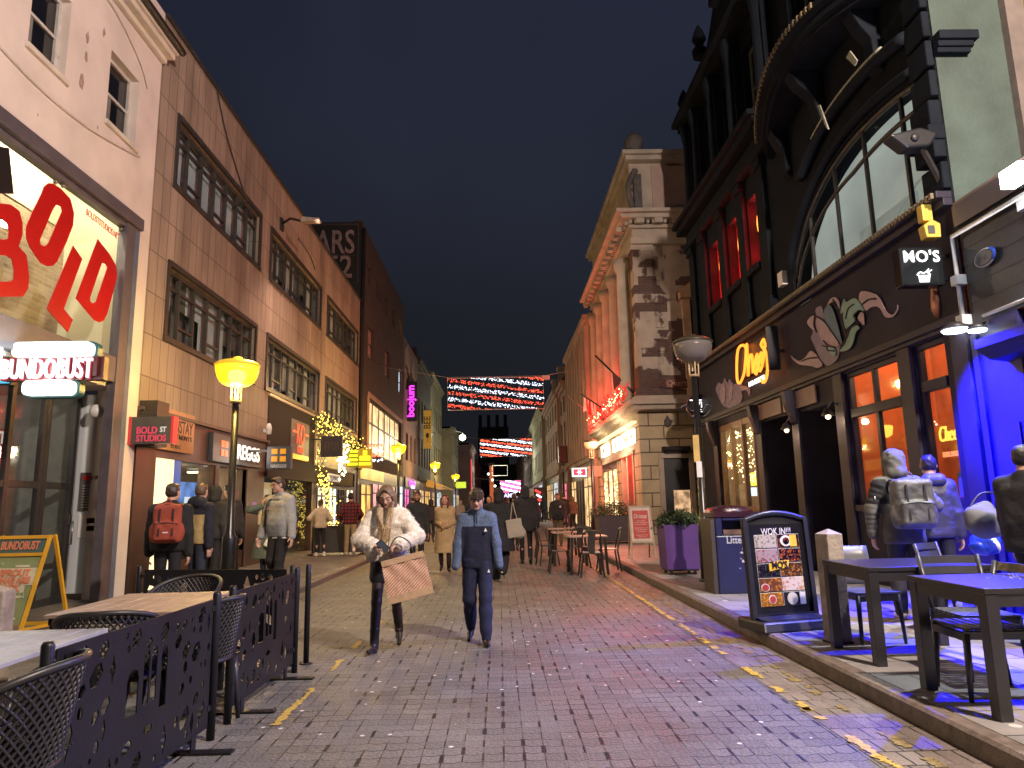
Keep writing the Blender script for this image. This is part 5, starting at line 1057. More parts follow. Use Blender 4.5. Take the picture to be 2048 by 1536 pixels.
p = MB(); p.mesh(fit(text_mesh("BAR NIGHTS", .125, .006, .002), .95, .11), 0, frame_right(XR-.1, *onx(1513, 762, XR-.1))); p.build("small_lettering", m_mo, sg)
p = MB(); (y0_, z0_), (y1_, z1_) = onx(1480, 772, XR-.1), onx(1540, 672, XR-.1); p.box(XR-.06, XR-.002, min(y0_,y1_)-.05, max(y0_,y1_)+.05, z0_+.15, z1_+.12); p.build("backing_panel", m_blackpaint, sg); lamp("neon_sign_light", (XR-.5, 15.1, 4.4), 14, (1,.3,.06), .2)
sh_ = thing("dark_side_box", "thin black box edge-on beside the orange neon script", "sign", (XR-.3, 13.9, 4.4)); p = MB(); p.box(XR-.30, XR-.06, 13.55, 13.62, 3.95, 4.85); p.build("box", m_blackpaint, sh_, .02); p = MB(); p.box(XR-.06, XR, 13.57, 13.60, 4.3, 4.36); p.build("bracket", m_frame, sh_)  # plain thin black box on the fascia
# painted creature-like drapery motif on the fascia, cut from board
mr_ = thing("fascia_artwork", "large painted flowing drapery cut-out in mauve and teal on the plum fascia", "artwork", (XR, 11.5, 4.1))
def art(name, polys, col, off, closed=True, ox=1560, oy=560, k=7.68, parent=mr_, th=.012):
    mb = MB()
    for pl_ in polys:
        pts = [onx(ox+x/k, oy+y/k, XR) for (x, y) in pl_]; pts = [(q.x, q.y) for q in smoothline([(a, c, 0) for a, c in pts], 3, True)]
        mb.mesh(shape_mesh([pts], th/2), 0, Matrix(((0,0,-1,XR-off),(1,0,0,0),(0,1,0,0),(0,0,0,1))))
    return mb.build(name, col, parent)
m_mv, m_tl, m_bl, m_pk, m_ink = mat("mauve paint", (.20,.165,.235), .6, var=.15), mat("teal paint", (.17,.31,.27), .6, var=.15), mat("steel blue paint", (.07,.14,.21), .6, var=.15), mat("pale pink paint", (.38,.28,.31), .6, var=.12), mat("ink line", (.012,.010,.016), .6)
art("mauve_body", [[(560,450),(650,400),(700,560),(780,740),(880,880),(930,980),(920,1150),(870,1250),(740,1320),(640,1220),(590,1120),(520,960),(490,880),(520,780),(430,660),(480,570),(570,560)]], m_mv, .012)
art("pale_fold", [[(600,560),(690,590),(780,770),(900,920),(920,1000),(860,1030),(760,1010),(680,960),(620,820),(575,680)], [(440,650),(500,560),(570,570),(560,750),(500,740)], [(190,1160),(300,1240),(400,1200),(490,1090),(580,1140),(610,1190),(680,1300),(600,1350),(500,1320),(330,1300),(240,1240)], [(1280,170),(1480,210),(1560,280),(1650,470),(1760,540),(1830,430),(1830,380),(1835,450),(1770,560),(1650,570),(1570,440),(1500,405),(1420,420),(1345,470),(1290,370),(1240,290)], [(1260,500),(1310,520),(1320,690),(1270,650),(1220,600)], [(745,410),(790,300),(865,265),(930,320),(950,440),(980,540),(920,430),(880,330),(800,350)]], m_pk, .024)
art("blue_fold", [[(790,380),(850,460),(910,640),(960,840),(990,960),(950,980),(860,820),(760,680),(710,560),(720,450)]], m_bl, .036)
art("teal_fold", [[(1020,290),(1050,340),(1170,280),(1240,320),(1330,470),(1260,460),(1180,540),(1200,610),(1090,720),(1040,740),(1010,600),(975,450)], [(1110,770),(1190,680),(1260,740),(1200,800),(1160,960),(1100,1060),(970,1100),(960,1040),(1040,950)], [(770,1040),(880,1060),(890,1150),(840,1160),(790,1090)]], m_tl, .036)
lk = MB()
for ln in ([(600,560),(720,640),(860,830),(960,980)], [(1000,500),(1010,700),(1060,820),(1040,960),(960,1060)], [(1180,370),(1090,440),(1050,600)], [(1240,670),(1130,740),(1060,900),(970,1000)], [(700,930),(770,1000),(880,1030)], [(690,1010),(760,1030),(770,1080),(880,1090)], [(370,1245),(480,1200),(600,1190)], [(1510,290),(1400,300),(1310,370)], [(570,560),(560,700),(600,800)], [(850,300),(900,400),(960,470)], [(1250,470),(1180,540),(1210,620),(1250,660)]):
    lk.tube(smoothline([(XR-.045, *onx(1560+x/7.68, 560+y/7.68, XR)) for (x, y) in ln], 4), .013, 5)
lk.build("ink_lines", m_ink, mr_)
m2_ = thing("small_fascia_artwork", "small lilac painted drapery motif at the far end of the plum fascia", "artwork", (XR, 17, 3.9))
art("lilac_body", [[(30,110),(50,60),(80,70),(100,20),(120,60),(140,30),(170,70),(215,60),(250,90),(290,100),(300,140),(290,160),(270,120),(230,130),(240,180),(200,250),(150,260),(90,240),(60,190),(40,140)]], mat("lilac paint", (.19,.15,.27), .6, var=.3, vs=9), .012, ox=1425, oy=750, k=3.9, parent=m2_)
art("lilac_fold", [[(70,120),(95,60),(110,130),(100,220),(75,190)], [(140,90),(165,80),(160,180),(140,200)], [(215,90),(265,85),(285,110),(240,110)]], mat("pale lilac paint", (.30,.22,.30), .6, var=.3, vs=9), .024, ox=1425, oy=750, k=3.9, parent=m2_)

# ================================================================ low dark bar with blue light (right, nearest)
m_clad = blocks("black boarding", (.015,.018,.026), (.02,.023,.032), (.003,.003,.004), 30, .23, .012, 'YZ', rough=.42, bump=.5, stain=.2, offset=0)
b = thing("boarded_bar", "low black boarded bar with blue lit doorway and white pipe frame", "building", (XR, 6, 0))
w_ = MB(); facade(w_, XR, -1, 2.2, 8.05, 3.42, 4.66, [], .1); w_.build("boarding", m_clad, b)
w_ = MB(); w_.box(XR-.06, XR+.2, 2.2, 8.055, 4.66, 4.93); w_.box(XR+.1, 12, 2.2, 8.05, 4.86, 4.93); w_.build("parapet", mat("purple black fascia", (.03,.024,.032), .4), b)
w_ = MB(); w_.box(XR-.04, XR+.1, 2.2, 8.055, 4.93, 4.975); w_.build("coping", mat("brown coping", (.16,.11,.09), .6), b)
w_ = MB(); w_.box(XR, XR+.25, 7.32, 8.08, .12, 3.42); w_.box(XR-.03, XR, 7.32, 7.42, .12, 3.3); w_.box(XR-.03, XR, 7.98, 8.08, .12, 3.3); w_.box(XR-.02, XR, 7.5, 7.9, .25, 1.1); w_.box(XR-.02, XR, 7.5, 7.9, 1.25, 2.2); w_.build("panelled_pilaster", mat("blue light tint", (.018,.016,.085), .5), b)  # blue of the floodlights is put into the panel colour
w_ = MB(); w_.box(XR+.22, XR+.3, 2.2, 7.32, .12, 3.42); w_.build("bar_window", m_black_glass, b)
w_ = MB()
for y in (3.2,4.3,5.4,6.5,7.2): w_.box(XR+.12, XR+.22, y, y+.1, .12, 3.0)
w_.box(XR+.12, XR+.22, 2.2, 7.32, .12, .7); w_.build("bar_window_frame", m_blackpaint, b)
w_ = MB(); w_.prism([(XR+.2,2.2,3.10),(XR-.36,2.2,3.12),(XR-.36,2.2,3.02),(XR-.2,2.2,2.90),(XR+.2,2.2,2.85)], (0,5.35,0)); w_.build("canopy", mat("black canopy", (.012,.011,.012), .5), b)
pp = MB(); pp.tube([(XR-.07,8.1,3.46),(XR-.07,8.1,4.56),(XR-.07,2.3,4.56)], .028, 8); pp.tube([(XR-.07,7.75,3.46),(XR-.07,2.3,3.46)], .022, 8)
for (y, z) in ((8.1,4.0),(8.1,3.5),(6.9,4.45)): pp.box(XR-.12, XR, y-.06, y+.06, z-.06, z+.06)
pp.build("conduit", mat("white conduit", (.55,.55,.56), .5), b)
ov = thing("oval_badge", "small oval white and blue badge on the black boarding", "badge", (XR-.05, 7.7, 4.15)); y, z = onx(1970, 515, XR-.04)
p = MB(); p.lathe((XR-.03, y, z), [(.02,-.02),(.17,-.02),(.17,.0),(.02,.0)], 26, 0, 'X', 1, .62); p.build("rim", mat("badge white", (.6,.6,.62), .4), ov); p = MB(); p.lathe((XR-.053, y, z), [(.13,-.004),(.15,-.004),(.15,.0),(.13,.0)], 26, 0, 'X', 1, .62); p.build("ring", mat("badge black", (.03,.03,.04), .4), ov)
p = MB(); p.lathe((XR-.042, y-.115, z+.01), [(.01,-.012),(.07,-.012),(.07,0),(.01,0)], 14, 0, 'X', 1, 1.1); p.build("blue_end", mat("badge blue", (.03,.08,.5), .4), ov); p = MB(); p.mesh(text_mesh("BAR", .09, .004, .002, 1), 0, frame_right(XR-.057, y+.03, z)); p.build("lettering", MATS["badge black"], ov)
wl = thing("wall_floodlight", "bright white floodlight on the black boarding at the right edge", "floodlight", (XR, 6.6, 4.6)); p = MB(); p.box(XR-.34, XR-.2, 6.58, 6.86, 4.60, 4.78); p.build("lens", glow("flood lens", (.92,.98,1), 14), wl); p = MB(); p.box(XR-.2, XR-.08, 6.6, 6.84, 4.6, 4.8); p.box(XR-.08, XR, 6.7, 6.74, 4.65, 4.75); p.build("housing", m_blackpaint, wl); lamp("wall_floodlight_spill", (XR-.5, 6.5, 4.75), 55, (.9,.97,1), .08)
bl_ = thing("blue_spotlight", "pair of blue floodlights above the panelled blue lit doorway", "floodlight", (XR, 8.0, 3.4))
p = MB(); y, z = onx(1917, 660, XR-.12); p.lathe((XR-.16, y, z), [(.01,-.04),(.13,-.025),(.15,.0),(.01,.01)], 16); y2, z2 = onx(1958, 660, XR-.12); p.lathe((XR-.14, y2, z2), [(.01,-.03),(.09,-.02),(.10,.0),(.01,.01)], 16); p.build("lens", glow("blue lens", (.75,.85,1), 8), bl_)
p = MB(); p.lathe((XR-.16, y, z+.012), [(.14,0),(.15,.02),(.06,.08),(.02,.09)], 14); p.lathe((XR-.14, y2, z2+.012), [(.09,0),(.10,.02),(.04,.06),(.02,.07)], 14); p.bar((XR-.16,y,z+.06),(XR,y,z+.12),.03,.03); p.bar((XR-.14,y2,z2+.05),(XR,y2,z2+.1),.03,.03); p.build("housing", m_frame, bl_)
lamp("blue_floodlight_a", (XR-.62, y-.25, z-.04), 5200, (.006,.006,1), .06, "SPOT", (XR+.25, y-.45, 1.0), radians(88), .8); lamp("blue_floodlight_b", (XR-.40, y2-.05, z2-.06), 1500, (.006,.006,1), .06, "SPOT", (XR-1.6, y2-1.6, 0), radians(125), .7)
# brick building seen past the sage flank
b = thing("corner_brick_building", "brown brick building corner at the top right above the black bar", "building", (7, 8, 5)); p = MB(); p.box(6.62, 6.86, 7.95, 8.3, 4.93, 19); p.build("brown_pier", mat("brown render strip", (.14,.115,.10), .7), b); p = MB(); p.box(6.86, 6.95, 7.9, 8.3, 4.93, 19); p.build("yellow_lit_edge", mat("yellow lit brick edge", (.42,.33,.08), .7, var=.3, vs=4), b); p = MB(); p.box(6.95, 14, 7.9, 8.3, 4.93, 19); p.build("brick_wall", blocks("brown brick", (.28,.18,.10), (.36,.25,.14), (.2,.15,.1), .225, .075, .012, 'XZ', rough=.85, bump=.5), b)  # ochre strip stands for yellow light on the brick
# ================================================================ street lamps
m_post = mat("black lamp post paint", (.012,.013,.014), .3, var=.2, vs=6, spec=.6)
def bowl_glass(name, tint, em, s, a):
    m, n, l, p = _new(name)
    p.inputs["Base Color"].default_value = rgb(tint); p.inputs["Roughness"].default_value = .25
    p.inputs["Emission Color"].default_value = rgb(em); p.inputs["Emission Strength"].default_value = s
    t = n.new("ShaderNodeBsdfTransparent"); t.inputs[0].default_value = rgb(tint); mx = n.new("ShaderNodeMixShader"); mx.inputs[0].default_value = a
    l.new(t.outputs[0], mx.inputs[1]); l.new(p.outputs[0], mx.inputs[2]); l.new(mx.outputs[0], n["Material Output"].inputs[0]); return m
m_bowl = bowl_glass("yellow lamp bowl", (1,.82,.12), (1,.60,.012), .90, .58)
m_bowl_off = bowl_glass("unlit lamp bowl", (.34,.31,.29), (.5,.45,.4), .02, .45)
m_bowl_amber = bowl_glass("amber lit bowl", (1,.8,.5), (1,.62,.25), .38, .8)
m_bulb = glow("yellow lamp bulb", (1,.88,.34), 14)
def street_lamp(loc, top, label, bowl, bulb, r=.29, group=None, watt=0, name="street_lamp", col=(1,.62,.14)):
    t = thing(name, label, "street lamp", None, group)
    p = MB(); p.tube([(0,0,0),(0,0,.9),(0,0,.92),(0,0,1.0),(0,0,top-.55)], [.105,.105,.10,.062,.052], 12); p.tube([(0,0,0),(0,0,.05)], .14, 12)
    p.build("post", m_post, t)
    p = MB()
    for a in (0, pi/2, pi, 3*pi/2): p.bar((.075*cos(a),.075*sin(a),top-.62), (.085*cos(a),.085*sin(a),top-.30), .02, .02)
    p.lathe((0,0,top-.62), [(.06,-.02),(.09,-.02),(.09,.02),(.05,.02)], 10); p.build("yoke", mat("lamp yoke gold", (.42,.30,.14), .4), t)
    p = MB(); p.lathe((0,0,top-.04-.30*r/.29), [(.07*r/.29,0),(.165*r/.29,.025*r/.29),(.225*r/.29,.07*r/.29),(.265*r/.29,.14*r/.29),(.287*r/.29,.22*r/.29),(r,.30*r/.29)], 28); p.build("bowl", bowl, t)
    p = MB(); k = r/.29; p.lathe((0,0,top-.04), [(.30*k,-.015),(.305*k,.01),(.24*k,.06),(.10*k,.085),(.07*k,.09),(.06*k,.13),(.02,.15)], 24); p.build("lid", mat("lamp lid", (.06,.05,.03), .4) if not watt else glow("glowing lid", (1,.55,.02), .55, base=(.5,.35,.05)), t)
    if bulb: p = MB(); p.lathe((0,0,top-.20*r/.29), [(.01,-.11),(.09,-.085),(.14,0),(.12,.09),(.01,.13)], 16); p.build("bulb", bulb, t)
    t.location = loc
    if watt:
        lamp("street_lamp_light", (loc[0]+.0, loc[1]-.0, loc[2]+top-.48), watt*.72, col, .14)
        lamp("street_lamp_light_up", (loc[0]+.3, loc[1]-.0, loc[2]+top+.25), watt*.28, col, .14)
    return t
G_L = "yellow lit street lamps"
street_lamp((-4.13, 11.0, .1), 3.62, "tall yellow lit street lamp standing in front of the bakery fascia", m_bowl, m_bulb, .33, G_L, 330)
street_lamp((-4.36, 30.6, .1), 3.95, "second yellow lit street lamp beside the brick building's lit bay window", m_bowl, m_bulb, .33, G_L, 420)
street_lamp((-4.3, 47.5, .1), 4.15, "third yellow lit street lamp below the ochre banner", m_bowl, m_bulb, .34, G_L, 380)
street_lamp((-4.2, 68.0, .1), 4.2, "farthest small yellow street lamp near the green sign", m_bowl, m_bulb, .38, G_L, 300)
G_R = "unlit bowl lamps on the right pavement"
lp = street_lamp((3.36, 11.7, .12), 4.02, "unlit clear bowl street lamp between the litter bin and planter", m_bowl_off, None, .33, G_R)
street_lamp((3.34, 25.2, .12), 3.5, "amber tinted bowl lamp beside the cafe tables", m_bowl_amber, None, .26, G_R, 0)
street_lamp((4.0, 44.0, .12), 4.05, "white bowl lamp under the dark box far right", m_bowl_off, None, .36, G_R)
cb = MB(); cb.tube(smoothline([(-.28,0,2.84),(-.18,0,2.9),(-.1,0,2.8),(0,0,2.82),(.1,0,2.8),(.18,0,2.9),(.28,0,2.84)]), .014, 5); cb.tube(smoothline([(-.25,0,2.83),(-.12,0,2.7),(0,0,2.74),(.12,0,2.7),(.25,0,2.83)]), .01, 5); cb.build("scroll_bracket", m_post, lp)
st = thing("post_notice", "small yellow and white notice strapped to the unlit lamp post", "notice", (3.33, 11.6, 2.3)); p = MB(); p.box(3.24, 3.34, 11.60, 11.615, 2.05, 2.5); p.build("yellow_sheet", mat("yellow sheet", (.55,.38,.1), .6), st); p = MB(); p.box(3.27, 3.36, 11.59, 11.599, 1.8, 2.06); p.build("white_sheet", m_whiteplastic, st)
sg = thing("round_sign", "round black sign with lit white numerals behind the unlit lamp post", "sign", (5.3, 19.3, 3.8)); (x, z) = ony(1397, 812, 19.3); (x2, _) = ony(1421, 812, 19.3); r = x2-x
p = MB(); p.lathe((x, 19.3, z), [(.02,0),(r,0),(r,.12),(.02,.12)], 30, 0, 'Y'); p.build("disc", m_black, sg); p = MB(); p.tube([(x+r*cos(t), 19.29, z+r*sin(t)) for t in [2*pi*i/30 for i in range(30)]], .012, 6, closed=True); p.build("rim", mat("dull red rim", (.22,.06,.05), .5), sg)
p = MB(); p.mesh(fit(text_mesh("75", .40, .006, .012, .85, 1, .1), .34, .30), 0, frame_front(x+.04, 19.285, z-.03)); p.box(x-.24, x+.14, 19.28, 19.288, z+.15, z+.18); p.build("numerals", m_mo, sg); p = MB(); p.box(x, 5.7, 19.34, 19.38, z-.02, z+.02); p.build("bracket", m_frame, sg)
# bracket street light on the tiled building, its head leaning over the street
bl2 = thing("bracket_street_light", "grey street light on a bracket from the tiled building", "street light", (XL, 18.7, 9.2)); (x, z) = ony(566, 452, 18.0); (x2, z2) = ony(640, 441, 18.0)
p = MB(); p.tube([(XL,18.7,9.27),(XL+.35,18.4,9.33),(x2-.45,18.0,z2-.02)], .035, 8); p.box(XL, XL+.06, 18.6, 18.8, 9.1, 9.45); p.build("arm", m_frame, bl2)
p = MB(); p.prism([(x2-.5,17.9,z2-.05),(x2,17.9,z2-.03),(x2,17.9,z2+.03),(x2-.45,17.9,z2+.08)], (0,.24,0)); p.build("head", mat("lamp head grey", (.35,.28,.25), .5), bl2); lamp("bracket_street_light_beam", (x2-.2, 17.9, z2-.15), 1300, (1,.66,.47), .15, "SPOT", (1.5, 20, 0), radians(150), .6)
# far small lamps
for i, (px, py, y, nm) in enumerate([(925,875,62,"glaring pale street light hung on the olive building"),(1082,900,70,"small white street light right of the second light panel"),(1066,925,95,"small greenish street light lower right of the second light panel"),(985,960,100,"lowest left globe light near the far pink panel"),(977,948,95,"left globe light beside the empty lit frame"),(990,972,110,"left globe light by the far pink panel"),(1060,948,105,"right globe light above the far crowd"),(1051,958,110,"right globe light near the black jacket head"),(1054,966,115,"lower right globe light near the far crowd")]):
    x, z = ony(px, py, y); t = thing("hanging_lamp", nm, "street light", (x, y, z), "far white lights strung over the street"); k = .30 if i == 0 else .17*y/100
    p = MB(); p.lathe((x,y,z), [(.01,-k),(k*.8,-k*.6),(k,0),(k*.8,k*.6),(.01,k)], 12); p.build("globe", glow("pale street light", (1,1,.72), 5) if i == 0 else glow("white far lamp", (1,1,.85), 4), t)
    p = MB(); p.tube([(x,y,z+k*.9),(x,y,z+k*1.5)], k*.3, 6); p.tube([(x,y,z+k*1.5),(x+(-1.5 if x < 0 else 1.5),y,z+k*1.5+.3)], .02, 5); p.build("hanger", m_frame, t)
x, z = ony(925, 875, 62); lamp("far_street_light", (x, 61.3, z), 500, (1,1,.7), .2)
lamp("far_street_light_right", (1.2, 72, 6), 700, (1,.95,.75), .3); lamp("far_crossing_light", (0, 100, 6), 1200, (1,.85,.6), .5); lamp("far_street_light_left", (-3.5, 47, 5.5), 240, (1,.55,.35), .2)
# ================================================================ Christmas light panels hung across the street
m_lr, m_lw = glow("red pea light", (1,.09,.04), 4.0), glow("blue white pea light", (.75,.84,1), 4.2)
m_wire = mat("light frame wire", (.25,.2,.2), .5)
def light_panel(name_label, y, c00, c11, n_, r, seed, band=.36):
    rs = random.Random(seed); (x0, z1), (x1, z0) = ony(*c00, y), ony(*c11, y); t = thing("light_panel", name_label, "light decoration", ((x0+x1)/2, y, z0), "striped light panels over the street")
    p = MB(); p.tube([(x0,y,z0),(x1,y,z0),(x1,y,z1),(x0,y,z1)], .022, 6, closed=True)
    for k in (.25,.5,.75): p.tube([(x0+(x1-x0)*k,y,z0),(x0+(x1-x0)*k,y,z1)], .010, 5)
    p.tube([(x0,y,(z0+z1)/2),(x1,y,(z0+z1)/2)], .010, 5); p.tube([(-6.2,y+.3,z1+.8),(x0,y,z1+.05),(x1,y,z1+.05),(6.2,y+.3,z1+.8)], .012, 5); p.build("wire_frame", m_wire, t)
    red, wh = [], []; H = z1-z0; W = x1-x0
    for _ in range(n_):
        u, v = rs.random(), rs.random(); s = (1-v)-u*.42+.004*sin(u*14); k = s/ .40; f = k-math.floor(k)
        if f < .25: red.append((x0+u*W, y+rs.uniform(-.03,.03), z0+v*H))
        elif .47 < f < .76: wh.append((x0+u*W, y+rs.uniform(-.03,.03), z0+v*H))
    p = MB(); p.dots(red, r); p.build("red_lights", m_lr, t); p = MB(); p.dots(wh, r); p.build("white_lights", m_lw, t)
    return t, x0, x1, z0, z1
t, x0, x1, z0, z1 = light_panel("large nearest striped panel of red and white lights over the street", 32, (895,757), (1088,817), 2400, .0165, 4)
p = MB(); p.box(x1-.05, x1+.3, 31.9, 32.15, z1-.12, z1+.06); p.build("control_box", mat("light box", (.3,.25,.22), .6), t)
light_panel("second striped light panel hanging farther down the street", 57, (960,879), (1064,912), 1900, .030, 5)
t, x0, x1, z0, z1 = light_panel("small pink and white striped panel at the far end of the street", 105, (1001,962), (1041,984), 1500, .075, 6)
for ch in kids(t):
    if ch.name.startswith("red"): ch.data.materials[0] = glow("pink pea light", (1,.10,.30), 2.6)
p = MB(); p.mesh(text_mesh("CAMEL", .85, .02, .03, .95), 0, frame_front((x0+x1)/2-.3, 105, z0-.5)); p.build("light_lettering", glow("violet white letters", (.65,.6,1), 1.6), t)
t = thing("empty_light_frame", "empty thin white light frame over the far street", "light decoration", (0,100,7)); (x0, z1), (x1, z0) = ony(984, 931, 100), ony(1015, 951, 100); p = MB(); p.tube([(x0,100,z0),(x1,100,z0),(x1,100,z1),(x0,100,z1)], .05, 6, closed=True); p.build("wire_frame", glow("thin white light", (.8,.75,.6), .5), t); p = MB(); p.tube([(-4,100,z1+.5),(x0,100,z1),(x1,100,z1),(4,100,z1+.5)], .02, 5); p.build("catenary", m_frame, t)
# festive garland over the pub end of the tiled building
gr = thing("fairy_light_garland", "leafy garland of yellow fairy lights along the pub fascia", "garland", (XL+.3, 26, 4)); rs = random.Random(31)
pth = smoothline([(XL+.2,22.6,4.15),(XL+.3,23.4,4.22),(XL+.3,24.5,4.05),(XL+.3,26,3.9),(XL+.3,27.5,3.8),(XL+.3,29.4,3.65)], 10); lf = MB(); dl = []
for q_ in pth:
    for k in range(9):
        c = q_+Vector((rs.uniform(-.2,.2), rs.uniform(-.25,.25), rs.gauss(0,.13))); a = Vector((rs.uniform(-1,1),rs.uniform(-1,1),rs.uniform(-1,1))).normalized()*.09; d = Vector((rs.uniform(-1,1),rs.uniform(-1,1),rs.uniform(-1,1))).normalized()*.035
        lf.add([c-a, c+d, c+a, c-d], [(0,1,2,3)])
    for k in range(5): dl.append(q_+Vector((rs.uniform(-.28,.28), rs.uniform(-.3,.3), rs.gauss(0,.15))))
p2 = smoothline([(XL+.25,22.7,4.3),(XL+.25,22.75,3.2),(XL+.3,22.9,2.3),(XL+.35,23.5,1.9),(XL+.35,23.9,1.2),(XL+.35,24.2,.6)], 10)
for q_ in p2:
    sp = .07 if q_.z > 2.4 else .20
    for k in range(2 if q_.z > 2.4 else 7): dl.append(q_+Vector((rs.gauss(0,.1), rs.gauss(0,sp), rs.gauss(0,.14))))
    for k in range(3): c = q_+Vector((rs.gauss(0,.1), rs.gauss(0,sp), rs.gauss(0,.12))); lf.add([c+Vector((0,-.09,0)), c+Vector((.02,0,.04)), c+Vector((0,.09,0)), c-Vector((.02,0,.04))], [(0,1,2,3)])
lf.build("foliage", mat("garland leaf", (.035,.05,.02), .7), gr); p = MB(); p.dots(dl, .024); p.build("fairy_lights", glow("yellow fairy light", (1,.66,.10), 4.5), gr)
lamp("garland_fill_light", (XL+3.0, 24.5, 5.4), 330, (1,.66,.22), .15); lamp("garland_light_low", (XL+.8, 23.6, 1.6), 40, (1,.75,.4), .1)  # first one: golden light for the wall, added well out from the garland
# hanging signs of the left shops
def boxsign(name, label, y, c00, c11, face, d=.16, wall=XL):
    (x0, z1), (x1, z0) = ony(*c00, y), ony(*c11, y); t = thing(name, label, "sign", (x0, y, z0)); p = MB(); p.box(x0, x1, y, y+d, z0, z1); p.build("box", face, t, .012)
    p = MB(); p.box(min(x0,wall), max(wall,x0 if wall < x0 else x1), y+d*.4, y+d*.4+.04, z1-.12, z1-.07) if wall < x0 else p.box(x1, wall, y+d*.4, y+d*.4+.04, z1-.12, z1-.07); p.build("bracket", m_frame, t); return t, x0, x1, z0, z1
t, x0, x1, z0, z1 = boxsign("bakery_box_sign", "square slate blue sign with four orange squares", 16.6, (534,893), (581,938), mat("slate blue sign", (.045,.055,.075), .4))
p = MB(); xm = (x0+x1)/2; s_ = (x1-x0)*.12
for i in (-1,1):
    for j in (-1,1): p.box(xm+i*s_*1.45-s_, xm+i*s_*1.45+s_, 16.58, 16.598, (z0+z1)/2+.06+j*s_*1.3-s_*.9, (z0+z1)/2+.06+j*s_*1.3+s_*.9)
p.build("orange_squares", glow("orange squares", (.85,.35,.02), .6), t); p = MB(); p.mesh(text_mesh("GREGGS", .1, .003, .002, 1), 0, frame_front(xm, 16.59, z0+.07)); p.build("lettering", mat("pale blue letters", (.4,.42,.45), .5), t)
fs = thing("bakery_fascia_sign", "long slate blue bakery fascia with glowing white letters", "sign", (XL, 16, 2.5)); p = MB(); p.box(XL, XL+.1, 14.6, 17.6, 2.42, 3.02); p.build("panel", MATS["slate blue sign"], fs, .01)
p = MB(); p.mesh(fit(text_mesh("GREGGS", .50, .012, .006), 1.85, .34), 0, frame_left(XL+.115, 16.45, 2.72)); p.build("lettering", glow("peach white letters", (1,.86,.72), 1.25), fs); p = MB(); p.mesh(fit(text_mesh("GREGGS", .50, .006, .024), 1.92, .40), 0, frame_left(XL+.103, 16.47, 2.70)); p.build("letter_shadow", m_black, fs)
p = MB()
for i in (0,1):
    for j in (0,1): p.box(XL+.1, XL+.115, 15.0+i*.2, 15.16+i*.2, 2.56+j*.19, 2.70+j*.19)
p.build("orange_squares", glow("red orange squares", (1,.17,.03), .9), fs); lamp("bakery_sign_light", (XL+.45, 16.4, 2.7), 14, (1,.8,.65), .3)
fs = thing("apartment_sign", "orange board sign partly hidden behind the grey studio sign", "sign", (XL, 12.8, 2.6)); p = MB(); p.box(XL+.02, XL+.08, 12.15, 13.7, 2.5, 3.24); p.build("board", mat("peach board", (.55,.30,.17), .6, var=.06), fs); p = MB(); p.box(XL, XL+.3, 11.72, 12.14, 2.5, 3.26); p.build("end_box", m_frame, fs)
p = MB(); p.mesh(fit(text_mesh("OCEANSTAY", .33, .003, .003), 1.38, .24), 0, frame_left(XL+.083, 12.93, 2.96)); p.mesh(fit(text_mesh("APARTMENTS", .15, .003, .003), 1.1, .09), 0, frame_left(XL+.083, 13.05, 2.77)); p.mesh(text_mesh("TO RENT", .10, .003, .002, 1), 0, frame_left(XL+.083, 12.95, 2.58)); p.build("lettering", m_black, fs)
t, x0, x1, z0, z1 = boxsign("pub_box_sign", "dark unlit square sign under the yellow fairy light garland", 22.4, (642,872), (684,913), m_frame)
p = MB()
for i in range(5): p.box(x0+.12+i*.1, x0+.17+i*.1, 22.385, 22.399, z0+.2, z1-.2)
p.build("faded_lettering", mat("faded brown letters", (.06,.045,.03), .7), t)
t, x0, x1, z0, z1 = boxsign("noodle_box_sign", "yellow box sign with a glowing yellow bowl symbol", 24.2, (717,898), (743,936), glow("ochre sign", (.55,.30,.01), .55))
xm = (x0+x1)/2; p = MB(); p.box(xm-.2, xm+.2, 24.18, 24.198, z0+.1, z0+.2); p.box(xm-.18, xm+.18, 24.18, 24.198, z0+.26, z0+.42); p.box(xm-.07, xm+.07, 24.18, 24.198, z0+.44, z1-.06); p.build("bowl_symbol", glow("bright yellow symbol", (1,.85,.02), 1.6), t)
t, x0, x1, z0, z1 = boxsign("yellow_stripe_sign", "bright yellow striped light sign beside the bowl sign", 23.6, (693,902), (716,934), glow("olive sign", (.3,.25,.01), .5))
p = MB()
for i in range(4): p.box(x0+.04+.03*i, x1-.02, 23.58, 23.598, z0+.06+i*.14, z0+.14+i*.14)
p.build("light_stripes", MATS["bright yellow symbol"], t); p = MB(); p.dots([(x0-.12+random.gauss(0,.1), 23.5, z0+.3+random.gauss(0,.28)) for _ in range(60)], .045); p.build("light_cluster", glow("white yellow cluster", (1,.95,.55), 5), t)
t = thing("red_snow_decoration", "small hanging stars of red and white lights by the yellow sign", "light decoration", (-4.6, 27, 4)); rs = random.Random(8); (xa, za), (xb, zb) = ony(738, 890, 26), ony(765, 925, 26); p = MB(); p.dots([(xa+(xb-xa)*rs.random(), 26, za+(zb-za)*(.1*rs.random()+.55*(k%2))) for k in range(36)], .035); p.build("red_lights", m_lr, t); p = MB(); p.dots([(xa+(xb-xa)*rs.random(), 26, za+(zb-za)*(.28+.1*rs.random()+.55*(k%2))) for k in range(30)], .03); p.build("white_lights", m_lw, t); p = MB(); p.tube([(-6,26,za+.1),(xb,26,za)], .012, 5); p.build("wire", m_frame, t)
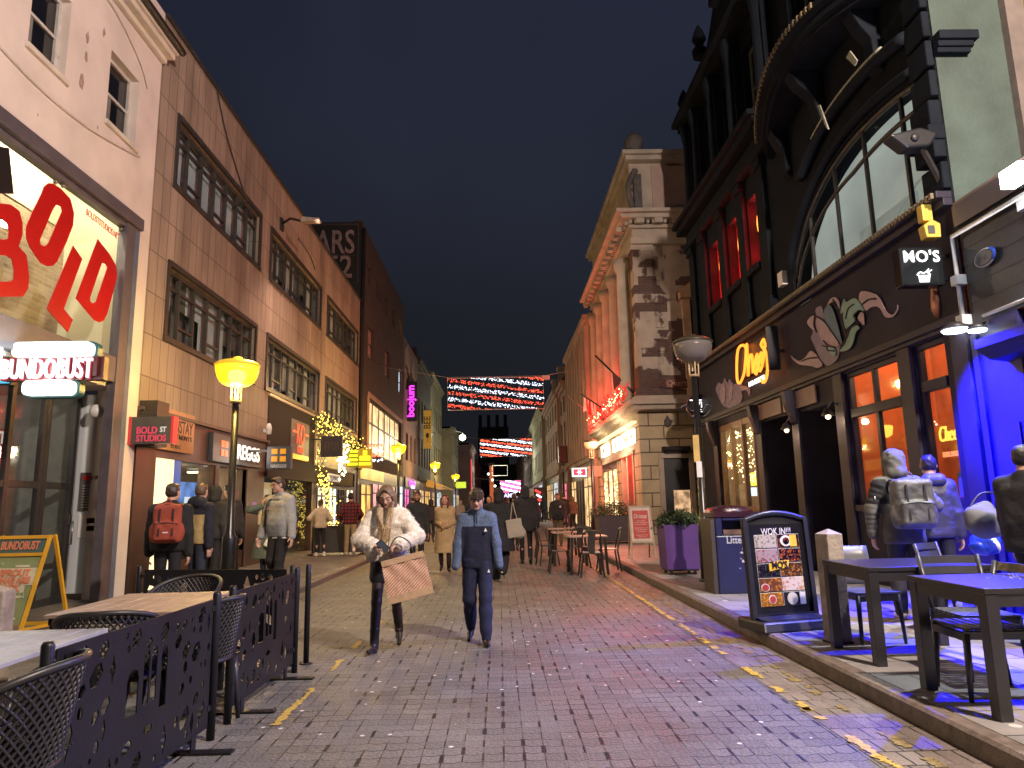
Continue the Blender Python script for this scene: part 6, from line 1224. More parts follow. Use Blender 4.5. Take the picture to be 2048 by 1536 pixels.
# right far signs
t, x0, x1, z0, z1 = boxsign("snowflake_sign", "small red lit sign with a white snowflake far right", 33, (1144,936), (1174,953), m_whiteglow, .14, 4.2); p = MB(); p.box(x0+.06, x1-.06, 32.98, 32.998, z0+.06, z1-.06); p.build("red_panel", glow("crimson panel light", (1,.02,.10), 1.1), t); p = MB(); xm, zm = (x0+x1)/2, (z0+z1)/2
for k in range(3): a = k*pi/3; p.bar((xm-.13*cos(a),32.97,zm-.13*sin(a)),(xm+.13*cos(a),32.97,zm+.13*sin(a)),.04,.02,(0,1,0))
p.build("snowflake", m_whiteglow, t)
t, x0, x1, z0, z1 = boxsign("copper_sign", "copper coloured hanging sign beside the pub wall", 27.5, (1177,932), (1205,953), glow("copper sign", (.75,.24,.10), .5), .1, 4.4)
p = MB(); p.tube(smoothline([(x0,27.55,z1),(x0+.1,27.55,z1+.25),((x0+x1)/2,27.55,z1+.35),(x1-.05,27.55,z1+.2),(x1,27.55,z1)]), .02, 6); p.build("scroll_iron", m_post, t)
t, x0, x1, z0, z1 = boxsign("black_lantern_sign", "large dark box sign above the white bowl lamp", 42, (1117,892), (1140,925), m_black, .5, 4.3)
t, x0, x1, z0, z1 = boxsign("maroon_sign", "maroon hanging sign far right below the dark box", 46, (1135,958), (1148,974), mat("maroon sign", (.12,.015,.025), .6), .12, 4.1)
t, x0, x1, z0, z1 = boxsign("white_shop_sign", "wide white glowing shop sign low on the far right", 60, (1106,978), (1138,992), glow("cold white sign", (.85,.92,1), 2.0), .14, 3.8)
t, x0, x1, z0, z1 = boxsign("yellow_round_sign", "small yellow lit sign far right beside the pink strip", 62, (1093,972), (1101,988), glow("yellow far sign", (1,.75,.1), 1.4), .14, 3.8)
t, x0, x1, z0, z1 = boxsign("pink_column_sign", "tall pink lit strip sign far right", 64, (1101,962), (1107,1000), glow("pink strip", (1,.12,.25), 1.1), .14, 3.8)
t, x0, x1, z0, z1 = boxsign("green_sign", "small yellow and green sign under the farthest lamp", 80, (910,964), (932,976), glow("yellow green sign", (.65,.8,.05), .9), .12, -5.0)
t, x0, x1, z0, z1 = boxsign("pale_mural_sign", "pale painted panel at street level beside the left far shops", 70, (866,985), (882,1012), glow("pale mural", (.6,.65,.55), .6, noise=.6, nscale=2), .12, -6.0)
t = thing("red_white_banner", "red and white slanted light stripes above the far crowd", "light decoration", (3, 58, 2.5)); rs = random.Random(77); (xa, za), (xb, zb) = ony(1070, 980, 56), ony(1085, 1015, 56); p = MB()
for k in range(5): p.bar((xa+.1*k,56,za-.35*k),(xa+.45+.05*k,56,za-.35*k-.25),.16,.06,(0,1,0),k%2)
p.build("light_stripes", [glow("red stripe light", (1,.06,.06), 1.4), glow("white stripe light", (.9,.95,1), 1.6)], t); p = MB(); p.box(xa-.1, xa+.75, 56.05, 56.1, za-1.8, za+.2); p.build("backing", m_shopdark, t)
# ================================================================ barriers of the left terrace
m_bar = mat("barrier blue black steel", (.016,.0165,.020), .38, metal=.35, var=.2, vs=4, bump=.06, bs=40)
def cut_panel(L, H, seed, windows=True):
    rs = random.Random(seed); loops = [[(0,0),(L,0),(L,H),(0,H)]]; placed = []
    def put(cx, cy, w_, h_, kind):
        if cx-w_ < .02 or cx+w_ > L-.02 or cy-h_ < .02 or cy+h_ > H-.02: return
        for (a, c, e, f) in placed:
            if abs(a-cx) < e+w_+.008 and abs(c-cy) < f+h_+.008: return
        placed.append((cx, cy, w_, h_))
        if kind == 0: loops.append([(cx-w_,cy),(cx-w_*.55,cy+h_*.42),(cx,cy+h_),(cx+w_*.55,cy+h_*.42),(cx+w_,cy),(cx+w_*.55,cy-h_*.42),(cx,cy-h_),(cx-w_*.55,cy-h_*.42)])
        elif kind == 1: loops.append([(cx+w_*cos(t)*.9, cy+h_*sin(t)*.9) for t in [2*pi*i/10 for i in range(10)]])
        else: loops.append([(cx-w_,cy-h_*.2),(cx-w_*.3,cy+h_*.8),(cx+w_*.6,cy+h_),(cx+w_,cy+h_*.1),(cx+w_*.2,cy-h_*.9),(cx-w_*.7,cy-h_)])
    if windows:
        c = L*.52
        for (dx, w_, h0, h1) in ((-.18,.055,.34,.52),(-.05,.03,.36,.60),(.03,.03,.36,.60),(.14,.035,.30,.58)):
            x0 = c+dx; placed.append((x0, (h0+h1)/2*H/.8, w_, (h1-h0)/2*H/.8+.03)); loops.append([(x0-w_,h0*H/.8),(x0+w_,h0*H/.8),(x0+w_,h1*H/.8)]+[(x0+w_*cos(t), h1*H/.8+.05*sin(t)) for t in (pi/4,pi/2,3*pi/4)]+[(x0-w_,h1*H/.8)])
        put(c-.2, H*.24, .05, .03, 2); put(c, H*.28, .05, .025, 1)
    for _ in range(260):
        side = rs.random(); u = rs.random()
        if side < .45: cx, cy = rs.choice((rs.uniform(.04,L*.3), rs.uniform(L*.74,L-.04))), rs.uniform(.05,H-.05)
        elif side < .75: cx, cy = rs.uniform(.04,L-.04), rs.uniform(H*.76,H-.03)
        else: cx, cy = rs.uniform(.04,L-.04), rs.uniform(.04,H*.22)
        k = rs.choice((0,0,1,2,2)); s_ = rs.uniform(.55,1.3); put(cx, cy, (.032,.022,.048)[k]*s_, (.085,.03,.046)[k]*s_, k)
    return loops
G_B = "cut steel terrace barriers"
def barrier(label, a, c, seed, both=True):
    a, c = Vector((a[0],a[1],0)), Vector((c[0],c[1],0)); d = (c-a); L = d.length; d.normalize(); t = thing("barrier", label, "barrier", a, G_B)
    p = MB(); nrm = Vector((-d.y, d.x, 0)); M = Matrix(((d.x,0,nrm.x,a.x+d.x*.06),(d.y,0,nrm.y,a.y+d.y*.06),(0,1,0,.09),(0,0,0,1))); p.mesh(shape_mesh(cut_panel(L-.12, .77, seed), .003), 0, M); p.build("cut_panel", m_bar, t)
    for q_ in ((a, c) if both else (a,)):
        p = MB(); p.tube([q_, q_+Vector((0,0,.885)), q_+Vector((0,0,.90))], [.026,.026,.018], 12); p.build("post", m_bar, t)
    p = MB()
    for q_ in (a, c):
        s_ = 1 if q_ is a else -1
        for z in (.2, .8): p.box(min(q_.x,(q_+d*s_*.07).x)-.006, max(q_.x,(q_+d*s_*.07).x)+.006, min(q_.y,(q_+d*s_*.07).y)-.006, max(q_.y,(q_+d*s_*.07).y)+.006, z-.015, z+.015)
    p.build("hinge_clip", m_post, t)
    p = MB(); md = (a+c)/2
    for q_ in (a+d*.25, c-d*.25): p.obox(q_+Vector((0,0,.008)), nrm*.24, d*.035, Vector((0,0,.006))); p.obox(q_+Vector((0,0,.05)), nrm*.006, d*.03, Vector((0,0,.05)))
    p.build("foot_plate", m_bar, t); return t
barrier("nearest terrace barrier at the bottom left corner beside the lattice chair", (-1.90,1.35), (-1.875,2.72), 1)
barrier("large terrace barrier with small arched cut-outs in the left foreground", (-1.87,3.06), (-1.84,4.74), 2)
barrier("roadside terrace barrier beyond the gap ending at the corner post", (-1.86,5.07), (-1.83,6.53), 3)
barrier("far end terrace barrier running from the corner post towards the pavement", (-1.95,6.80), (-3.55,7.16), 4)
ps = thing("corner_post", "separate dark post standing at the far road corner of the terrace", "post", (-1.82,6.87,0), None); p = MB(); p.tube([(-1.82,6.87,0),(-1.82,6.87,.885),(-1.82,6.87,.9)], [.026,.026,.018], 12); p.build("shaft", m_bar, ps); p = MB(); p.lathe((-1.82,6.87,0), [(.06,0),(.06,.01),(.03,.015)], 12); p.build("base_plate", m_bar, ps)
# ================================================================ left terrace tables and woven chairs
m_rat = mat("black woven plastic", (.022,.021,.02), .42, var=.15, vs=20); m_slatw = mat("grey brown slatted top", (.30,.22,.17), .5, var=.2, vs=7, bump=.15, bs=40); m_slatb = mat("weathered grey slats", (.30,.31,.33), .5, var=.2, vs=7, bump=.15, bs=40)
def slat_table(label, loc, rz, mtop, Lx=.75, Ly=.75):
    t = thing("slatted_table", label, "table", None, "slatted terrace tables"); p = MB(); n_ = 6
    for i in range(n_): w_ = Lx/n_; p.box(-Lx/2+i*w_+.005, -Lx/2+(i+1)*w_-.005, -Ly/2, Ly/2, .735, .76)
    p.build("slatted_top", mtop, t, .004); p = MB(); p.box(-Lx/2+.03, Lx/2-.03, -Ly/2+.02, -Ly/2+.06, .69, .734); p.box(-Lx/2+.03, Lx/2-.03, Ly/2-.06, Ly/2-.02, .69, .734); p.build("apron", m_bar, t)
    for sx_ in (-1,1):
        for sy_ in (-1,1): p = MB(); x, y = sx_*(Lx/2-.06), sy_*(Ly/2-.05); p.box(x-.022, x+.022, y-.022, y+.022, 0, .69); p.build("leg", m_bar, t)
    t.location = loc; t.rotation_euler = (0,0,rz); return t
slat_table("grey slatted table at the left edge behind the lattice chair", (-2.62,3.75,0), .03, m_slatb, .72, 1.05)
slat_table("brown slatted table catching orange light behind the large barrier", (-2.62,5.45,0), .03, m_slatw, .85, 1.15)
def woven_chair(label, loc, rz):
    t = thing("woven_chair", label, "chair", None, "woven plastic terrace chairs")
    def P(u, v):   # shell of the back and arms: u round the seat (-1..1), v up (0..1)
        a = u*1.75; r = .27+.035*v; h = .44+v*(.40-.17*abs(u)**2.5); return Vector((r*sin(a)*1.02, -.02-r*cos(a)*.95-.05*v*(1-abs(u)), h))
    p = MB(); n_ = 30
    for i in range(-17, n_+17):
        for sgn in (-1, 1):
            pts = []
            for k in range(13):
                v = k/12; u = (i/n_*2-1)+sgn*v*.55
                if -1 <= u <= 1: pts.append(P(u, v))
            if len(pts) > 2: p.tube(pts, .0078, 4, caps=False)
    p.build("woven_back", m_rat, t)
    p = MB(); p.tube([P(-1+2*i/30, 1) for i in range(31)], .017, 8); p.tube([P(-1+2*i/30, .0) for i in range(31)], .014, 6); p.tube([P(-1,0),P(-1,1)], .014, 6); p.tube([P(1,0),P(1,1)], .014, 6); p.build("rim", m_rat, t)
    p = MB()
    for i in range(17): x = -.25+i*.031; p.box(x, x+.017, -.25, .26, .437, .443)
    for i in range(16): y = -.24+i*.032; p.box(-.26, .27, y, y+.017, .430, .437)
    p.tube([(-.27,-.2,.435),(.27,-.2,.435),(.27,.27,.435),(-.27,.27,.435)], .016, 6, closed=True); p.build("woven_seat", m_rat, t)
    for (x, y) in ((-.23,-.2),(.23,-.2),(-.24,.24),(.24,.24)): p = MB(); p.tube([(x,y,.44),(x*1.12,y*1.18,0)], [.022,.015], 8); p.build("leg", m_rat, t)
    t.location = loc; t.rotation_euler = (0,0,rz); return t
c0 = woven_chair("black woven chair nearest the viewer at the left edge", (-2.06,2.98,0), radians(100))
dup(c0, (-2.42,4.62,0), radians(12), "black woven chair pushed under the brown slatted table with its back to the viewer")
dup(c0, (-2.12,5.00,0), radians(78), "black woven chair seen through the gap between two barriers")
dup(c0, (-2.75,6.25,0), radians(170), "black woven chair behind the brown table near the far barrier")
# A-frame board of the restaurant, wooden posts
ab = thing("folding_board", "yellow framed folding menu board with green poster by the left doorway", "sign board", (-5.3,8.4,.1)); m_ybd = mat("mustard frame paint", (.60,.32,.02), .5, var=.12)
def bp3(s, h, side): return Vector((-6.02+.62*s+(0 if side else .16)+(.08 if side else -.08)*h/1.15, (8.30 if side else 8.92)+(.27 if side else -.27)*h/1.15, .1+h*.93))
p = MB()
for side in (1, 0):
    for s in (0, 1): p.bar(bp3(s,0,side), bp3(s,1.15,side), .035, .035, (0,1,0))
    for h in (.02, 1.13): p.bar(bp3(0,h,side), bp3(1,h,side), .035, .04, (0,1,0))
p.bar(bp3(0,.92,1), bp3(1,.92,1), .035, .05, (0,1,0)); p.bar(bp3(0,.04,1), bp3(0,.04,0), .03, .03); p.bar(bp3(1,.04,1), bp3(1,.04,0), .03, .03); p.build("frame", m_ybd, ab)
pm_ = Matrix(((1,0,0,-5.31),(0,.253,-.967,0),(0,.967,.253,0),(0,0,0,1)))
def onboard(me, x, h, off): c = bp3(.5,h,1); M = Matrix(((1,0,0,c.x+x),(0,.25,-.968,c.y-off),(0,.968,.25,c.z),(0,0,0,1))); return M
p = MB(); p.prism([bp3(.06,.10,1),bp3(.94,.10,1),bp3(.94,.90,1),bp3(.06,.90,1)], (0,.012,0)); p.build("green_poster", mat("sage poster", (.20,.24,.10), .6, var=.1), ab); p = MB(); p.prism([bp3(.06,.945,1),bp3(.94,.945,1),bp3(.94,1.11,1),bp3(.06,1.11,1)], (0,.012,0)); p.build("name_plate", mat("teal plate", (.05,.10,.09), .5), ab)
p = MB(); me = text_mesh("BUNDOBUST", .13, .003, .003, .82); p.mesh(fit(me, .44, .10), 0, onboard(me, 0, 1.03, .008)); me = text_mesh("SPROUT", .105, .003, .004, .9); p.mesh(me, 0, onboard(me, .04, .70, .012)); me = text_mesh("BHAJI ARE", .105, .003, .004, .8); p.mesh(me, 0, onboard(me, .05, .61, .012)); me = text_mesh("BACK", .10, .003, .004, .9); p.mesh(me, 0, onboard(me, .03, .52, .012)); p.build("lettering", mat("terracotta letters", (.55,.18,.09), .5), ab)
p = MB()
for (x, h, w_, hh) in [(.04,.70,.25,.055),(.05,.61,.28,.055),(.03,.52,.17,.05),(.1,.78,.08,.012),(.1,.42,.1,.012)]: c = bp3(.5,h,1); p.obox(c+Vector((x,-.0045,0)), (w_,0,0), (0,.25*hh,.968*hh), (0,.002,0))
p.build("letter_patch", mat("cream poster patch", (.5,.45,.3), .6), ab); p = MB(); rs = random.Random(1); p.dots([bp3(rs.random()*.8+.1,.15+rs.random()*.7,1)+Vector((0,-.006,0)) for _ in range(26)], .008); p.build("snow_dots", m_whiteplastic, ab)
m_wood = mat("weathered timber", (.30,.26,.21), .8, var=.35, vs=6, bump=.4, bs=24)
def wood_post(label, loc, w_, h, rz):
    t = thing("timber_post", label, "post", None, "weathered timber posts"); p = MB(); p.box(-w_, w_, -w_, w_, 0, h-.05); p.add([(-w_,-w_,h-.05),(w_,-w_,h-.05),(w_,w_,h-.05),(-w_,w_,h-.05),(0,0,h)], [(0,1,4),(1,2,4),(2,3,4),(3,0,4)]); p.build("shaft", m_wood, t, .008); p = MB(); p.box(-w_-.006, w_+.006, -w_-.006, w_+.006, 0, .02); p.build("base_collar", m_frame, t); t.location = loc; t.rotation_euler = (0,0,rz); return t
wood_post("square grey timber post between the food board and the tables", (3.06,6.62,.12), .085, 1.02, .25)
wood_post("round topped timber post in front of the yellow folding board", (-3.62,5.25,0), .10, .93, .2)
# ================================================================ right-hand tables and chairs
m_tab = mat("satin black table", (.024,.023,.025), .30, var=.15, vs=5, bump=.05, bs=50, spec=.6); m_chr = mat("grey plastic chair", (.10,.105,.11), .38, var=.15, vs=4); m_slatc = mat("dark resin chair", (.04,.042,.05), .35, var=.15, vs=5)
def black_table(label, loc, rz, Lx, Ly):
    t = thing("black_table", label, "table", None, "black pavement tables"); p = MB(); p.box(-Lx/2, Lx/2, -Ly/2, Ly/2, .715, .75); p.build("table_top", m_tab, t, .004)
    p = MB(); p.box(-Lx/2+.01, Lx/2-.01, -Ly/2+.01, -Ly/2+.04, .64, .714); p.box(-Lx/2+.01, Lx/2-.01, Ly/2-.04, Ly/2-.01, .64, .714); p.box(-Lx/2+.01, -Lx/2+.04, -Ly/2+.04, Ly/2-.04, .64, .714); p.box(Lx/2-.04, Lx/2-.01, -Ly/2+.04, Ly/2-.04, .64, .714); p.build("apron", m_tab, t)
    for sx_ in (-1,1):
        for sy_ in (-1,1): p = MB(); x, y = sx_*(Lx/2-.045), sy_*(Ly/2-.045); p.box(x-.04, x+.04, y-.04, y+.04, 0, .714); p.build("leg", m_tab, t, .004)
    t.location = loc; t.rotation_euler = (0,0,rz); return t
black_table("black table beside the timber post with one grey chair behind it", (3.42,6.06,.12), 0, 1.03, .80)
bt = black_table("nearest black table with wet drops at the right edge", (3.43,4.66,.12), 0, 1.12, .80)
rs = random.Random(12); p = MB(); p.dots([(rs.gauss(.17,.14), rs.gauss(.08,.1), .751) for _ in range(60)], .006); p.build("water_drops", mat("water drop", (.5,.5,.55), .08, spec=1), bt)
def plastic_chair(label, loc, rz, solid=True):
    t = thing("plastic_chair", label, "chair", None, "pavement cafe chairs"); mm = m_chr if solid else m_slatc
    def bk_(u, v): return Vector((u*(.215+.012*v), -.21-.10*v+.035*u*u, .45+.38*v))
    p = MB()
    if solid:
        n_ = 8; vs = []
        for i in range(n_+1):
            for j in range(5): vs.append(bk_(-1+2*i/n_, .06+.94*j/4))
        vs += [v+Vector((0,-.014,0)) for v in vs]; N_ = (n_+1)*5; fs = []
        for i in range(n_):
            for j in range(4):
                a = i*5+j; fs += [(a,a+1,a+6,a+5),(N_+a,N_+a+5,N_+a+6,N_+a+1)]
        for i in range(n_): a = i*5; fs += [(a,a+5,N_+a+5,N_+a),(a+4,N_+a+4,N_+a+9,a+9)]
        for j in range(4): a = j; e_ = n_*5+j; fs += [(a,N_+a,N_+a+1,a+1),(e_,e_+1,N_+e_+1,N_+e_)]
        p.add(vs, fs, 0, True)
    else:
        for (v0, v1) in ((.85,1.0),(.64,.79),(.42,.56)):
            for i in range(8): a, c = -1+2*i/8, -1+2*(i+1)/8; p.add([bk_(a,v0),bk_(c,v0),bk_(c,v1),bk_(a,v1)]+[q_+Vector((0,-.018,0)) for q_ in (bk_(a,v0),bk_(c,v0),bk_(c,v1),bk_(a,v1))], [(0,1,2,3),(7,6,5,4),(0,4,5,1),(2,6,7,3)])
        for s_ in (-1,1): p.tube([bk_(s_,0), bk_(s_,1.02)], .018, 8)
    p.build("backrest", mm, t)
    p = MB()
    if solid: p.box(-.215, .215, -.22, .22, .43, .45)
    else:
        for i in range(7): y = -.21+i*.062; p.box(-.21, .21, y, y+.048, .435, .45)
        p.box(-.215, -.185, -.22, .22, .42, .435); p.box(.185, .215, -.22, .22, .42, .435)
    p.build("seat", mm, t, .006); p = MB(); p.box(-.2, .2, -.21, -.18, .37, .419); p.box(-.2, .2, .19, .22, .37, .419); p.box(-.205,-.185,-.18,.19,.38,.419); p.box(.185,.205,-.18,.19,.38,.419); p.build("seat_frame", mm if not solid else m_slatc, t)
    for (x, y) in ((-.19,-.2),(.19,-.2),(-.19,.2),(.19,.2)): p = MB(); p.tube([(x,y,.42),(x*1.08,y*(1.3 if y < 0 else 1.12),0)], [.024,.015], 8); p.build("leg", m_slatc, t)
    t.location = loc; t.rotation_euler = (0,0,rz); return t
plastic_chair("grey solid backed chair behind the far black table", (3.40,6.72,.12), radians(184))
s0 = plastic_chair("dark slatted chair between the two black tables", (3.52,5.36,.12), radians(176), False)
dup(s0, (3.22,4.86,.12), radians(85), "dark slatted chair tucked under the nearest black table")
dup(s0, (4.05,4.62,.12), radians(268), "dark slatted chair at the right edge beyond the nearest table")
dup(s0, (4.42,6.9,.12), radians(215), "dark slatted chair behind the couple's legs")
# black framed food board, litter bin, planters, chalk menu board
fb = thing("food_board", "black pavement board with ten food photos and curved top", "sign board", (2.87,7.4,.12)); m_bf = mat("grey black board frame", (.022,.023,.025), .35, var=.15)
bx, by, ba = 2.91, 7.42, .26; ux, uy = Vector((cos(ba),sin(ba),0)), Vector((sin(ba),-cos(ba),0))
def fbp(u, h, off=0): lean = -.06*h; return Vector((bx,by,.12))+ux*u+uy*(off-lean*-1*1.0)+Vector((0,0,h))
def plate(u0, u1, h0, h1, off, mi, mb, th=.006): mb.prism([fbp(u0,h0,off),fbp(u1,h0,off),fbp(u1,h1,off),fbp(u0,h1,off)], -uy*th, mi)
p = MB(); W = .365
for s_ in (-1,1): p.bar(fbp(s_*W,.10), fbp(s_*W,1.10), .05, .06, uy)
pts = [fbp(-W-.02+ (2*W+.04)*i/14, 1.08+.075*sin(pi*i/14)) for i in range(15)]; p.tube(pts, .028, 8)
p.prism([fbp(-W,1.0,-.01)]+[fbp(W,1.0,-.01)]+[fbp(W-(2*W)*i/10,1.08+.07*sin(pi*i/10),-.01) for i in range(11)], -uy*.02); p.bar(fbp(-W,.12), fbp(W,.12), .05, .06, uy); p.build("frame", m_bf, fb)
p = MB(); plate(-W+.02, W-.02, .13, 1.04, .0, 0, p, .02); p.build("poster_ground", mat("poster black", (.012,.012,.016), .18, spec=.6), fb)
p = MB(); p.prism([fbp(-.42,0,.24),fbp(.42,0,.24),fbp(.40,.10,.20),fbp(-.40,.10,.20)], -uy*.46); p.build("water_base", m_blackpaint, fb, .02)
p = MB(); n_ = 14; vs = []
for i in range(n_+1):
    u = -W+2*W*i/n_; w_ = sin(pi*i/n_)*.10*(1 if i > 4 else .6); vs += [fbp(u,.13,.03), fbp(u,.115-w_*.7,.12+w_)]
p.add(vs, [(2*i,2*i+2,2*i+3,2*i+1) for i in range(n_)], 0, True); p.build("skirt", m_bf, fb)
def food(name, c1, c2, c3, sc):
    m, n, l, q_ = _new(name); g_ = n.new("ShaderNodeTexCoord"); v = n.new("ShaderNodeTexVoronoi"); v.inputs["Scale"].default_value = sc; z0 = n.new("ShaderNodeTexNoise"); z0.inputs["Scale"].default_value = sc*.8; l.new(g_.outputs["Object"], z0.inputs["Vector"]); va = n.new("ShaderNodeVectorMath"); va.operation = "MULTIPLY_ADD"; va.inputs[1].default_value = (.07,.07,.07); l.new(z0.outputs["Color"], va.inputs[0]); l.new(g_.outputs["Object"], va.inputs[2]); v.inputs["Scale"].default_value = sc*1.5; l.new(va.outputs[0], v.inputs["Vector"]); z = n.new("ShaderNodeTexNoise"); z.inputs["Scale"].default_value = sc*1.3; z.inputs["Detail"].default_value = 4; l.new(g_.outputs["Object"], z.inputs["Vector"])
    a_ = n.new("ShaderNodeMath"); a_.operation = 'ADD'; l.new(v.outputs["Distance"], a_.inputs[0]); l.new(z.outputs[0], a_.inputs[1]); c1, c2, c3 = [[q_**1.35*.8 for q_ in c_] for c_ in (c1, c2, c3)]; r = n.new("ShaderNodeValToRGB"); l.new(a_.outputs[0], r.inputs[0]); e_ = r.color_ramp.elements; e_[0].position = .5; e_[1].position = 1.05; e_[0].color = rgb(c1); e_[1].color = rgb(c3); k = e_.new(.75); k.color = rgb(c2); l.new(r.outputs[0], q_.inputs["Base Color"]); q_.inputs["Roughness"].default_value = .25; l.new(r.outputs[0], q_.inputs["Emission Color"]); q_.inputs["Emission Strength"].default_value = .0; return m
fm_ = [food("herb noodles photo", (.5,.5,.38), (.22,.22,.13), (.6,.55,.48), 22), food("wrap photo", (.5,.16,.08), (.35,.12,.07), (.02,.02,.03), 24), food("sausage photo", (.5,.16,.14), (.3,.10,.10), (.5,.4,.4), 20), food("fried chicken photo", (.7,.28,.06), (.5,.16,.04), (.02,.025,.05), 24), food("berry photo", (.35,.3,.32), (.08,.07,.1), (.03,.03,.04), 26), food("loaded fries photo", (.75,.48,.15), (.45,.2,.05), (.12,.08,.05), 26), food("onion rings photo", (.8,.45,.08), (.65,.3,.05), (.25,.12,.07), 18), food("spring rolls photo", (.75,.5,.35), (.6,.3,.15), (.75,.68,.6), 16), food("chips photo", (.8,.5,.15), (.7,.4,.1), (.4,.2,.05), 26), mat("photo black", (.015,.015,.02), .2)]
hs = [.80,.655,.51,.365,.22]; k = 0
for r_ in range(5):
    for c_ in range(2):
        u0 = -.265+.275*c_; h0 = hs[r_]; u1 = u0+.26; h1 = h0+.13
        p = MB(); plate(u0-.003, u1+.003, h0-.003, h1+.003, .003, 1, p, .002); plate(u0, u1, h0, h1, .006, 0, p, .002); p.build("food_photo", [fm_[k], m_whiteplastic], fb); k += 1
FB = Matrix(((ux.x,0,uy.x,0),(ux.y,0,uy.y,0),(0,1,0,0),(0,0,0,1)))
def fbt(me, u, h, off, mb): c = fbp(u,h,off); M = FB.copy(); M.translation = c; mb.mesh(me, 0, M)
p = MB(); fbt(fit(text_mesh("WOK IN!!!", .105, .002, 0), .36, .07), 0, .965, .008, p); p.build("lettering", m_whiteplastic, fb)
p = MB(); p.prism([fbp(u,h,.012) for (u,h) in ((-.13,.565),(.10,.60),(.12,.67),(-.02,.665),(-.13,.635))], -uy*.003); plate(.155, .24, .805, .925, .010, 0, p, .002); p.build("yellow_patch", mat("yellow print", (.75,.48,.05), .4), fb); p = MB(); fbt(text_mesh("MO'S", .10, .002, .003, .85), -.005, .62, .016, p); p.build("black_lettering", m_black, fb)
def disc(u, h, r0, off, m, nm, sq=1):
    mb = MB(); mb.prism([fbp(u+r0*cos(t), h+r0*sq*sin(t), off) for t in [2*pi*i/20 for i in range(20)]], -uy*.003); mb.build(nm, m, fb)
m_sauce, m_rim_ = mat("red sauce", (.35,.05,.04), .3), mat("pale dish", (.6,.58,.5), .4)
disc(-.20,.405,.05,.010,m_rim_,"sauce_dish",.8); disc(-.20,.405,.04,.014,m_sauce,"red_sauce",.8); disc(-.13,.285,.045,.010,m_rim_,"sauce_dish",1); disc(-.13,.285,.036,.014,m_sauce,"red_sauce",1); disc(.11,.285,.062,.010,mat("grey green dish", (.45,.45,.36), .4),"round_dish",1); disc(.11,.865,.07,.009,mat("white wrap paper", (.7,.68,.68), .5),"wrap_paper",.8); disc(.11,.865,.04,.013,fm_[1],"wrap_filling",.9)
p = MB(); plate(.20, .268, .225, .345, .010, 0, p, .002); p.build("napkin", mat("napkin", (.6,.6,.58), .6), fb)
bn = thing("litter_bin", "navy blue litter bin with red domed lid", "bin", (3.32,10.3,.12)); m_bin = mat("navy bin paint", (.012,.015,.06), .38, var=.25, vs=5); p = MB(); BX0, BX1, BY0, BY1 = 3.06, 3.62, 10.1, 10.62
p.box(BX0, BX1, BY0, BY1, .12, .92); p.box(BX0, BX0+.1, BY0, BY1, .92, 1.18); p.box(BX1-.1, BX1, BY0, BY1, .92, 1.18); p.box(BX0+.1, BX1-.1, BY1-.1, BY1, .92, 1.18); p.box(BX0+.1, BX1-.1, BY0, BY0+.03, 1.13, 1.18); p.box(BX0+.1,BX1-.1,BY0+.25,BY0+.28,.92,1.18); p.build("body", m_bin, bn, .02)
p = MB(); p.box(BX0-.02, BX1+.02, BY0-.02, BY1+.02, 1.18, 1.24); n_ = 10
for i in range(n_):
    a0, a1 = pi*i/n_, pi*(i+1)/n_; c = (BX0+BX1)/2; hw = .28; p.add([(c-hw*cos(a0),BY0,1.24+.10*sin(a0)),(c-hw*cos(a1),BY0,1.24+.10*sin(a1)),(c-hw*cos(a1),BY1,1.24+.10*sin(a1)),(c-hw*cos(a0),BY1,1.24+.10*sin(a0)),(c,BY0,1.24),(c,BY1,1.24)], [(0,1,2,3),(1,0,4),(3,2,5)], 0, True)
p.build("lid", mat("maroon lid", (.032,.007,.014), .3, var=.2, vs=8), bn); p = MB(); p.box(BX0+.12, BX1-.12, BY0+.03, BY0+.2, .93, 1.0); p.build("bin_opening", mat("bin inside", (.10,.05,.03), .6, var=.6, vs=8), bn)
p = MB(); p.mesh(fit(text_mesh("Litter", .15, .003, .002), .26, .10), 0, frame_front((BX0+BX1)/2, BY0-.003, .86)); rs = random.Random(15)
for _ in range(9): x, z = rs.uniform(BX0+.2,BX1-.03), rs.uniform(.45,.75); r_ = rs.uniform(.006,.028); p.prism([(x+r_*cos(t)*rs.uniform(.6,1.2),BY0-.004,z+r_*sin(t)*rs.uniform(.6,1.2)) for t in [2*pi*i/7 for i in range(7)]], (0,.003,0))
p.build("pale_print", mat("pale print", (.42,.42,.45), .6), bn); p = MB(); p.box(BX0-.06, BX0-.004, BY0+.02, BY1, .12, 1.15); p.build("side_cabinet", mat("brown side panel", (.05,.04,.035), .5), bn)
def leaves(mb, rs, cx, cy, z0, rx, ry, h, n_, sz=.05):
    for _ in range(n_):
        a = rs.random()*2*pi; r_ = sqrt(rs.random()); k = rs.random(); c = Vector((cx+rx*r_*cos(a)*(1+.15*rs.gauss(0,1)), cy+ry*r_*sin(a), z0+h*k**.7*(1-.5*r_*r_)+rs.gauss(0,.02)))
        d = Vector((rs.uniform(-1,1),rs.uniform(-1,1),rs.uniform(-.3,1))).normalized()*sz*rs.uniform(.6,1.3); s_ = d.cross(Vector((rs.uniform(-1,1),rs.uniform(-1,1),rs.uniform(-1,1)))).normalized()*sz*.38
        mb.add([c-d, c+s_, c+d, c-s_], [(0,1,2,3)], 0 if rs.random() < .7 else 1)
m_lf = [mat("dark box leaf", (.035,.065,.03), .55), mat("pale box leaf", (.075,.11,.05), .5)]  # darker and paler leaf tones, mixed at random
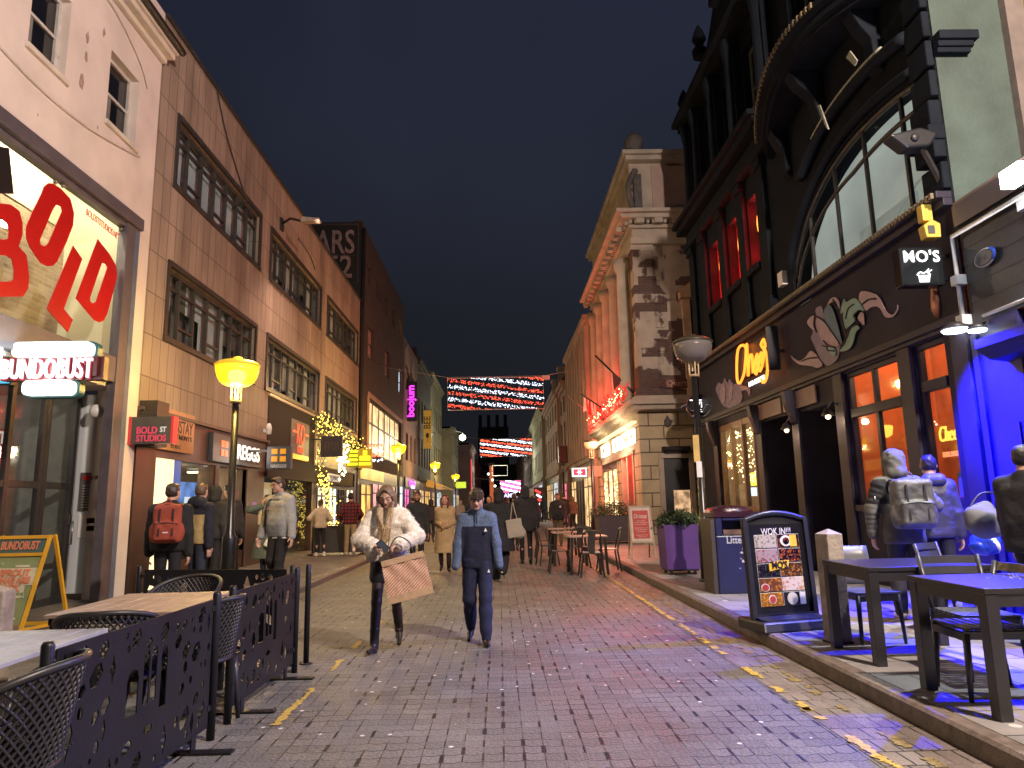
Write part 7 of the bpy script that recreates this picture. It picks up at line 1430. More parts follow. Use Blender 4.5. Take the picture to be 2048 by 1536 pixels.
def planter(label, cx, cy, w_, h, m, gh, shr=1.0, wheel=True):
    t = thing("planter", label, "planter", (cx,cy,.12), None); p = MB(); z0 = .22 if wheel else .12; a = w_*.92
    p.add([(cx-a,cy-a,z0),(cx+a,cy-a,z0),(cx+a,cy+a,z0),(cx-a,cy+a,z0),(cx-w_,cy-w_,z0+h),(cx+w_,cy-w_,z0+h),(cx+w_,cy+w_,z0+h),(cx-w_,cy+w_,z0+h)], [(3,2,1,0),(0,1,5,4),(1,2,6,5),(2,3,7,6),(3,0,4,7)]); p.quad((cx-w_,cy-w_,z0+h-.05),(cx+w_,cy-w_,z0+h-.05),(cx+w_,cy+w_,z0+h-.05),(cx-w_,cy+w_,z0+h-.05)); p.build("pot", m, t)
    if wheel:
        p = MB(); p.box(cx-a+.02, cx+a-.02, cy-a+.02, cy+a-.02, .19, .22)
        for (x, y) in ((-1,-1),(1,-1),(-1,1),(1,1)): p.lathe((cx+x*(a-.08), cy+y*(a-.08), .165), [(.01,-.02),(.045,-.02),(.045,.02),(.01,.02)], 12, 0, 'X')
        p.build("castor", m_blackpaint, t)
    p = MB(); rs = random.Random(label); leaves(p, rs, cx, cy, z0+h-.08, w_*1.18, w_*1.15, gh, int(1500*shr), .042); 
    for _ in range(22): a_ = rs.random()*2*pi; p.tube([(cx+.3*w_*cos(a_),cy+.3*w_*sin(a_),z0+h-.06),(cx+w_*1.0*cos(a_),cy+w_*sin(a_),z0+h+gh*.8)], .004, 4, 1)
    p.build("box_foliage", m_lf, t); return t
planter("purple square planter with a clipped green shrub on castors", 3.26, 13.05, .32, .78, mat("purple planter paint", (.10,.045,.22), .45, var=.12, vs=3), .34, 1.1)
planter("dark plum planter behind the Christmas menu board", 3.78, 23.2, .62, .78, mat("dark plum planter paint", (.065,.045,.06), .5, var=.15), .55, .9)
planter("low dark planter with thin shrubs beside the pub's street pier", 3.72, 25.9, .38, .6, mat("olive timber planter", (.07,.06,.04), .7), .8, .5, False)
planter("small dark planter behind the litter bin", 4.45, 15.2, .26, .62, m_frame, .55, .5, False)
cb_ = thing("menu_easel", "white framed red Christmas menu board on wooden legs", "sign board", (3.27,16.5,.12)); m_ez = mat("pale wood easel", (.45,.35,.25), .6, var=.15, vs=8)
def ez(u, h, off=0): return Vector((3.27+u+(.02*(1-h)), 16.42+.13*h-off, .12+h))
p = MB(); p.bar(ez(-.27,.0), ez(-.24,1.2), .035, .03, (0,1,0)); p.bar(ez(.27,.0), ez(.24,1.2), .035, .03, (0,1,0)); p.bar(ez(-.25,1.19), ez(.25,1.19), .04, .03, (0,1,0)); p.bar(ez(-.25,.38), ez(.25,.38), .04, .03, (0,1,0)); p.bar((3.03,16.9,.12), ez(-.24,1.15)+Vector((0,.05,0)), .03, .03); p.bar((3.51,16.9,.12), ez(.24,1.15)+Vector((0,.05,0)), .03, .03); p.build("easel_frame", m_ez, cb_)
p = MB(); p.prism([ez(-.24,.40),ez(.24,.40),ez(.235,1.17),ez(-.235,1.17)], (0,.015,0)); p.build("white_mount", mat("white mount", (.62,.55,.48), .6), cb_); p = MB(); p.prism([ez(-.19,.46,.004),ez(.19,.46,.004),ez(.185,1.10,.004),ez(-.185,1.10,.004)], (0,.003,0)); p.build("red_menu", mat("red menu paper", (.50,.07,.06), .6), cb_)
p = MB(); me = fit(text_mesh("Christmas", .125, .002, .002, .8, 1, .25), .30, .10)
c = ez(0,.97,.008); p.mesh(me, 0, Matrix(((1,0,0,c.x),(0,.13,-1,c.y),(0,1,.13,c.z),(0,0,0,1))))
for i in range(10):
    if i not in (3,7): q_ = ez(0,.86-.04*i,.007); hw = .10+.03*((i*5)%3); p.box(q_.x-hw, q_.x+hw, q_.y-.001, q_.y+.001, q_.z-.004, q_.z+.004)
p.build("pale_lettering", mat("pale pink lettering", (.7,.55,.5), .6), cb_)
# cafe table and metal chairs standing in the road
m_mt = mat("gunmetal chair", (.085,.08,.075), .35, metal=.7, var=.2, vs=6); m_tt = mat("pale wood cafe top", (.28,.24,.19), .5, var=.15, vs=5)
def metal_chair(label, loc, rz):
    t = thing("metal_chair", label, "chair", None, "metal cafe chairs"); p = MB(); p.box(-.19,.19,-.18,.19,.44,.46); p.build("seat", m_mt, t, .01)
    p = MB(); p.tube(smoothline([(-.19,-.17,.45),(-.185,-.24,.75),(-.12,-.27,.86),(0,-.28,.88),(.12,-.27,.86),(.185,-.24,.75),(.19,-.17,.45)]), .014, 6); p.prism([(-.06,-.19,.46),(.06,-.19,.46),(.07,-.27,.87),(-.07,-.27,.87)], (0,-.006,0)); p.build("backrest", m_mt, t)
    for (x, y) in ((-.17,-.16),(.17,-.16),(-.17,.17),(.17,.17)): p = MB(); p.bar((x,y,.45),(x*1.35,y*1.4,0),.03,.02); p.build("leg", m_mt, t)
    t.location = loc; t.rotation_euler = (0,0,rz); return t
def cafe_table(label, loc, Lx, Ly):
    t = thing("cafe_table", label, "table", None, "cafe tables in the road"); p = MB(); p.box(-Lx/2, Lx/2, -Ly/2, Ly/2, .73, .755); p.build("table_top", m_tt, t, .004)
    for sx_ in (-1,1):
        for sy_ in (-1,1): p = MB(); p.bar((sx_*(Lx/2-.06), sy_*(Ly/2-.06), .73),(sx_*(Lx/2-.02), sy_*(Ly/2-.02), 0),.05,.03); p.build("leg", m_mt, t)
    t.location = loc; return t
cafe_table("nearer pale topped cafe table in the road right of centre", (1.78,14.75,0), .78, .75); cafe_table("second cafe table just behind the nearer one", (1.62,16.9,0), .8, .8); cafe_table("third cafe table close to the amber tinted lamp", (1.7,19.3,0), .8, .8)
mc = metal_chair("metal chair turned away beside the nearer cafe table", (1.78,14.15,0), 0)
dup(mc, (1.22,14.9,0), radians(-90), "metal chair at the road side of the nearer cafe table"); dup(mc, (2.28,15.1,0), radians(90), "metal chair at the kerb side of the nearer cafe table"); dup(mc, (1.1,16.9,0), radians(-80), "metal chair left of the second cafe table"); dup(mc, (1.75,16.1,0), radians(5), "metal chair between the first two cafe tables"); dup(mc, (1.15,19.2,0), radians(-90), "metal chair left of the third cafe table")
bl3 = thing("terrace_screen", "dark fabric barrier screen before the pub front on the left pavement", "screen", (-5,20.6,.1)); p = MB(); p.box(-5.35,-3.95,20.6,20.63,.16,.92); p.build("fabric", mat("dark screen fabric", (.045,.045,.042), .7), bl3); p = MB()
for x in (-5.37,-3.93): p.tube([(x,20.61,.1),(x,20.61,.98)], .02, 8); p.lathe((x,20.61,.1), [(.14,0),(.14,.02),(.03,.04)], 12)
p.tube([(-5.37,20.61,.95),(-3.93,20.61,.95)], .015, 6); p.build("frame", m_post, bl3)
# ================================================================ people: bodies and clothes grown as smooth signed-distance surfaces
def nets(F, org, h):
    """surface nets: one smooth closed mesh from a sampled distance field"""
    nx, ny, nz = F.shape; ins = F < 0
    c = [(i,j,k) for i in (0,1) for j in (0,1) for k in (0,1)]
    def sub(A, o): return A[o[0]:nx-1+o[0], o[1]:ny-1+o[1], o[2]:nz-1+o[2]]
    cnt = sum(sub(ins, o).astype(np.int8) for o in c); act = np.argwhere((cnt > 0) & (cnt < 8))
    if len(act) == 0: return np.zeros((0,3)), np.zeros((0,4), int)
    idx = -np.ones((nx-1, ny-1, nz-1), int); idx[act[:,0],act[:,1],act[:,2]] = np.arange(len(act))
    S = np.zeros((len(act),3)); n = np.zeros(len(act))
    for a in c:
        for ax in range(3):
            if a[ax]: continue
            b = list(a); b[ax] = 1
            fa = F[act[:,0]+a[0], act[:,1]+a[1], act[:,2]+a[2]]; fb = F[act[:,0]+b[0], act[:,1]+b[1], act[:,2]+b[2]]
            m = (fa < 0) != (fb < 0); t = np.where(m, fa/np.where(m, fa-fb, 1), 0)
            p = np.tile(np.array(a, float), (len(act),1)); p[:,ax] += t; S += p*m[:,None]; n += m
    V = (act+S/n[:,None])*h+np.array(org); Q = []
    for ax in range(3):
        o1, o2 = [(1,2),(2,0),(0,1)][ax]; d = [0,0,0]; d[ax] = 1
        A = ins[:nx-d[0], :ny-d[1], :nz-d[2]]; B = ins[d[0]:, d[1]:, d[2]:]; e = np.argwhere(A != B)
        e = e[(e[:,o1] > 0) & (e[:,o2] > 0)]; e = e[(e[:,o1] < F.shape[o1]-1) & (e[:,o2] < F.shape[o2]-1)]
        def I(a, b): q = e.copy(); q[:,o1] -= a; q[:,o2] -= b; return idx[q[:,0],q[:,1],q[:,2]]
        q = np.stack([I(1,1), I(0,1), I(0,0), I(1,0)], 1); fl = A[e[:,0],e[:,1],e[:,2]]; q[~fl] = q[~fl][:, ::-1]; Q.append(q[(q >= 0).all(1)])
    return V, np.concatenate(Q)
class Sdf:
    def __init__(s): s.p = []
    def cone(s, a, b, ra, rb=None, k=.02, sc=(1,1,1), op=1, rip=None): s.p.append(('c', np.array(a,float), np.array(b,float), ra, ra if rb is None else rb, k, np.array(sc,float), op, rip)); return s
    def ell(s, c, r, k=.02, op=1, R=None): s.p.append(('e', np.array(c,float), np.array(r if hasattr(r,'__len__') else (r,)*3,float), k, op, R)); return s
    def box(s, c, hx, rd, k=.02, R=None, op=1): s.p.append(('b', np.array(c,float), np.array(hx,float), rd, k, op, R)); return s
    def mesh(s, h, noise=0, nf=40):
        lo, hi = np.full(3,9e9), np.full(3,-9e9); bb = []
        for q in s.p:
            if q[0] == 'c':
                r = max(q[3],q[4])*max(q[6])*(1+(q[8][1] if q[8] else 0)); a = np.minimum(q[1],q[2])-r; b = np.maximum(q[1],q[2])+r; k, op = q[5], q[7]
            elif q[0] == 'e': r = q[2].max() if q[5] is not None else q[2]; a, b, k, op = q[1]-r, q[1]+r, q[3], q[4]
            else: r = np.linalg.norm(q[2])+q[3] if q[6] is not None else q[2]+q[3]; a, b, k, op = q[1]-r, q[1]+r, q[4], q[5]
            bb.append((a, b, k, op))
            if op > 0: lo = np.minimum(lo, a-k*.3); hi = np.maximum(hi, b+k*.3)
        lo -= 3*h+noise; hi += 3*h+noise; n = np.ceil((hi-lo)/h).astype(int)+1; F = np.full(n, .5, np.float32)
        ax = [lo[i]+h*np.arange(n[i]) for i in range(3)]
        for q, (a, b, k, op) in zip(s.p, bb):
            i0 = np.maximum(0, np.floor((a-k-3*h-lo)/h).astype(int)); i1 = np.minimum(n, np.ceil((b+k+3*h-lo)/h).astype(int)+1)
            if (i1 <= i0).any(): continue
            X, Y, Z = np.meshgrid(*[ax[i][i0[i]:i1[i]] for i in range(3)], indexing='ij'); P = np.stack([X,Y,Z],-1)
            if q[0] == 'c':
                A, B, sc = q[1]/q[6], q[2]/q[6], q[6]; Pp = P/sc; ba = B-A; L2 = max(1e-9, ba@ba); t = np.clip(((Pp-A)@ba)/L2, 0, 1); r = q[3]+(q[4]-q[3])*t
                if q[8]: r = r*(1+q[8][1]*(np.abs(np.sin(pi*q[8][0]*t+q[8][2]))-.5))
                d = (np.linalg.norm(Pp-A-t[...,None]*ba, axis=-1)-r)*sc.min()
            elif q[0] == 'e':
                Pp = P-q[1]; Pp = Pp@q[5] if q[5] is not None else Pp; k0 = np.linalg.norm(Pp/q[2],axis=-1); k1 = np.linalg.norm(Pp/q[2]**2,axis=-1)+1e-6; d = k0*(k0-1)/k1
            else:
                Pp = P-q[1]; Pp = Pp@q[6] if q[6] is not None else Pp; w_ = np.abs(Pp)-q[2]; d = np.linalg.norm(np.maximum(w_,0),axis=-1)+np.minimum(w_.max(-1),0)-q[3]
            sl = tuple(slice(i0[i],i1[i]) for i in range(3)); G = F[sl]
            if op > 0: hh = np.clip(.5+.5*(G-d)/k,0,1); F[sl] = d*hh+G*(1-hh)-k*hh*(1-hh)
            else: hh = np.clip(.5-.5*(G+d)/k,0,1); F[sl] = G*(1-hh)-d*hh+k*hh*(1-hh)
        if noise:
            X, Y, Z = np.meshgrid(*ax, indexing='ij'); F += noise*(np.sin(nf*X+2.1*np.sin(nf*.45*Z))*np.sin(nf*.8*Z+1.7*np.sin(nf*.6*Y)+.6*nf*X)).astype(np.float32)
        return nets(F, lo, h)
    def build(s, name, m, parent, h, noise=0, nf=40, pick=None):
        V, Q = s.mesh(h, noise, nf); mb = MB(); mb.arr(V, Q, 0 if pick is None else pick(V[Q].mean(1)).tolist()); return mb.build(name, m, parent)
def fabric(name, col, var=.15, vs=9, bump=.5, bs=18, rough=.85): return mat(name, col, rough, var=var, vs=vs, bump=bump, bs=bs, det=5)
m_skin = mat("pale skin", (.50,.29,.215), .55, var=.10, vs=14, bump=.05, bs=90); m_skin2 = mat("tan skin", (.36,.19,.13), .55, var=.10, vs=14)
m_lip = mat("lip", (.38,.17,.14), .45); m_eye = mat("dark eye", (.02,.015,.012), .2); m_eyew = mat("eye white", (.55,.52,.5), .3)
def hair_mat(name, col):
    if name in MATS: return MATS[name]
    m, n, l, p = _new(name); g_ = n.new("ShaderNodeTexCoord"); mp = n.new("ShaderNodeMapping"); mp.inputs["Scale"].default_value = (95,95,5); l.new(g_.outputs["Object"], mp.inputs[0]); z = n.new("ShaderNodeTexNoise"); z.inputs["Scale"].default_value = 1; z.inputs["Detail"].default_value = 3; l.new(mp.outputs[0], z.inputs["Vector"])
    r = n.new("ShaderNodeValToRGB"); l.new(z.outputs[0], r.inputs[0]); r.color_ramp.elements[0].position = .32; r.color_ramp.elements[1].position = .7; r.color_ramp.elements[0].color = rgb([c*.45 for c in col]); r.color_ramp.elements[1].color = rgb([c*1.35 for c in col]); l.new(r.outputs[0], p.inputs["Base Color"]); p.inputs["Roughness"].default_value = .42
    b_ = n.new("ShaderNodeBump"); b_.inputs["Strength"].default_value = .7; b_.inputs["Distance"].default_value = .01; l.new(z.outputs[0], b_.inputs["Height"]); l.new(b_.outputs[0], p.inputs["Normal"]); return m
h_dark, h_brown, h_blonde, h_red, h_black = hair_mat("dark brown hair", (.045,.028,.018)), hair_mat("brown hair", (.12,.07,.04)), hair_mat("fair long hair", (.36,.25,.13)), hair_mat("dark red hair", (.13,.018,.018)), hair_mat("black hair", (.014,.012,.012))
def ik(a, b, l1, l2, pole):
    a, b = np.array(a,float), np.array(b,float); d = b-a; L = np.linalg.norm(d); Lm = min(L, (l1+l2)*.999); d = d/L; b = a+d*Lm; x = (l1*l1-l2*l2+Lm*Lm)/(2*Lm); y = sqrt(max(0, l1*l1-x*x)); p = np.array(pole,float); p = p-d*(p@d); p = p/np.linalg.norm(p); return a+d*x+p*y, b
def rotm(yaw, pitch, roll=0):
    cy, sy, cp, sp, cr, sr = cos(yaw), sin(yaw), cos(pitch), sin(pitch), cos(roll), sin(roll)
    return np.array([[cy,-sy,0],[sy,cy,0],[0,0,1]])@np.array([[1,0,0],[0,cp,sp],[0,-sp,cp]])@np.array([[cr,0,sr],[0,1,0],[-sr,0,cr]])     # pitch > 0 looks down
class Skel: pass
def skeleton(H, feet, hands, lean=0., head=(0,0,0), wide=1.0, twist=0, crouch=0.):
    s = Skel(); s.H, s.u, s.w = H, H/1.75, wide; u = s.u; s.hz = .525*H-crouch; s.lean = lean
    sh = lambda z: np.array([0, lean*(z-s.hz)/(.3*H), 0])
    s.sh = sh; s.c = lambda z: np.array([0,0,z*H-crouch])+sh(z*H-crouch); s.hip = []; s.knee = []; s.ank = []; s.feet = feet; s.shd = []; s.elb = []; s.wr = []
    for i, sg_ in enumerate((-1,1)):
        hp = np.array([sg_*.085*u, 0, s.hz]); f = feet[i]; k, a = ik(hp, (f[0], f[1], f[2]+.075*u), .245*H, .24*H, (f[0]*.3+sg_*.02, 1, .1)); s.hip.append(hp); s.knee.append(k); s.ank.append(a)
        so = s.c(.802)+np.array([sg_*.165*u*wide*cos(twist), -sg_*.165*u*wide*sin(twist), 0]); hd = hands[i]; pole = hd[3] if len(hd) > 3 else (sg_*.5,-1,-.3); e, w_ = ik(so, hd[:3], .172*H, .152*H, pole); s.shd.append(so); s.elb.append(e); s.wr.append(w_)
    s.hc = s.c(.845)+np.array([0,.012*u,0])+rotm(*head)@np.array([0,.02*u,.092*H]); s.hR = rotm(*head); s.hs = u*1.0; return s
REST = ((-.26,.06,.50),(.26,.06,.50))
def rest(H, sw=0.): return ((-.235*H/1.75-.01,.05+sw,.47*H),(.235*H/1.75+.01,.05-sw,.47*H))
def hand(sd, wr, d, n, side, curl, u=1.):
    """palm, four bent fingers of different lengths and a thumb leaving the side of the palm"""
    d, n = np.array(d,float), np.array(n,float); d /= np.linalg.norm(d); n -= d*(n@d); n /= np.linalg.norm(n); s_ = np.cross(d, n)*side; wr = np.array(wr,float)
    for o in (-.026,-.009,.009,.026): sd.cone(wr+s_*o*.5*u, wr+d*.085*u+s_*o*u, .016*u, .013*u, .014*u)
    for o, L in ((-.028,.066),(-.0095,.077),(.0095,.073),(.027,.056)):
        p = wr+d*.088*u+s_*o*u; a = curl*.55
        for j, fl in enumerate((.45,.32,.23)): q = p+(d*cos(a)+n*sin(a)+s_*o*.6)*L*fl*1.15*u; sd.cone(p, q, (.0098-.0008*j)*u, (.0092-.0009*j)*u, .003*u); p = q; a += curl
    p = wr+d*.02*u-s_*.026*u; q = p+(d*.6-s_*.75+n*.25)*.045*u; r = q+(d*.85-s_*.15+n*.5)*.034*u; sd.cone(p, q, .0145*u, .012*u, .01*u); sd.cone(q, r, .0115*u, .0095*u, .004*u)
def head_arr(hv, u, lidded, hairm_idx, beard=False, plain=False):
    s = Sdf(); k = 1.0
    s.ell((0,-.012,.030),(.076,.094,.084),.02); s.ell((0,.020,-.022),(.062,.068,.086),.03); s.cone((-.034,.018,-.066),(.034,.018,-.066),.034,None,.03); s.ell((0,.064,-.092),(.027,.022,.02),.025)
    s.cone((0,-.022,-.06),(0,-.032,-.165),.053,.058,.03)
    for x in (-1,1):
        s.ell((x*.037,.050,-.026),(.026,.024,.028),.02); s.cone((x*.012,.082,.024),(x*.047,.068,.026),.0105,.009,.012); s.ell((x*.031,.094,.006),(.019,.014,.0115),.010,-1); s.ell((x*.031,.0755,.005),.0125,.003); s.ell((x*.078,-.010,-.006),(.011,.021,.031),.012)
        s.ell((x*.011,.095,-.030),(.0085,.009,.008),.006)
    s.cone((0,.082,.014),(0,.102,-.026),.0085,.0118,.012); s.cone((-.019,.079,-.053),(.019,.079,-.053),.0075,None,.008); s.cone((-.016,.079,-.064),(.016,.079,-.064),.0085,None,.008)
    V, Q = s.mesh(hv/u); c = V[Q].mean(1); m = np.zeros(len(Q), int); ax = np.abs(c[:,0])
    m[(c[:,2] < -.046) & (c[:,2] > -.074) & (ax < .027) & (c[:,1] > .077)] = 1
    eye = (np.hypot(ax-.031, c[:,2]-.005) < .0125) & (c[:,1] > .06)
    if lidded: m[(np.abs(c[:,2]+.001) < .0048) & (np.abs(ax-.031) < .0165) & (c[:,1] > .06)] = 2
    else: m[eye] = 3; m[(np.hypot(ax-.031, c[:,2]-.004) < .0066) & (c[:,1] > .06)] = 2; m[(np.abs(c[:,2]-.0155) < .003) & (np.abs(ax-.031) < .015) & (c[:,1] > .06)] = 2
    m[(np.abs(c[:,2]-.0285-.1*(.03-np.abs(ax-.03))) < .0052) & (ax > .012) & (ax < .051) & (c[:,1] > .05)] = 4
    if beard: m[((c[:,2] < -.038) & (c[:,1] > -.01) & (m != 1) & (c[:,2] > -.125)) | ((c[:,2] < -.040) & (c[:,2] > -.047) & (ax < .03) & (c[:,1] > .06))] = 4
    return V*u, Q, m
def person(label, loc, rz, sk, skin, hairm, h=.012, hv=.007, hv2=.007, lidded=False, beard=False, hands=((None,)*3,)*2, group=None, hide_hands=False, skin_legs=False):
    """skin body: head, neck, torso core, limbs and hands in one mesh"""
    u = sk.u; s = Sdf(); c = sk.c
    s.cone(c(.54)-np.array([.06*u,0,0]), c(.54)+np.array([.06*u,0,0]), .09*u, None, .05, (1,.85,1)); s.cone(c(.63)-np.array([.05*u,0,0]), c(.63)+np.array([.05*u,0,0]), .085*u, None, .06, (1,.85,1)); s.cone(c(.74)-np.array([.08*u,0,0]), c(.74)+np.array([.08*u,0,0]), .09*u, None, .06, (1,.85,1)); s.cone(sk.shd[0], sk.shd[1], .045*u, None, .05)
    s.cone(c(.80), sk.hc+sk.hR@np.array([0,-.03,-.09])*u, .06*u, .053*u, .04)
    for i in (0,1):
        s.cone(sk.shd[i], sk.elb[i], .043*u, .036*u, .03); s.cone(sk.elb[i], sk.wr[i], .036*u, .024*u, .02); s.cone(sk.hip[i], sk.knee[i], .07*u, .05*u, .03); s.cone(sk.knee[i], sk.ank[i], .052*u, .033*u, .02); s.cone(sk.knee[i]*.65+sk.ank[i]*.35+np.array([0,-.02*u,0]), sk.ank[i], .048*u, .03*u, .03)
    mb = MB(); V, Q = s.mesh(h); mb.arr(V, Q, 0)
    V, Q, m = head_arr(hv, u, lidded, 4, beard); mb.arr(V@sk.hR.T+sk.hc, Q, m.tolist())
    if not hide_hands:
        for i, sg_ in enumerate((-1,1)):
            d, n, cu = hands[i] if hands[i][0] is not None else (sk.wr[i]-sk.elb[i]+np.array([0,.02,0]), (-sg_,.25,0), .42)
            q = Sdf(); hand(q, sk.wr[i], d, n, -sg_, cu, u); q.cone(sk.wr[i]-(np.array(sk.wr[i])-sk.elb[i])*.2, sk.wr[i], .025*u, .022*u, .015); V, Q = q.mesh(hv2); mb.arr(V, Q, 0)
    o = mb.build("person", [skin, m_lip, m_eye, m_eyew, hairm]); tag(o, label, "person", group); o.location = loc; o.rotation_euler = (0,0,rz); return o
def top_prims(sk, b=.02, sl=.015, hem=.50, hemr=.0, k=.05, arms=True, rip=None, wide=1.0, cuff=.0, belly=0., flare=0., hy=0., rip2=None):
    """jacket or jumper: torso down to `hem` (share of the height), sleeves to the wrists"""
    u = sk.u; s = Sdf(); c = sk.c; X = np.array([1,0,0])
    for i in (0,1): s.cone(c(.838)+X*(-1,1)[i]*.03*u, sk.shd[i]-np.array([0,0,.010])*u, (.042+b*.5)*u, (.043+sl*.9)*u, .035)
    s.cone(c(.77)-X*.085*u*wide, c(.77)+X*.085*u*wide, (.082+b*.8)*u, None, .04, (1,.86,1)); s.cone(c(.80), c(.845), (.055+b*.6)*u, (.048+b*.5)*u, .03)
    for z in np.arange(hem+.03, .765, .03):
        wz = .072+.015*max(0,min(1,(z-.62)/.12))-.008*max(0,1-abs(z-.62)/.08); s.cone(c(z)-X*wz*u*wide*(1+flare*(.7-z)), c(z)+X*wz*u*wide*(1+flare*(.7-z)), (.088+b+hemr*(.7-z)+belly*max(0,1-abs(z-.62)/.1))*u, None, .008, (1,.9,1))
    s.box(c(hem-.25)+np.array([0,hy,0]), (.6,.6,.25*sk.H-.0), .001, .012, None, -1)
    if arms:
        for i in (0,1): s.cone(sk.shd[i], sk.elb[i], (.052+sl)*u, (.045+sl)*u, .035, (1,1,1), 1, rip); s.cone(sk.elb[i], sk.wr[i]*.95+sk.elb[i]*.05, (.045+sl)*u, (.030+sl+cuff)*u, .02, (1,1,1), 1, rip2 or rip)
    return s
def skirt_prims(s, sk, z0, z1, r0, r1, k=.03, dy=0., sc=.85):
    n_ = 7
    for i in range(n_): t0 = i/n_; t1 = (i+1)/n_; f = lambda t: np.array([0, dy*t, (z0+(z1-z0)*t)*sk.H]); s.cone(f(t0), f(t1), r0+(r1-r0)*t0, r0+(r1-r0)*t1, k, (1,sc,1))
    s.box(np.array([0,dy,z1*sk.H-.3]), (.8,.8,.3), .001, .008, None, -1); return s
def leg_prims(sk, r=(.09,.06,.045), b=0., top=.56, flare=0., ankle=0.):
    u = sk.u; s = Sdf(); X = np.array([1,0,0]); s.cone(sk.c(.53)-X*.065*u, sk.c(.53)+X*.065*u, (.098+b)*u, None, .04, (1,.9,1)); s.cone(sk.c(top)-X*.06*u, sk.c(top)+X*.06*u, (.092+b)*u, None, .04, (1,.88,1))
    for i in (0,1):
        a = sk.ank[i]+np.array([0,0,ankle]); s.cone(sk.hip[i], sk.knee[i], (r[0]+b)*u, (r[1]+b)*u, .03); s.cone(sk.knee[i], a, (r[1]+b)*u, (r[2]+b+flare)*u, .02)
        s.cone(sk.knee[i]*.7+a*.3+np.array([0,-.015*u,0]), sk.knee[i]*.2+a*.8, (r[1]+b-.004)*u, (r[2]+b)*u, .03)
    return s
def shoe(sk, i, m, parent, h, yaw=None, boot=0., heel=.0, name="shoe"):
    u = sk.u; f = sk.feet[i]; y = (yaw if yaw is not None else (.15 if i else -.15)); pt = f[3] if len(f) > 3 else 0; R = rotm(-y, pt); a = sk.ank[i]; s = Sdf(); q = lambda x, yy, z: a+R@np.array([x,yy,z])*u
    s.cone(q(0,-.035,-.04-heel*0), q(0,.06,-.045), .036*u, .034*u, .02); s.cone(q(0,.05,-.047), q(.0,.165,-.055), .036*u, .024*u, .02, (1,1,1)); s.cone(q(0,-.005,-.02), q(0,-.01,.05), .043*u, .041*u, .02)
    if boot: s.cone(q(0,-.01,0), sk.ank[i]*(1-boot)+sk.knee[i]*boot, .042*u, .052*u, .02)
    s.box(q(0,.05,-.115), (.2,.3,.04*u), .0, .006, R, -1); o = s.build(name, m, parent, h)
    if heel: p = MB(); b0, b1 = q(0,-.05,-.05), q(0,-.052,-.075-heel); p.tube([Vector(b0), Vector(b1)], [.026*u,.018*u], 8); p.build("heel", m, o)
    return o
def cap_hair(sk, style, m, parent, h, extra=None):
    u = sk.u; s = Sdf()
    if style == 'short':
        s.ell((0,-.016,.040),(.083,.101,.086),.02); s.ell((0,-.03,-.01),(.080,.085,.07),.02); s.ell((0,.098,-.035),(.085,.062,.090),.012,-1); s.ell((0,.02,-.13),(.12,.16,.075),.02,-1); s.ell((.0,.05,.094),(.055,.05,.026),.02)
        for x in (-1,1): s.ell((x*.085,.01,-.02),(.02,.03,.04),.01,-1)
    elif style == 'fringe':
        s.ell((0,-.014,.040),(.087,.104,.088),.02); s.ell((0,-.03,-.015),(.083,.085,.07),.02); s.ell((0,.115,-.055),(.085,.065,.090),.012,-1); s.ell((0,.02,-.14),(.12,.16,.075),.02,-1)
        for i in range(9): x = -.06+.015*i; s.cone((x*.75-.015,.05,.105),(x,.098-abs(x)*.35,.032+.012*sin(i*2.1)),.020,.012,.012)
    elif style in ('long','bob'):
        s.ell((0,-.016,.038),(.081,.099,.084),.02); s.ell((0,.108,-.022),(.064,.078,.110),.010,-1); L = extra or .34
        for x in (-1,1):
            s.cone((x*.010,.062,.106),(x*.069,.042,.01),.013,.014,.012); s.cone((x*.072,.038,.02),(x*.077,.025,-.10),.016,.02,.02); s.cone((x*.075,-.01,.0),(x*.078,-.01,-.12),.04,.035,.03)
            if style != 'long': s.cone((x*.078,.03,-.09),(x*.070,.045,-.18),.030,.020,.02)
        s.cone((0,-.07,.0),(0,-.075,-.16),.07,.06,.03,(1,.6,1))
    elif style == 'bun': s.ell((0,-.016,.040),(.083,.101,.086),.02); s.ell((0,-.03,-.02),(.080,.08,.07),.02); s.ell((0,.098,-.04),(.082,.062,.095),.012,-1); s.ell((0,.02,-.13),(.12,.16,.075),.02,-1); s.ell((0,-.10,.09),(.05,.05,.05),.02)
    V, Q = s.mesh(h/u, .0018 if h < .01 else .003, 120 if h < .01 else 60); mb = MB(); mb.arr((V*u)@sk.hR.T+sk.hc, Q, 0)
    if style == 'long':       # loose lengths falling over the chest, several uneven locks a side
        t = Sdf(); rs_ = random.Random(3)
        for x in (-1,1):
            for j in range(5):
                p0 = sk.hc+sk.hR@(np.array([x*(.074-.006*j),.034-.008*j,-.05])*u); p1 = sk.hc+np.array([x*(.075-.012*j),.085+.01*j,-.20-.02*j])*u; p2 = sk.hc+np.array([x*(.060-.013*j)+rs_.uniform(-.008,.008),.112+.006*j,-.34])*u; p3 = sk.hc+np.array([x*(.045-.011*j)+rs_.uniform(-.012,.012),.112,-.34-(extra or .2)*rs_.uniform(.45,1)])*u
                t.cone(p0,p1,.020*u,.017*u,.008); t.cone(p1,p2,.017*u,.014*u,.006); t.cone(p2,p3,.014*u,.005*u,.006)
        V, Q = t.mesh(min(h,.007), .0015, 130); k = (V[Q].mean(1)[:,2] < sk.hc[2]-.12*u).astype(int); mb.arr(V, Q, k.tolist())
    return mb.build("hair", m, parent)
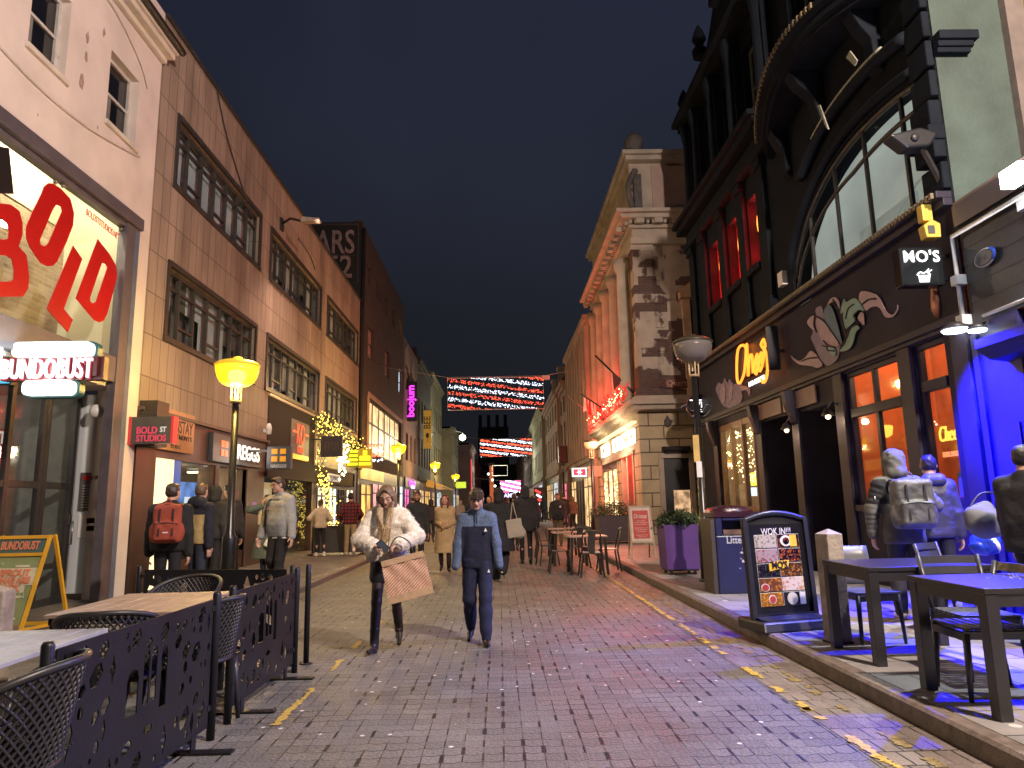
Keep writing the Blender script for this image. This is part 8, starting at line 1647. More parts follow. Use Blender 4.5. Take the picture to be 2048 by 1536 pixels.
def hood(sk, m, parent, h, up=True, size=1.0):
    u = sk.u*size; s = Sdf()
    if up: s.ell((0,-.016,.028),(.098,.114,.108),.03); s.cone((0,-.025,-.02),(0,-.045,-.11),.094,.098,.05); s.ell((0,.125,-.02),(.073,.09,.098),.015,-1); s.ell((0,.0,.02),(.082,.098,.088),.01,-1)
    for zz in (.07,.03,-.01): s.cone((-.06,-.10+.3*abs(zz-.03),zz),(.06,-.10+.3*abs(zz-.03),zz+.01),.016,None,.02)
    V, Q = s.mesh(h/u, .004, 38); mb = MB(); mb.arr((V*u)@sk.hR.T+sk.hc, Q, 0); return mb.build("hood", m, parent)
def glasses(sk, parent):
    u = sk.u; p = MB()
    for x in (-.031,.031): p.tube([Vector(sk.hc+sk.hR@(np.array([x+.022*cos(t),.098,.004+.019*sin(t)])*u)) for t in [2*pi*i/14 for i in range(14)]], .0028*u, 5, closed=True); e_ = np.sign(x); p.tube([Vector(sk.hc+sk.hR@(np.array([x+e_*.022,.096,.008])*u)), Vector(sk.hc+sk.hR@(np.array([e_*.080,-.005,.004])*u))], .0025*u, 5)
    p.build("glasses", m_black, parent)
def worldpt(o_loc, rz, p): c_, s_ = cos(rz), sin(rz); return Vector((o_loc[0]+c_*p[0]-s_*p[1], o_loc[1]+s_*p[0]+c_*p[1], o_loc[2]+p[2]))
def sole_feet(H, st=.0, w_=.09): return ((-w_, st, 0), (w_, -st, .0))

# ---- the woman in the cream fur coat, looking at her phone
m_fur = mat("cream fur", (.78,.72,.62), .95, var=.05, vs=22, bump=.35, bs=75, det=6); m_tights = mat("sheer black tights", (.024,.014,.014), .45, var=.3, vs=4); m_boot = mat("black ankle boot", (.010,.010,.011), .35); m_short = mat("black leather shorts", (.014,.013,.014), .35, var=.3, vs=14, bump=.3, bs=22)
m_cuff = fabric("cream cuff", (.55,.50,.42))
H = 1.66; wl_, wr_ = (-1.16,7.42,0), pi
sk = skeleton(H, ((-.085,-.27,.085,.55),(.10,.17,0,-.10)), ((-.15,.30,.635*H,(-1,-.35,-.25)),(.075,.31,.622*H,(1,-.35,-.25))), .035, (0,.50,0), .92)
W = person("woman in a cream fur coat and black tights looking down at her phone", wl_, wr_, sk, m_skin, h_brown, .010, .0042, .0036, True, hands=(((.55,.72,-.25),(0,.2,-1),.55),((-.45,.85,.15),(-.2,-.1,-1),.75)))
s = top_prims(sk, .046, .030, .535, .02, .05, True, (3.5,.09,.4), .95, .014, rip2=(3.2,.10,1.0)); X = np.array([1,0,0])
s.p = [q for q in s.p]; 
for z in (.56,.625,.69,.755): s.cone(sk.c(z)-X*.085*sk.u, sk.c(z)+X*.085*sk.u, .146*sk.u, None, .02, (1,.86,.55))
s.cone(sk.c(.835)-X*.05*sk.u, sk.c(.835)+X*.05*sk.u, .085*sk.u, None, .03)
V, Q = s.mesh(.0085, .0035, 60); mb = MB(); mb.arr(V, Q, 0)
rsn = np.random.RandomState(4); vn = np.zeros_like(V); fn = np.cross(V[Q[:,1]]-V[Q[:,0]], V[Q[:,3]]-V[Q[:,0]]); np.add.at(vn, Q[:,0], fn); vn /= np.linalg.norm(vn,axis=1)[:,None]+1e-9
sel = rsn.choice(len(Q), 15000); tv = []; tf = []
for a_ in sel:
    c_ = V[Q[a_]].mean(0); n_ = fn[a_]/(np.linalg.norm(fn[a_])+1e-9); d_ = n_*.7+np.array([0,0,-.75])+rsn.normal(0,.28,3); d_ /= np.linalg.norm(d_); L_ = rsn.uniform(.012,.027); t_ = np.cross(n_, rsn.normal(0,1,3)); t_ /= np.linalg.norm(t_)+1e-9; i0 = len(tv); tv += [c_-t_*.0022, c_+t_*.0022, c_+d_*L_]; tf.append((i0,i0+1,i0+2))
mb.add(tv, tf, 0, False); mb.build("fur_coat", m_fur, W)
leg_prims(sk, (.082,.058,.040), -.004, .55).build("tights", m_tights, W, .0085)
s = Sdf(); u = sk.u; s.cone(sk.c(.525)-X*.065*u, sk.c(.525)+X*.065*u, .108*u, None, .04, (1,.95,1)); s.cone(sk.c(.57)-X*.06*u, sk.c(.57)+X*.06*u, .10*u, None, .04)
for i in (0,1): s.cone(sk.hip[i], sk.hip[i]*.62+sk.knee[i]*.38, .100*u, .098*u, .02)
s.build("shorts", m_short, W, .009)
for i in (0,1): shoe(sk, i, m_boot, W, .007, None, .34, .035, "ankle_boot")
cap_hair(sk, 'long', [hair_mat('ash brown hair', (.17,.105,.06)), h_blonde], W, .006, .30)
s = Sdf(); s.cone(sk.c(.83), sk.c(.865)+np.array([0,.02,0]), .075*u, .068*u, .02, (1,.9,1)); s.build("roll_neck", fabric("ecru knit", (.42,.37,.28)), W, .008)
for i in (0,1): s = Sdf(); s.cone(sk.wr[i]*.72+sk.elb[i]*.28, sk.wr[i]*.93+sk.elb[i]*.07, .046*u, .044*u, .01); s.build("cuff", m_cuff, W, .008)
ph = thing("mobile_phone", "black mobile phone in the hand of the woman in fur", "phone", worldpt(wl_, wr_, (.07,.42,1.04))); p = MB(); p.box(-.036,.036,-.0045,.0045,-.075,.075); p.build("phone_case", mat("black phone", (.008,.008,.009), .2), ph, .004); p = MB(); p.box(-.031,.031,-.0062,-.0046,-.068,.068); p.build("screen", glow("dim phone screen", (.10,.11,.13), .4, base=(.01,.01,.012)), ph)
for ch in kids(ph): ch.matrix_parent_inverse = Matrix()
ph.location = worldpt(wl_, wr_, (-.02,.425,1.045)); ph.rotation_euler = (radians(35), radians(-38), 0); del ph["_w"]
# striped paper carrier hanging from her arm
def stripes(name, c1, c2, k, a):
    m, n, l, p_ = _new(name); g_ = n.new("ShaderNodeTexCoord"); mp = n.new("ShaderNodeMapping"); mp.inputs["Rotation"].default_value = (0,a,0); l.new(g_.outputs["Object"], mp.inputs[0]); wv = n.new("ShaderNodeTexWave"); wv.inputs["Scale"].default_value = k; wv.inputs["Distortion"].default_value = .25; l.new(mp.outputs[0], wv.inputs["Vector"]); r = n.new("ShaderNodeValToRGB"); l.new(wv.outputs[0], r.inputs[0]); r.color_ramp.elements[0].position = .45; r.color_ramp.elements[1].position = .6; r.color_ramp.elements[0].color = rgb(c1); r.color_ramp.elements[1].color = rgb(c2); l.new(r.outputs[0], p_.inputs["Base Color"]); p_.inputs["Roughness"].default_value = .6
    z = n.new("ShaderNodeTexNoise"); z.inputs["Scale"].default_value = 9; z.inputs["Detail"].default_value = 3; l.new(g_.outputs["Object"], z.inputs["Vector"]); bp = n.new("ShaderNodeBump"); bp.inputs["Strength"].default_value = .5; bp.inputs["Distance"].default_value = .03; l.new(z.outputs[0], bp.inputs["Height"]); l.new(bp.outputs[0], p_.inputs["Normal"]); return m
pb_ = thing("paper_bag", "large paper carrier bag with slanted red brown stripes hanging from the woman's arm", "bag", (-.9,6.98,.6)); m_kraft = mat("tan kraft paper", (.46,.31,.19), .7, var=.1, vs=6, bump=.4, bs=12)
bw, bh, bd = .215, .40, .07; p = MB(); n_ = 10; vs = []
for j in range(n_+1):
    for i in range(n_+1): x, z = -bw+2*bw*i/n_, bh*j/n_; vs.append((x*(1-.05*j/n_), -bd*(1-.45*j/n_)+.012*sin(7*x/bw*1.2+j)*(j/n_), z))
p.add(vs, [(a*(n_+1)+i, a*(n_+1)+i+1, (a+1)*(n_+1)+i+1, (a+1)*(n_+1)+i) for a in range(n_) for i in range(n_)], 0, True)
p.add([(x,-y,z) for (x,y,z) in vs], [(a*(n_+1)+i, (a+1)*(n_+1)+i, (a+1)*(n_+1)+i+1, a*(n_+1)+i+1) for a in range(n_) for i in range(n_)], 0, True)
for i0 in (0, n_): p.add([vs[a*(n_+1)+i0] for a in range(n_+1)]+[(vs[a*(n_+1)+i0][0], -vs[a*(n_+1)+i0][1], vs[a*(n_+1)+i0][2]) for a in range(n_+1)], [(a, a+1, n_+2+a, n_+1+a) for a in range(n_)])
p.quad((-bw,-bd,0),(bw,-bd,0),(bw,bd,0),(-bw,bd,0)); p.build("bag_body", stripes("red brown striped paper", (.40,.17,.11), (.58,.42,.31), 14, radians(-58)), pb_)
p = MB(); p.box(-bw-.002, bw+.002, -bd-.004, -bd+.003, -.002, .07); p.build("plain_base_band", m_kraft, pb_); p = MB(); p.box(-bw*.96, bw*.96, -bd*.56-.012, -bd*.56+.004, bh-.05, bh+.006); p.build("folded_top_band", m_kraft, pb_)
p = MB(); p.tube(smoothline([(-.11,-.03,bh),(-.09,-.02,bh+.12),(0,0,bh+.19),(.09,-.02,bh+.12),(.11,-.03,bh)]), .005, 6); p.tube(smoothline([(-.11,.03,bh),(-.09,.02,bh+.12),(0,.01,bh+.19),(.09,.02,bh+.12),(.11,.03,bh)]), .005, 6); p.build("cord_handle", m_black, pb_)
for ch in kids(pb_): ch.matrix_parent_inverse = Matrix()
pb_.location = (-.86,6.99,.555); pb_.rotation_euler = (0,radians(-13),radians(6)); del pb_["_w"]

# ---- the boy in navy
m_navy, m_mel = fabric("navy tracksuit", (.006,.009,.030), .2, 6, .45, 12), fabric("blue melange", (.075,.11,.19), .45, 70, .4, 20); m_navy2 = fabric("navy joggers", (.009,.013,.046), .2, 6, .6, 10)
H = 1.60; bl_o, bz = (-.245,7.66,0), pi
sk = skeleton(H, ((-.085,.12,0,-.05),(.085,-.22,.06,.45)), ((-.235,.07,.465*H,(-1,-.4,0)),(.235,.07,.465*H,(1,-.4,0))), .02, (0,.36,0), .95)
B = person("boy with dark fringe in a navy and pale blue track top, hands in pockets", bl_o, bz, sk, m_skin, h_dark, .010, .0042, .005, True, hide_hands=True)
yoke = lambda c_: ((c_[:,2] > .735*H+.02) | (np.abs(c_[:,0]) > .178*sk.u)).astype(int)
top_prims(sk, .022, .018, .475, .02, .05, True).build("track_top", [m_navy, m_mel], B, .0075, .003, 26, yoke)
leg_prims(sk, (.092,.072,.056), .004, .55, -.006).build("joggers", m_navy2, B, .0085, .004, 24)
for i in (0,1): shoe(sk, i, m_boot, B, .007)
cap_hair(sk, 'fringe', h_dark, B, .006)
s = Sdf(); u = sk.u; s.cone(sk.c(.835), sk.c(.868)+np.array([0,.012,0]), .078*u, .072*u, .02, (1,.95,1)); s.cone(sk.c(.86)+np.array([0,.012,0]), sk.c(.90)+np.array([0,.02,0]), .058*u, .058*u, .01, (1,1,1), -1); s.build("stand_collar", m_mel, B, .007)
p = MB(); zf = lambda z: float(sk.c(z/H)[1])+.128*sk.u; p.bar((0,zf(.80*H)-.02,.845*H),(0,zf(.76*H)+.005,.765*H),.012,.008,(0,1,0)); p.build("zip", m_black, B)
p = MB(); p.prism([(-.075,zf(.74*H)+.002,.715*H),(-.11,zf(.74*H)+.002,.715*H),(-.0925,zf(.74*H)+.002,.738*H)], (0,.004,0)); p.prism([(-.105,.112,.452*H),(-.135,.108,.452*H),(-.12,.11,.474*H)], (0,.006,0)); p.build("white_badge", m_whiteplastic, B)

# ---- walkers and bystanders
m_blackcoat, m_darkj, m_jeans, m_blkt = fabric("black wool coat", (.012,.012,.014), .3), fabric("dark padded jacket", (.018,.018,.021), .3, 5, .7, 9), fabric("dark blue jeans", (.02,.026,.045)), fabric("black trousers", (.010,.010,.013))
m_white_sh, m_trainer = mat("white trainers", (.62,.58,.54), .5), mat("dark trainers", (.03,.03,.032), .5)
def walker(label, loc, rz, H, topm, legm, style, hairm, h=.013, step=.16, hem=.50, b=.02, sl=.016, belly=0., head=(0,.05,0), skin=None, shoem=None, hands=None, skirt=None, up=False, wide=1., legr=(.09,.062,.048), hhands=((None,)*3,)*2, beard=False, extra=None, pick=None, lift=.07, armsw=.07, lean=.015):
    sk = skeleton(H, ((-.09,step,0,-.05),(.09,-step*1.1,lift,.5 if lift else 0)), hands or rest(H, armsw), lean, head, wide)
    o = person(label, loc, rz, sk, skin or m_skin, hairm or h_dark, max(.013,h), max(.006,h*.6), max(.006,h*.55), False, beard, hhands)
    s = top_prims(sk, b, sl, hem, .02, .05, True, belly=belly, wide=wide)
    if skirt: skirt_prims(s, sk, hem+.08, skirt[0], .15*sk.u+b, skirt[1])
    s.build(extra or ("coat" if skirt else "jacket"), topm, o, h, .003, 24, pick)
    leg_prims(sk, legr).build("trousers", legm, o, h)
    for i in (0,1): shoe(sk, i, shoem or m_trainer, o, h)
    if style == 'long': hairm = [hairm, hairm]
    if style == 'hood': hood(sk, topm if not isinstance(topm, list) else topm[0], o, h)
    else: cap_hair(sk, style, hairm, o, min(h,.01), None)
    return o, sk
# man in grey hoodie, facing the viewer's left
m_hoodie = fabric("grey marl hoodie", (.30,.31,.32), .12, 30, .5, 12)
HL = (-3.52,11.5,.1); o, sk = walker("large man with dark hair and glasses in a grey hoodie walking along the left pavement", HL, pi-.45, 1.82, m_hoodie, m_blkt, 'short', h_dark, .010, .14, .485, .045, .030, .045, (-.35,.12,0), wide=1.12, legr=(.105,.075,.055), extra="hoodie", hands=((-.30,.06,.88),(.31,.10,.86)))
glasses(sk, o); s = Sdf(); u = sk.u; s.cone(sk.c(.83)+np.array([-.06,-.05,0])*u, sk.c(.83)+np.array([.06,-.05,0])*u, .07*u, None, .03); s.cone(sk.c(.815)+np.array([-.05,.05,0])*u, sk.c(.815)+np.array([.05,.05,0])*u, .055*u, None, .03); s.build("folded_hood", m_hoodie, o, .010)
p = MB(); p.tube([Vector(sk.c(.84)+np.array([.10,-.06,0])), Vector(sk.c(.80)+np.array([.12,.13,0])), Vector(sk.c(.70)+np.array([.14,.175,0])), Vector(sk.c(.58)+np.array([.19,.13,0]))], .018, 6); p.build("bag_strap", m_black, o); s = Sdf(); s.cone(sk.c(.478)-np.array([.1,0,0])*u, sk.c(.478)+np.array([.1,0,0])*u, .125*u, None, .03, (1,.9,.25)); s.build("shirt_hem", m_whiteplastic, o, .010); p = MB(); p.mesh(text_mesh("RANCH", .07, .002, .001, 1.5), 0, Matrix(((-1,0,0,0),(0,0,1,float(sk.c(.73)[1])+.172),(0,1,0,.735*1.82),(0,0,0,1)))); p.build("chest_lettering", mat("faded pink print", (.34,.26,.25), .8), o)
# woman with glasses and green coat, phone hand at the mouth
m_green = fabric("grey green coat", (.085,.115,.095)); o, sk = walker("woman with glasses in a long grey green coat by the tan window", (-4.55,14.1,.1), pi-.15, 1.60, m_green, m_jeans, 'long', h_dark, .011, .05, .52, .035, .03, 0, (-.15,.05,0), skirt=(.24,.30), hands=((-.30,.12,.88),(.06,.15,.875*1.6-.02,(1,-.3,-.6))), shoem=m_boot, lift=0, extra="long_coat", hhands=((None,)*3,((-.2,.3,.9),(-.5,-.8,0),.6)))
glasses(sk, o); p = MB(); p.tube(smoothline([Vector(sk.c(.83)+np.array([.07,.09,0])), Vector(sk.c(.76)+np.array([.09,.16,0])), Vector(sk.c(.64)+np.array([.08,.19,0]))]), .035, 8); p.build("scarf", fabric("beige scarf", (.45,.36,.25)), o)
pk = thing("carrier_bag", "white and blue plastic carrier bag in the hand of the woman in green", "bag", (-4.22,13.9,.78)); s = Sdf(); s.box((0,0,.0), (.14,.04,.15), .03, .02, rotm(0,0,.5)); s.build("plastic_body", m_whiteplastic, pk, .012, .006, 20); p = MB(); p.prism([(-.13,-.075,.02),(.02,-.075,-.15),(.13,-.075,-.02),(.06,-.075,.12),(-.04,-.075,.13)], (0,.006,0)); p.prism([(-.02,-.078,.0),(.04,-.078,-.04),(.05,-.078,.06)], (0,.004,0), 1); p.build("blue_print", [mat("blue plastic print", (.02,.08,.42), .4), mat("yellow plastic print", (.65,.5,.15), .4)], pk); p = MB(); p.tube(smoothline([(-.06,0,.15),(-.02,0,.26),(.04,0,.15)]), .008, 5); p.build("bag_handle", m_whiteplastic, pk)
for ch in kids(pk): ch.matrix_parent_inverse = Matrix()
pk.location = (-4.30,13.82,.82); del pk["_w"]
# two young men at the shop doors, seen from behind
m_bomber = fabric("black fleece jacket", (.010,.010,.011)); rb = (-4.15,9.05,.1)
o, sk = walker("young man in black jacket with rust red backpack by the cream door", rb, radians(18), 1.66, m_bomber, m_blkt, 'short', h_dark, .010, .08, .50, .05, .035, .02, (-.5,.05,0), wide=1.12, lift=0)
m_rust_ = fabric("rust red nylon", (.30,.055,.03), .15, 8, .4, 14)
def backpack(label, loc, rz, m, w_=.16, hh=.22, dpt=.09, h=.011, logo=None):
    t = thing("backpack", label, "backpack", None); s = Sdf(); s.box((0,0,0), (w_-.06,dpt-.04,hh-.06), .05, .03); s.ell((0,0,hh*.55), (w_*.85,dpt*.9,hh*.5), .05); s.box((0,-dpt,-hh*.35), (w_-.07,.03,hh*.35), .03, .03)
    for sx_ in (-1,1): s.ell((sx_*w_*.95,0,-hh*.45), (.04,.06,.11), .03)
    s.build("pack_body", m, t, h, .0035, 34)
    p = MB(); p.tube(smoothline([(-w_*.8,-dpt-.055,-hh*.02),(0,-dpt-.066,.015),(w_*.8,-dpt-.055,-hh*.02)]), .005, 5); p.bar((-w_*.45,-dpt-.02,hh*.75),(-w_*.45,-dpt-.07,-hh*.6),.018,.008,(0,1,0)); p.bar((w_*.45,-dpt-.02,hh*.75),(w_*.45,-dpt-.07,-hh*.6),.018,.008,(0,1,0)); p.build("pocket_seam", m_darkj, t)
    p = MB(); p.tube(smoothline([(-w_*.9,-dpt*.3,-.02),(-w_*.75,-dpt*.8,hh*.55),(0,-dpt*.75,hh*.98),(w_*.75,-dpt*.8,hh*.55),(w_*.9,-dpt*.3,-.02)]), .006, 5); p.build("zip", m_black, t)
    for sx_ in (-1,1): p = MB(); p.tube(smoothline([(sx_*.09,dpt*.7,hh*.8),(sx_*.13,dpt+.05,hh*.95),(sx_*.14,dpt+.26,hh*.75),(sx_*.15,dpt+.27,.0),(sx_*.15,dpt*.8,-hh*.7)]), .017, 6); p.build("shoulder_strap", m, t)
    p = MB(); p.tube(smoothline([(-.04,0,hh),(0,0,hh+.06),(.04,0,hh)]), .008, 5); p.build("top_loop", m, t)
    if logo: p = MB(); p.prism([(-.03,-dpt-.064,-hh*.45),(.03,-dpt-.064,-hh*.45),(.03,-dpt-.064,-hh*.40),(-.03,-dpt-.064,-hh*.40)], (0,.004,0)); p.build("small_print", m_whiteplastic, t)
    t.location = loc; t.rotation_euler = (0,0,rz); return t
backpack("rust red backpack on the back of the young man by the cream door", worldpt(rb, radians(18), (0,-.25,1.17)), radians(18), m_rust_, .165, .24, .09, .011, True)
tb = (-4.35,10.35,.1); m_tj = fabric("navy shoulders", (.014,.014,.024)); m_tan = fabric("tan jacket panel", (.42,.30,.13))
o, sk = walker("man in a two tone navy and tan jacket beside the red backpack", tb, radians(-20), 1.70, [m_tj, m_tan], m_jeans, 'short', h_brown, .010, .05, .50, .04, .03, .02, (.2,.05,0), wide=1.1, lift=0, pick=lambda c_: ((c_[:,2] < .745*1.70) & (np.abs(c_[:,0]) < .185)).astype(int))
s = Sdf(); u = sk.u; s.cone(sk.c(.845)+np.array([-.05,-.05,0])*u, sk.c(.845)+np.array([.05,-.05,0])*u, .095*u, None, .03); s.build("folded_hood", m_tj, o, .011)
walker("dark hooded figure half hidden behind the nearest lamp post", (-4.75,11.9,.1), radians(-10), 1.72, m_darkj, m_blkt, 'hood', h_black, .014, .1, .49, .04, .03, lift=0)
walker("person in dark clothes facing the bakery door just right of the lamp post", (-4.85,12.9,.1), radians(60), 1.76, m_darkj, m_blkt, 'short', h_black, .014, .1, .49, .04, .03, lift=0)
# farther left pavement
o, sk = walker("girl in a cream jumper with black leggings facing the lit pub window", (-5.0,20.0,.1), radians(30), 1.55, fabric("cream jumper", (.55,.45,.30)), m_blkt, 'bun', h_brown, .013, .08, .50, .03, .03, lift=0, shoem=m_white_sh, extra="jumper", hands=((-.22,.22,1.10),(.2,.2,1.0)), legr=(.078,.055,.04))
o, sk = walker("man in a red checked shirt and beige trousers past the dark screen", (-4.15,19.9,.1), radians(15), 1.72, blocks("red check flannel", (.20,.014,.016), (.20,.014,.016), (.03,.008,.01), .09, .09, .02, 'XZ', rough=.85, bump=0, offset=0, stain=.2), fabric("beige chinos", (.42,.31,.16)), 'short', h_black, .013, .22, .50, .03, .025, shoem=m_white_sh, extra="shirt", lift=.10, hands=((-.24,.18,1.0),(.25,.16,1.0)))
# middle of the street
o, sk = walker("bearded man in a long dark coat behind the woman in fur", (-1.80,15.6,0), pi+.05, 1.74, m_darkj, m_blkt, 'bun', h_dark, .012, .14, .50, .04, .03, 0, (0,.03,0), beard=True, skirt=(.38,.22), extra="long_coat", skin=m_skin2)
m_trench = fabric("camel trench coat", (.42,.30,.16)); o, sk = walker("woman with dark red bobbed hair in a belted camel trench coat", (-1.22,15.9,0), pi, 1.66, m_trench, fabric("black tights far", (.014,.012,.016)), 'bob', h_red, .011, .10, .52, .035, .028, 0, (0,.0,0), skirt=(.24,.235), shoem=m_boot, extra="trench_coat", hands=((-.05,.20,.98),(.06,.19,1.0)), legr=(.075,.052,.042))
p = MB(); p.tube([(.175*cos(t), .155*sin(t)+.02, .605*1.66) for t in [2*pi*i/20 for i in range(20)]], .022, 6, closed=True); p.build("belt", fabric("dark camel belt", (.25,.16,.08)), o)
m_long = fabric("black flared coat", (.009,.009,.011), .3, 4, .6, 7); KB = (-.02,13.4,0)
o, sk = walker("woman in a black hood and wide flared black coat walking away", KB, -.12, 1.72, m_long, m_blkt, 'hood', h_black, .012, .20, .50, .035, .03, 0, (0,.08,0), skirt=(.33,.30), extra="flared_coat", shoem=m_white_sh, lift=.16, legr=(.10,.085,.085))
hb = thing("handbag", "grey tote handbag on the shoulder of the woman in the black flared coat", "bag", (.2,13.3,1.0)); m_tote = fabric("taupe leather", (.30,.26,.21), .1, 6, .2); s = Sdf(); s.box((0,0,0), (.13,.045,.15), .02, .02, rotm(0,0,-.15)); s.ell((.08,0,-.08), (.13,.06,.12), .04); s.build("bag_body", m_tote, hb, .012); p = MB(); p.tube(smoothline([(-.07,0,.14),(-.05,.02,.36),(-.02,.05,.47),(.0,.02,.36),(.06,0,.14)]), .010, 6); p.build("strap", m_tote, hb)
for ch in kids(hb): ch.matrix_parent_inverse = Matrix()
hb.location = (.27,13.28,.98); del hb["_w"]
o, sk = walker("person in a black padded jacket walking away in the middle of the street", (.62,17.2,0), .03, 1.84, m_darkj, m_blkt, 'hood', h_black, .012, .12, .42, .05, .045, .02, (0,.05,0), shoem=m_boot, wide=1.12, legr=(.075,.055,.045), extra="padded_jacket", lift=.05)
o, sk = walker("man in a dark jacket with pale chest mark standing behind the cafe tables", (1.95,24.0,0), pi, 1.76, m_darkj, fabric("khaki trousers", (.11,.09,.05)), 'short', h_brown, .016, .06, .49, .045, .03, .03, skin=m_skin2, lift=0, hands=((-.22,.16,.9),(.22,.16,.9))); p = MB(); p.box(-.11,-.06,.16,.19,1.28,1.34); p.build("chest_mark", m_whiteplastic, o)
far_ = [("dark coated person walking in the far crowd left of the pink panel", (-.55,34,0), 0, 1.74, m_blackcoat, 'hood', h_black), ("person in dark clothes in the far crowd right of the handbag woman", (.35,30,0), .1, 1.70, m_darkj, 'short', h_dark), ("person with a tan coat in the far crowd near the bearded man's shoulder", (-2.4,33,0), pi, 1.68, fabric("tan far coat", (.25,.17,.10)), 'bob', h_brown), ("person in a dark coat beyond the amber lamp on the right pavement", (3.0,33,0.12), .2, 1.75, m_blackcoat, 'short', h_black), ("person in a brown coat by the maroon pub door", (3.45,33.5,.12), .3, 1.62, fabric("brown far coat", (.13,.08,.06)), 'bob', h_brown), ("person in grey far down the street right of the black padded jacket", (1.7,38,0), pi, 1.72, fabric("grey far coat", (.14,.14,.15)), 'short', h_dark), ("person in pale jacket far behind the red haired woman", (-2.3,42,0), 0, 1.7, fabric("pale far jacket", (.35,.33,.3)), 'hood', h_dark), ("short person in black far beyond the boy's left shoulder", (-1.0,38,0), pi, 1.62, m_blackcoat, 'long', h_black), ("person in a dark red coat in the distant crowd", (-.2,46,0), pi, 1.7, fabric("dark red far coat", (.16,.03,.03)), 'short', h_dark), ("person in navy in the distant crowd right of centre", (1.0,48,0), 0, 1.76, m_tj, 'short', h_dark)]
far_ += [("tall person in black walking away between the boy and the handbag woman", (.1,27,0), 0, 1.82, m_blackcoat, 'short', h_black), ("person in a dark hood at the far left edge of the road", (-2.7,28,0), .1, 1.68, m_darkj, 'hood', h_black), ("person in black near the terrace lamp farther up the left pavement", (-4.4,36,.1), .2, 1.75, m_blackcoat, 'short', h_dark), ("pale haired person in a grey coat in the distant crowd", (-1.5,52,0), pi, 1.68, fabric("grey far coat two", (.2,.2,.2)), 'bob', h_blonde), ("person with a white top in the far crowd by the right kerb", (2.2,44,0), pi, 1.7, fabric("white far top", (.5,.48,.46)), 'short', h_brown), ("person in black beside the far right shop windows", (3.1,50,.12), 0, 1.78, m_blackcoat, 'hood', h_black), ("person in dark blue in the distant crowd left of centre", (-.9,60,0), 0, 1.72, m_tj, 'short', h_dark), ("distant person in black on the far road centre", (.5,62,0), pi, 1.74, m_blackcoat, 'short', h_dark), ("distant person in brown near the far right kerb", (1.6,58,0), 0, 1.66, MATS["brown far coat"], 'bob', h_brown), ("distant long haired person in a black coat left of centre", (-1.35,58,0), 0, 1.65, m_blackcoat, 'long', h_black)]
far_ += [("person in a black coat right behind the red haired woman", (-.75,20.5,0), 0, 1.72, m_blackcoat, 'short', h_black), ("person in dark grey walking between the boy and the cafe tables", (1.15,24.5,0), .1, 1.7, m_darkj, 'bob', h_black), ("person in black partly hidden by the flared coat", (.45,22,0), -.1, 1.74, m_darkj, 'short', h_dark), ("person in a dark hood walking towards the viewer far behind the boy", (-.35,24,0), pi, 1.7, m_blackcoat, 'hood', h_dark)]
for (lb, lc, rz, H, mm, stl, hm_) in far_: walker(lb, lc, rz, H, mm, m_blkt, stl, hm_, .022, .10+.03*(len(lb) % 5), .49, .028, .02, armsw=.03+.04*(len(lb) % 4))
# ---- the couple with the hoods on the right pavement
m_stonej = fabric("stone grey jacket", (.10,.10,.085), .1, 5, .55, 9); m_blk_j = fabric("black jacket yoke", (.012,.012,.013))
CP = (4.42,7.75,.12); crz = radians(-14); H = 1.80
sk = skeleton(H, ((-.10,.03,0),(.10,-.05,0)), ((-.29,.08,.88,(-1,-.3,0)),(.25,.28,1.05,(1,-.6,-.2))), .06, (.15,.12,0), 1.1)
o = person("person in a stone grey hooded jacket with black shoulder, seen from behind", CP, crz, sk, m_skin, h_dark, .012, .008, .006)
pick = lambda c_: ((c_[:,2] > .68*H) & (c_[:,0] < -.125) & (c_[:,2] < .83*H)).astype(int)
top_prims(sk, .030, .026, .44, .05, .05, True, (5,.10,.3), wide=1.0, flare=.5).build("hooded_jacket", [m_stonej, m_blk_j], o, .009, .0042, 30, pick); leg_prims(sk, (.095,.072,.062)).build("trousers", fabric("charcoal trousers", (.035,.035,.04)), o, .011)
for i in (0,1): shoe(sk, i, m_white_sh, o, .010)
hood(sk, m_stonej, o, .008, True, 1.10); p = MB(); p.lathe((-.262,-.02,.715*H), [(.005,-.006),(.02,-.004),(.02,.004),(.005,.006)], 8, 0, 'X'); p.build("sleeve_badge", m_whiteplastic, o)
backpack("pale grey backpack with shiny pocket on the hooded person at right", worldpt(CP, crz, (.04,-.27,1.22)), crz+.05, fabric("silver grey nylon", (.095,.10,.097), .2, 9, .9, 10, .5), .20, .27, .10, .010)
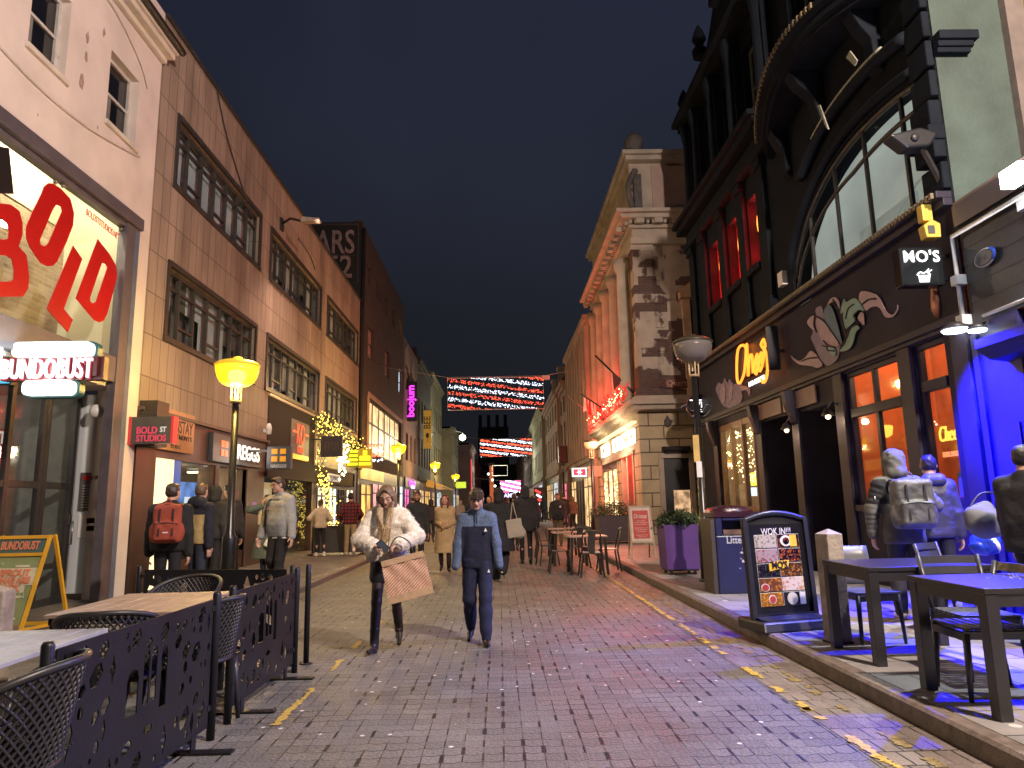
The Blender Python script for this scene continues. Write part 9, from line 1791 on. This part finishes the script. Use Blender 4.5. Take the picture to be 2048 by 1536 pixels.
CQ = (4.98,8.05,.12); o, sk = walker("dark haired companion in a charcoal jacket beside the hooded person", CQ, radians(-5), 1.76, fabric("charcoal nylon", (.035,.035,.045), .2, 5, .8, 9, .5), m_blkt, 'short', h_black, .010, .06, .47, .034, .028, .01, (-.4,.1,0), wide=1.1, shoem=m_white_sh, lift=0)
s = Sdf(); u = sk.u; s.cone(sk.c(.84)+np.array([-.06,-.06,0])*u, sk.c(.84)+np.array([.06,-.06,0])*u, .075*u, None, .04); s.build("folded_hood", fabric("blue grey nylon", (.055,.055,.085), .2, 5, .8, 9, .5), o, .011)
bb_ = thing("carrier_bag", "crumpled bright blue and white carrier bag below the companion's elbow", "bag", (5.0,7.35,.8)); s = Sdf(); s.ell((0,0,0), (.15,.10,.12), .02); s.cone((0,0,.1),(.03,.0,.2),.03,.015,.05); s.build("plastic_body", [mat("bright blue plastic", (.02,.06,.55), .35, var=.5, vs=12), m_whiteplastic], bb_, .012, .016, 24, lambda c_: (np.sin(22*c_[:,0]+14*c_[:,2]) > .72).astype(int)); p = MB(); p.tube(smoothline([(-.02,0,.12),(.01,.02,.28),(.05,0,.13)]), .007, 5); p.build("bag_handle", m_whiteplastic, bb_)
for ch in kids(bb_): ch.matrix_parent_inverse = Matrix()
bb_.location = (4.98,7.28,.92); del bb_["_w"]
# dark figure at the right edge with a pale padded bag swinging behind
o, sk = walker("person in black at the right edge walking beside the blue lit doorway", (4.62,6.15,.12), radians(-70), 1.72, m_blackcoat, m_blkt, 'short', h_black, .013, .12, .46, .05, .04, .02, wide=1.1, lift=0)
gb = thing("padded_bag", "large pale grey padded shoulder bag lit blue beside the person in black", "bag", (4.6,6.6,1.2)); s = Sdf(); s.ell((0,0,0), (.17,.12,.16), .04, 1, rotm(0,0,.55)); s.cone((0,0,0),(.20,.0,-.08),.13,.06,.06); s.cone((-.1,0,.08),(.05,0,.15),.06,.05,.05); s.build("padded_body", fabric("pale padded nylon", (.15,.155,.165), .08, 4, .3, 8), gb, .010, .003, 24); p = MB(); p.tube(smoothline([(-.12,0,.14),(.02,.02,.27),(.18,.0,.25),(.26,.0,.05)]), .010, 6); p.build("strap", m_black, gb)
for ch in kids(gb): ch.matrix_parent_inverse = Matrix()
gb.location = (4.70,6.85,1.16); del gb["_w"]
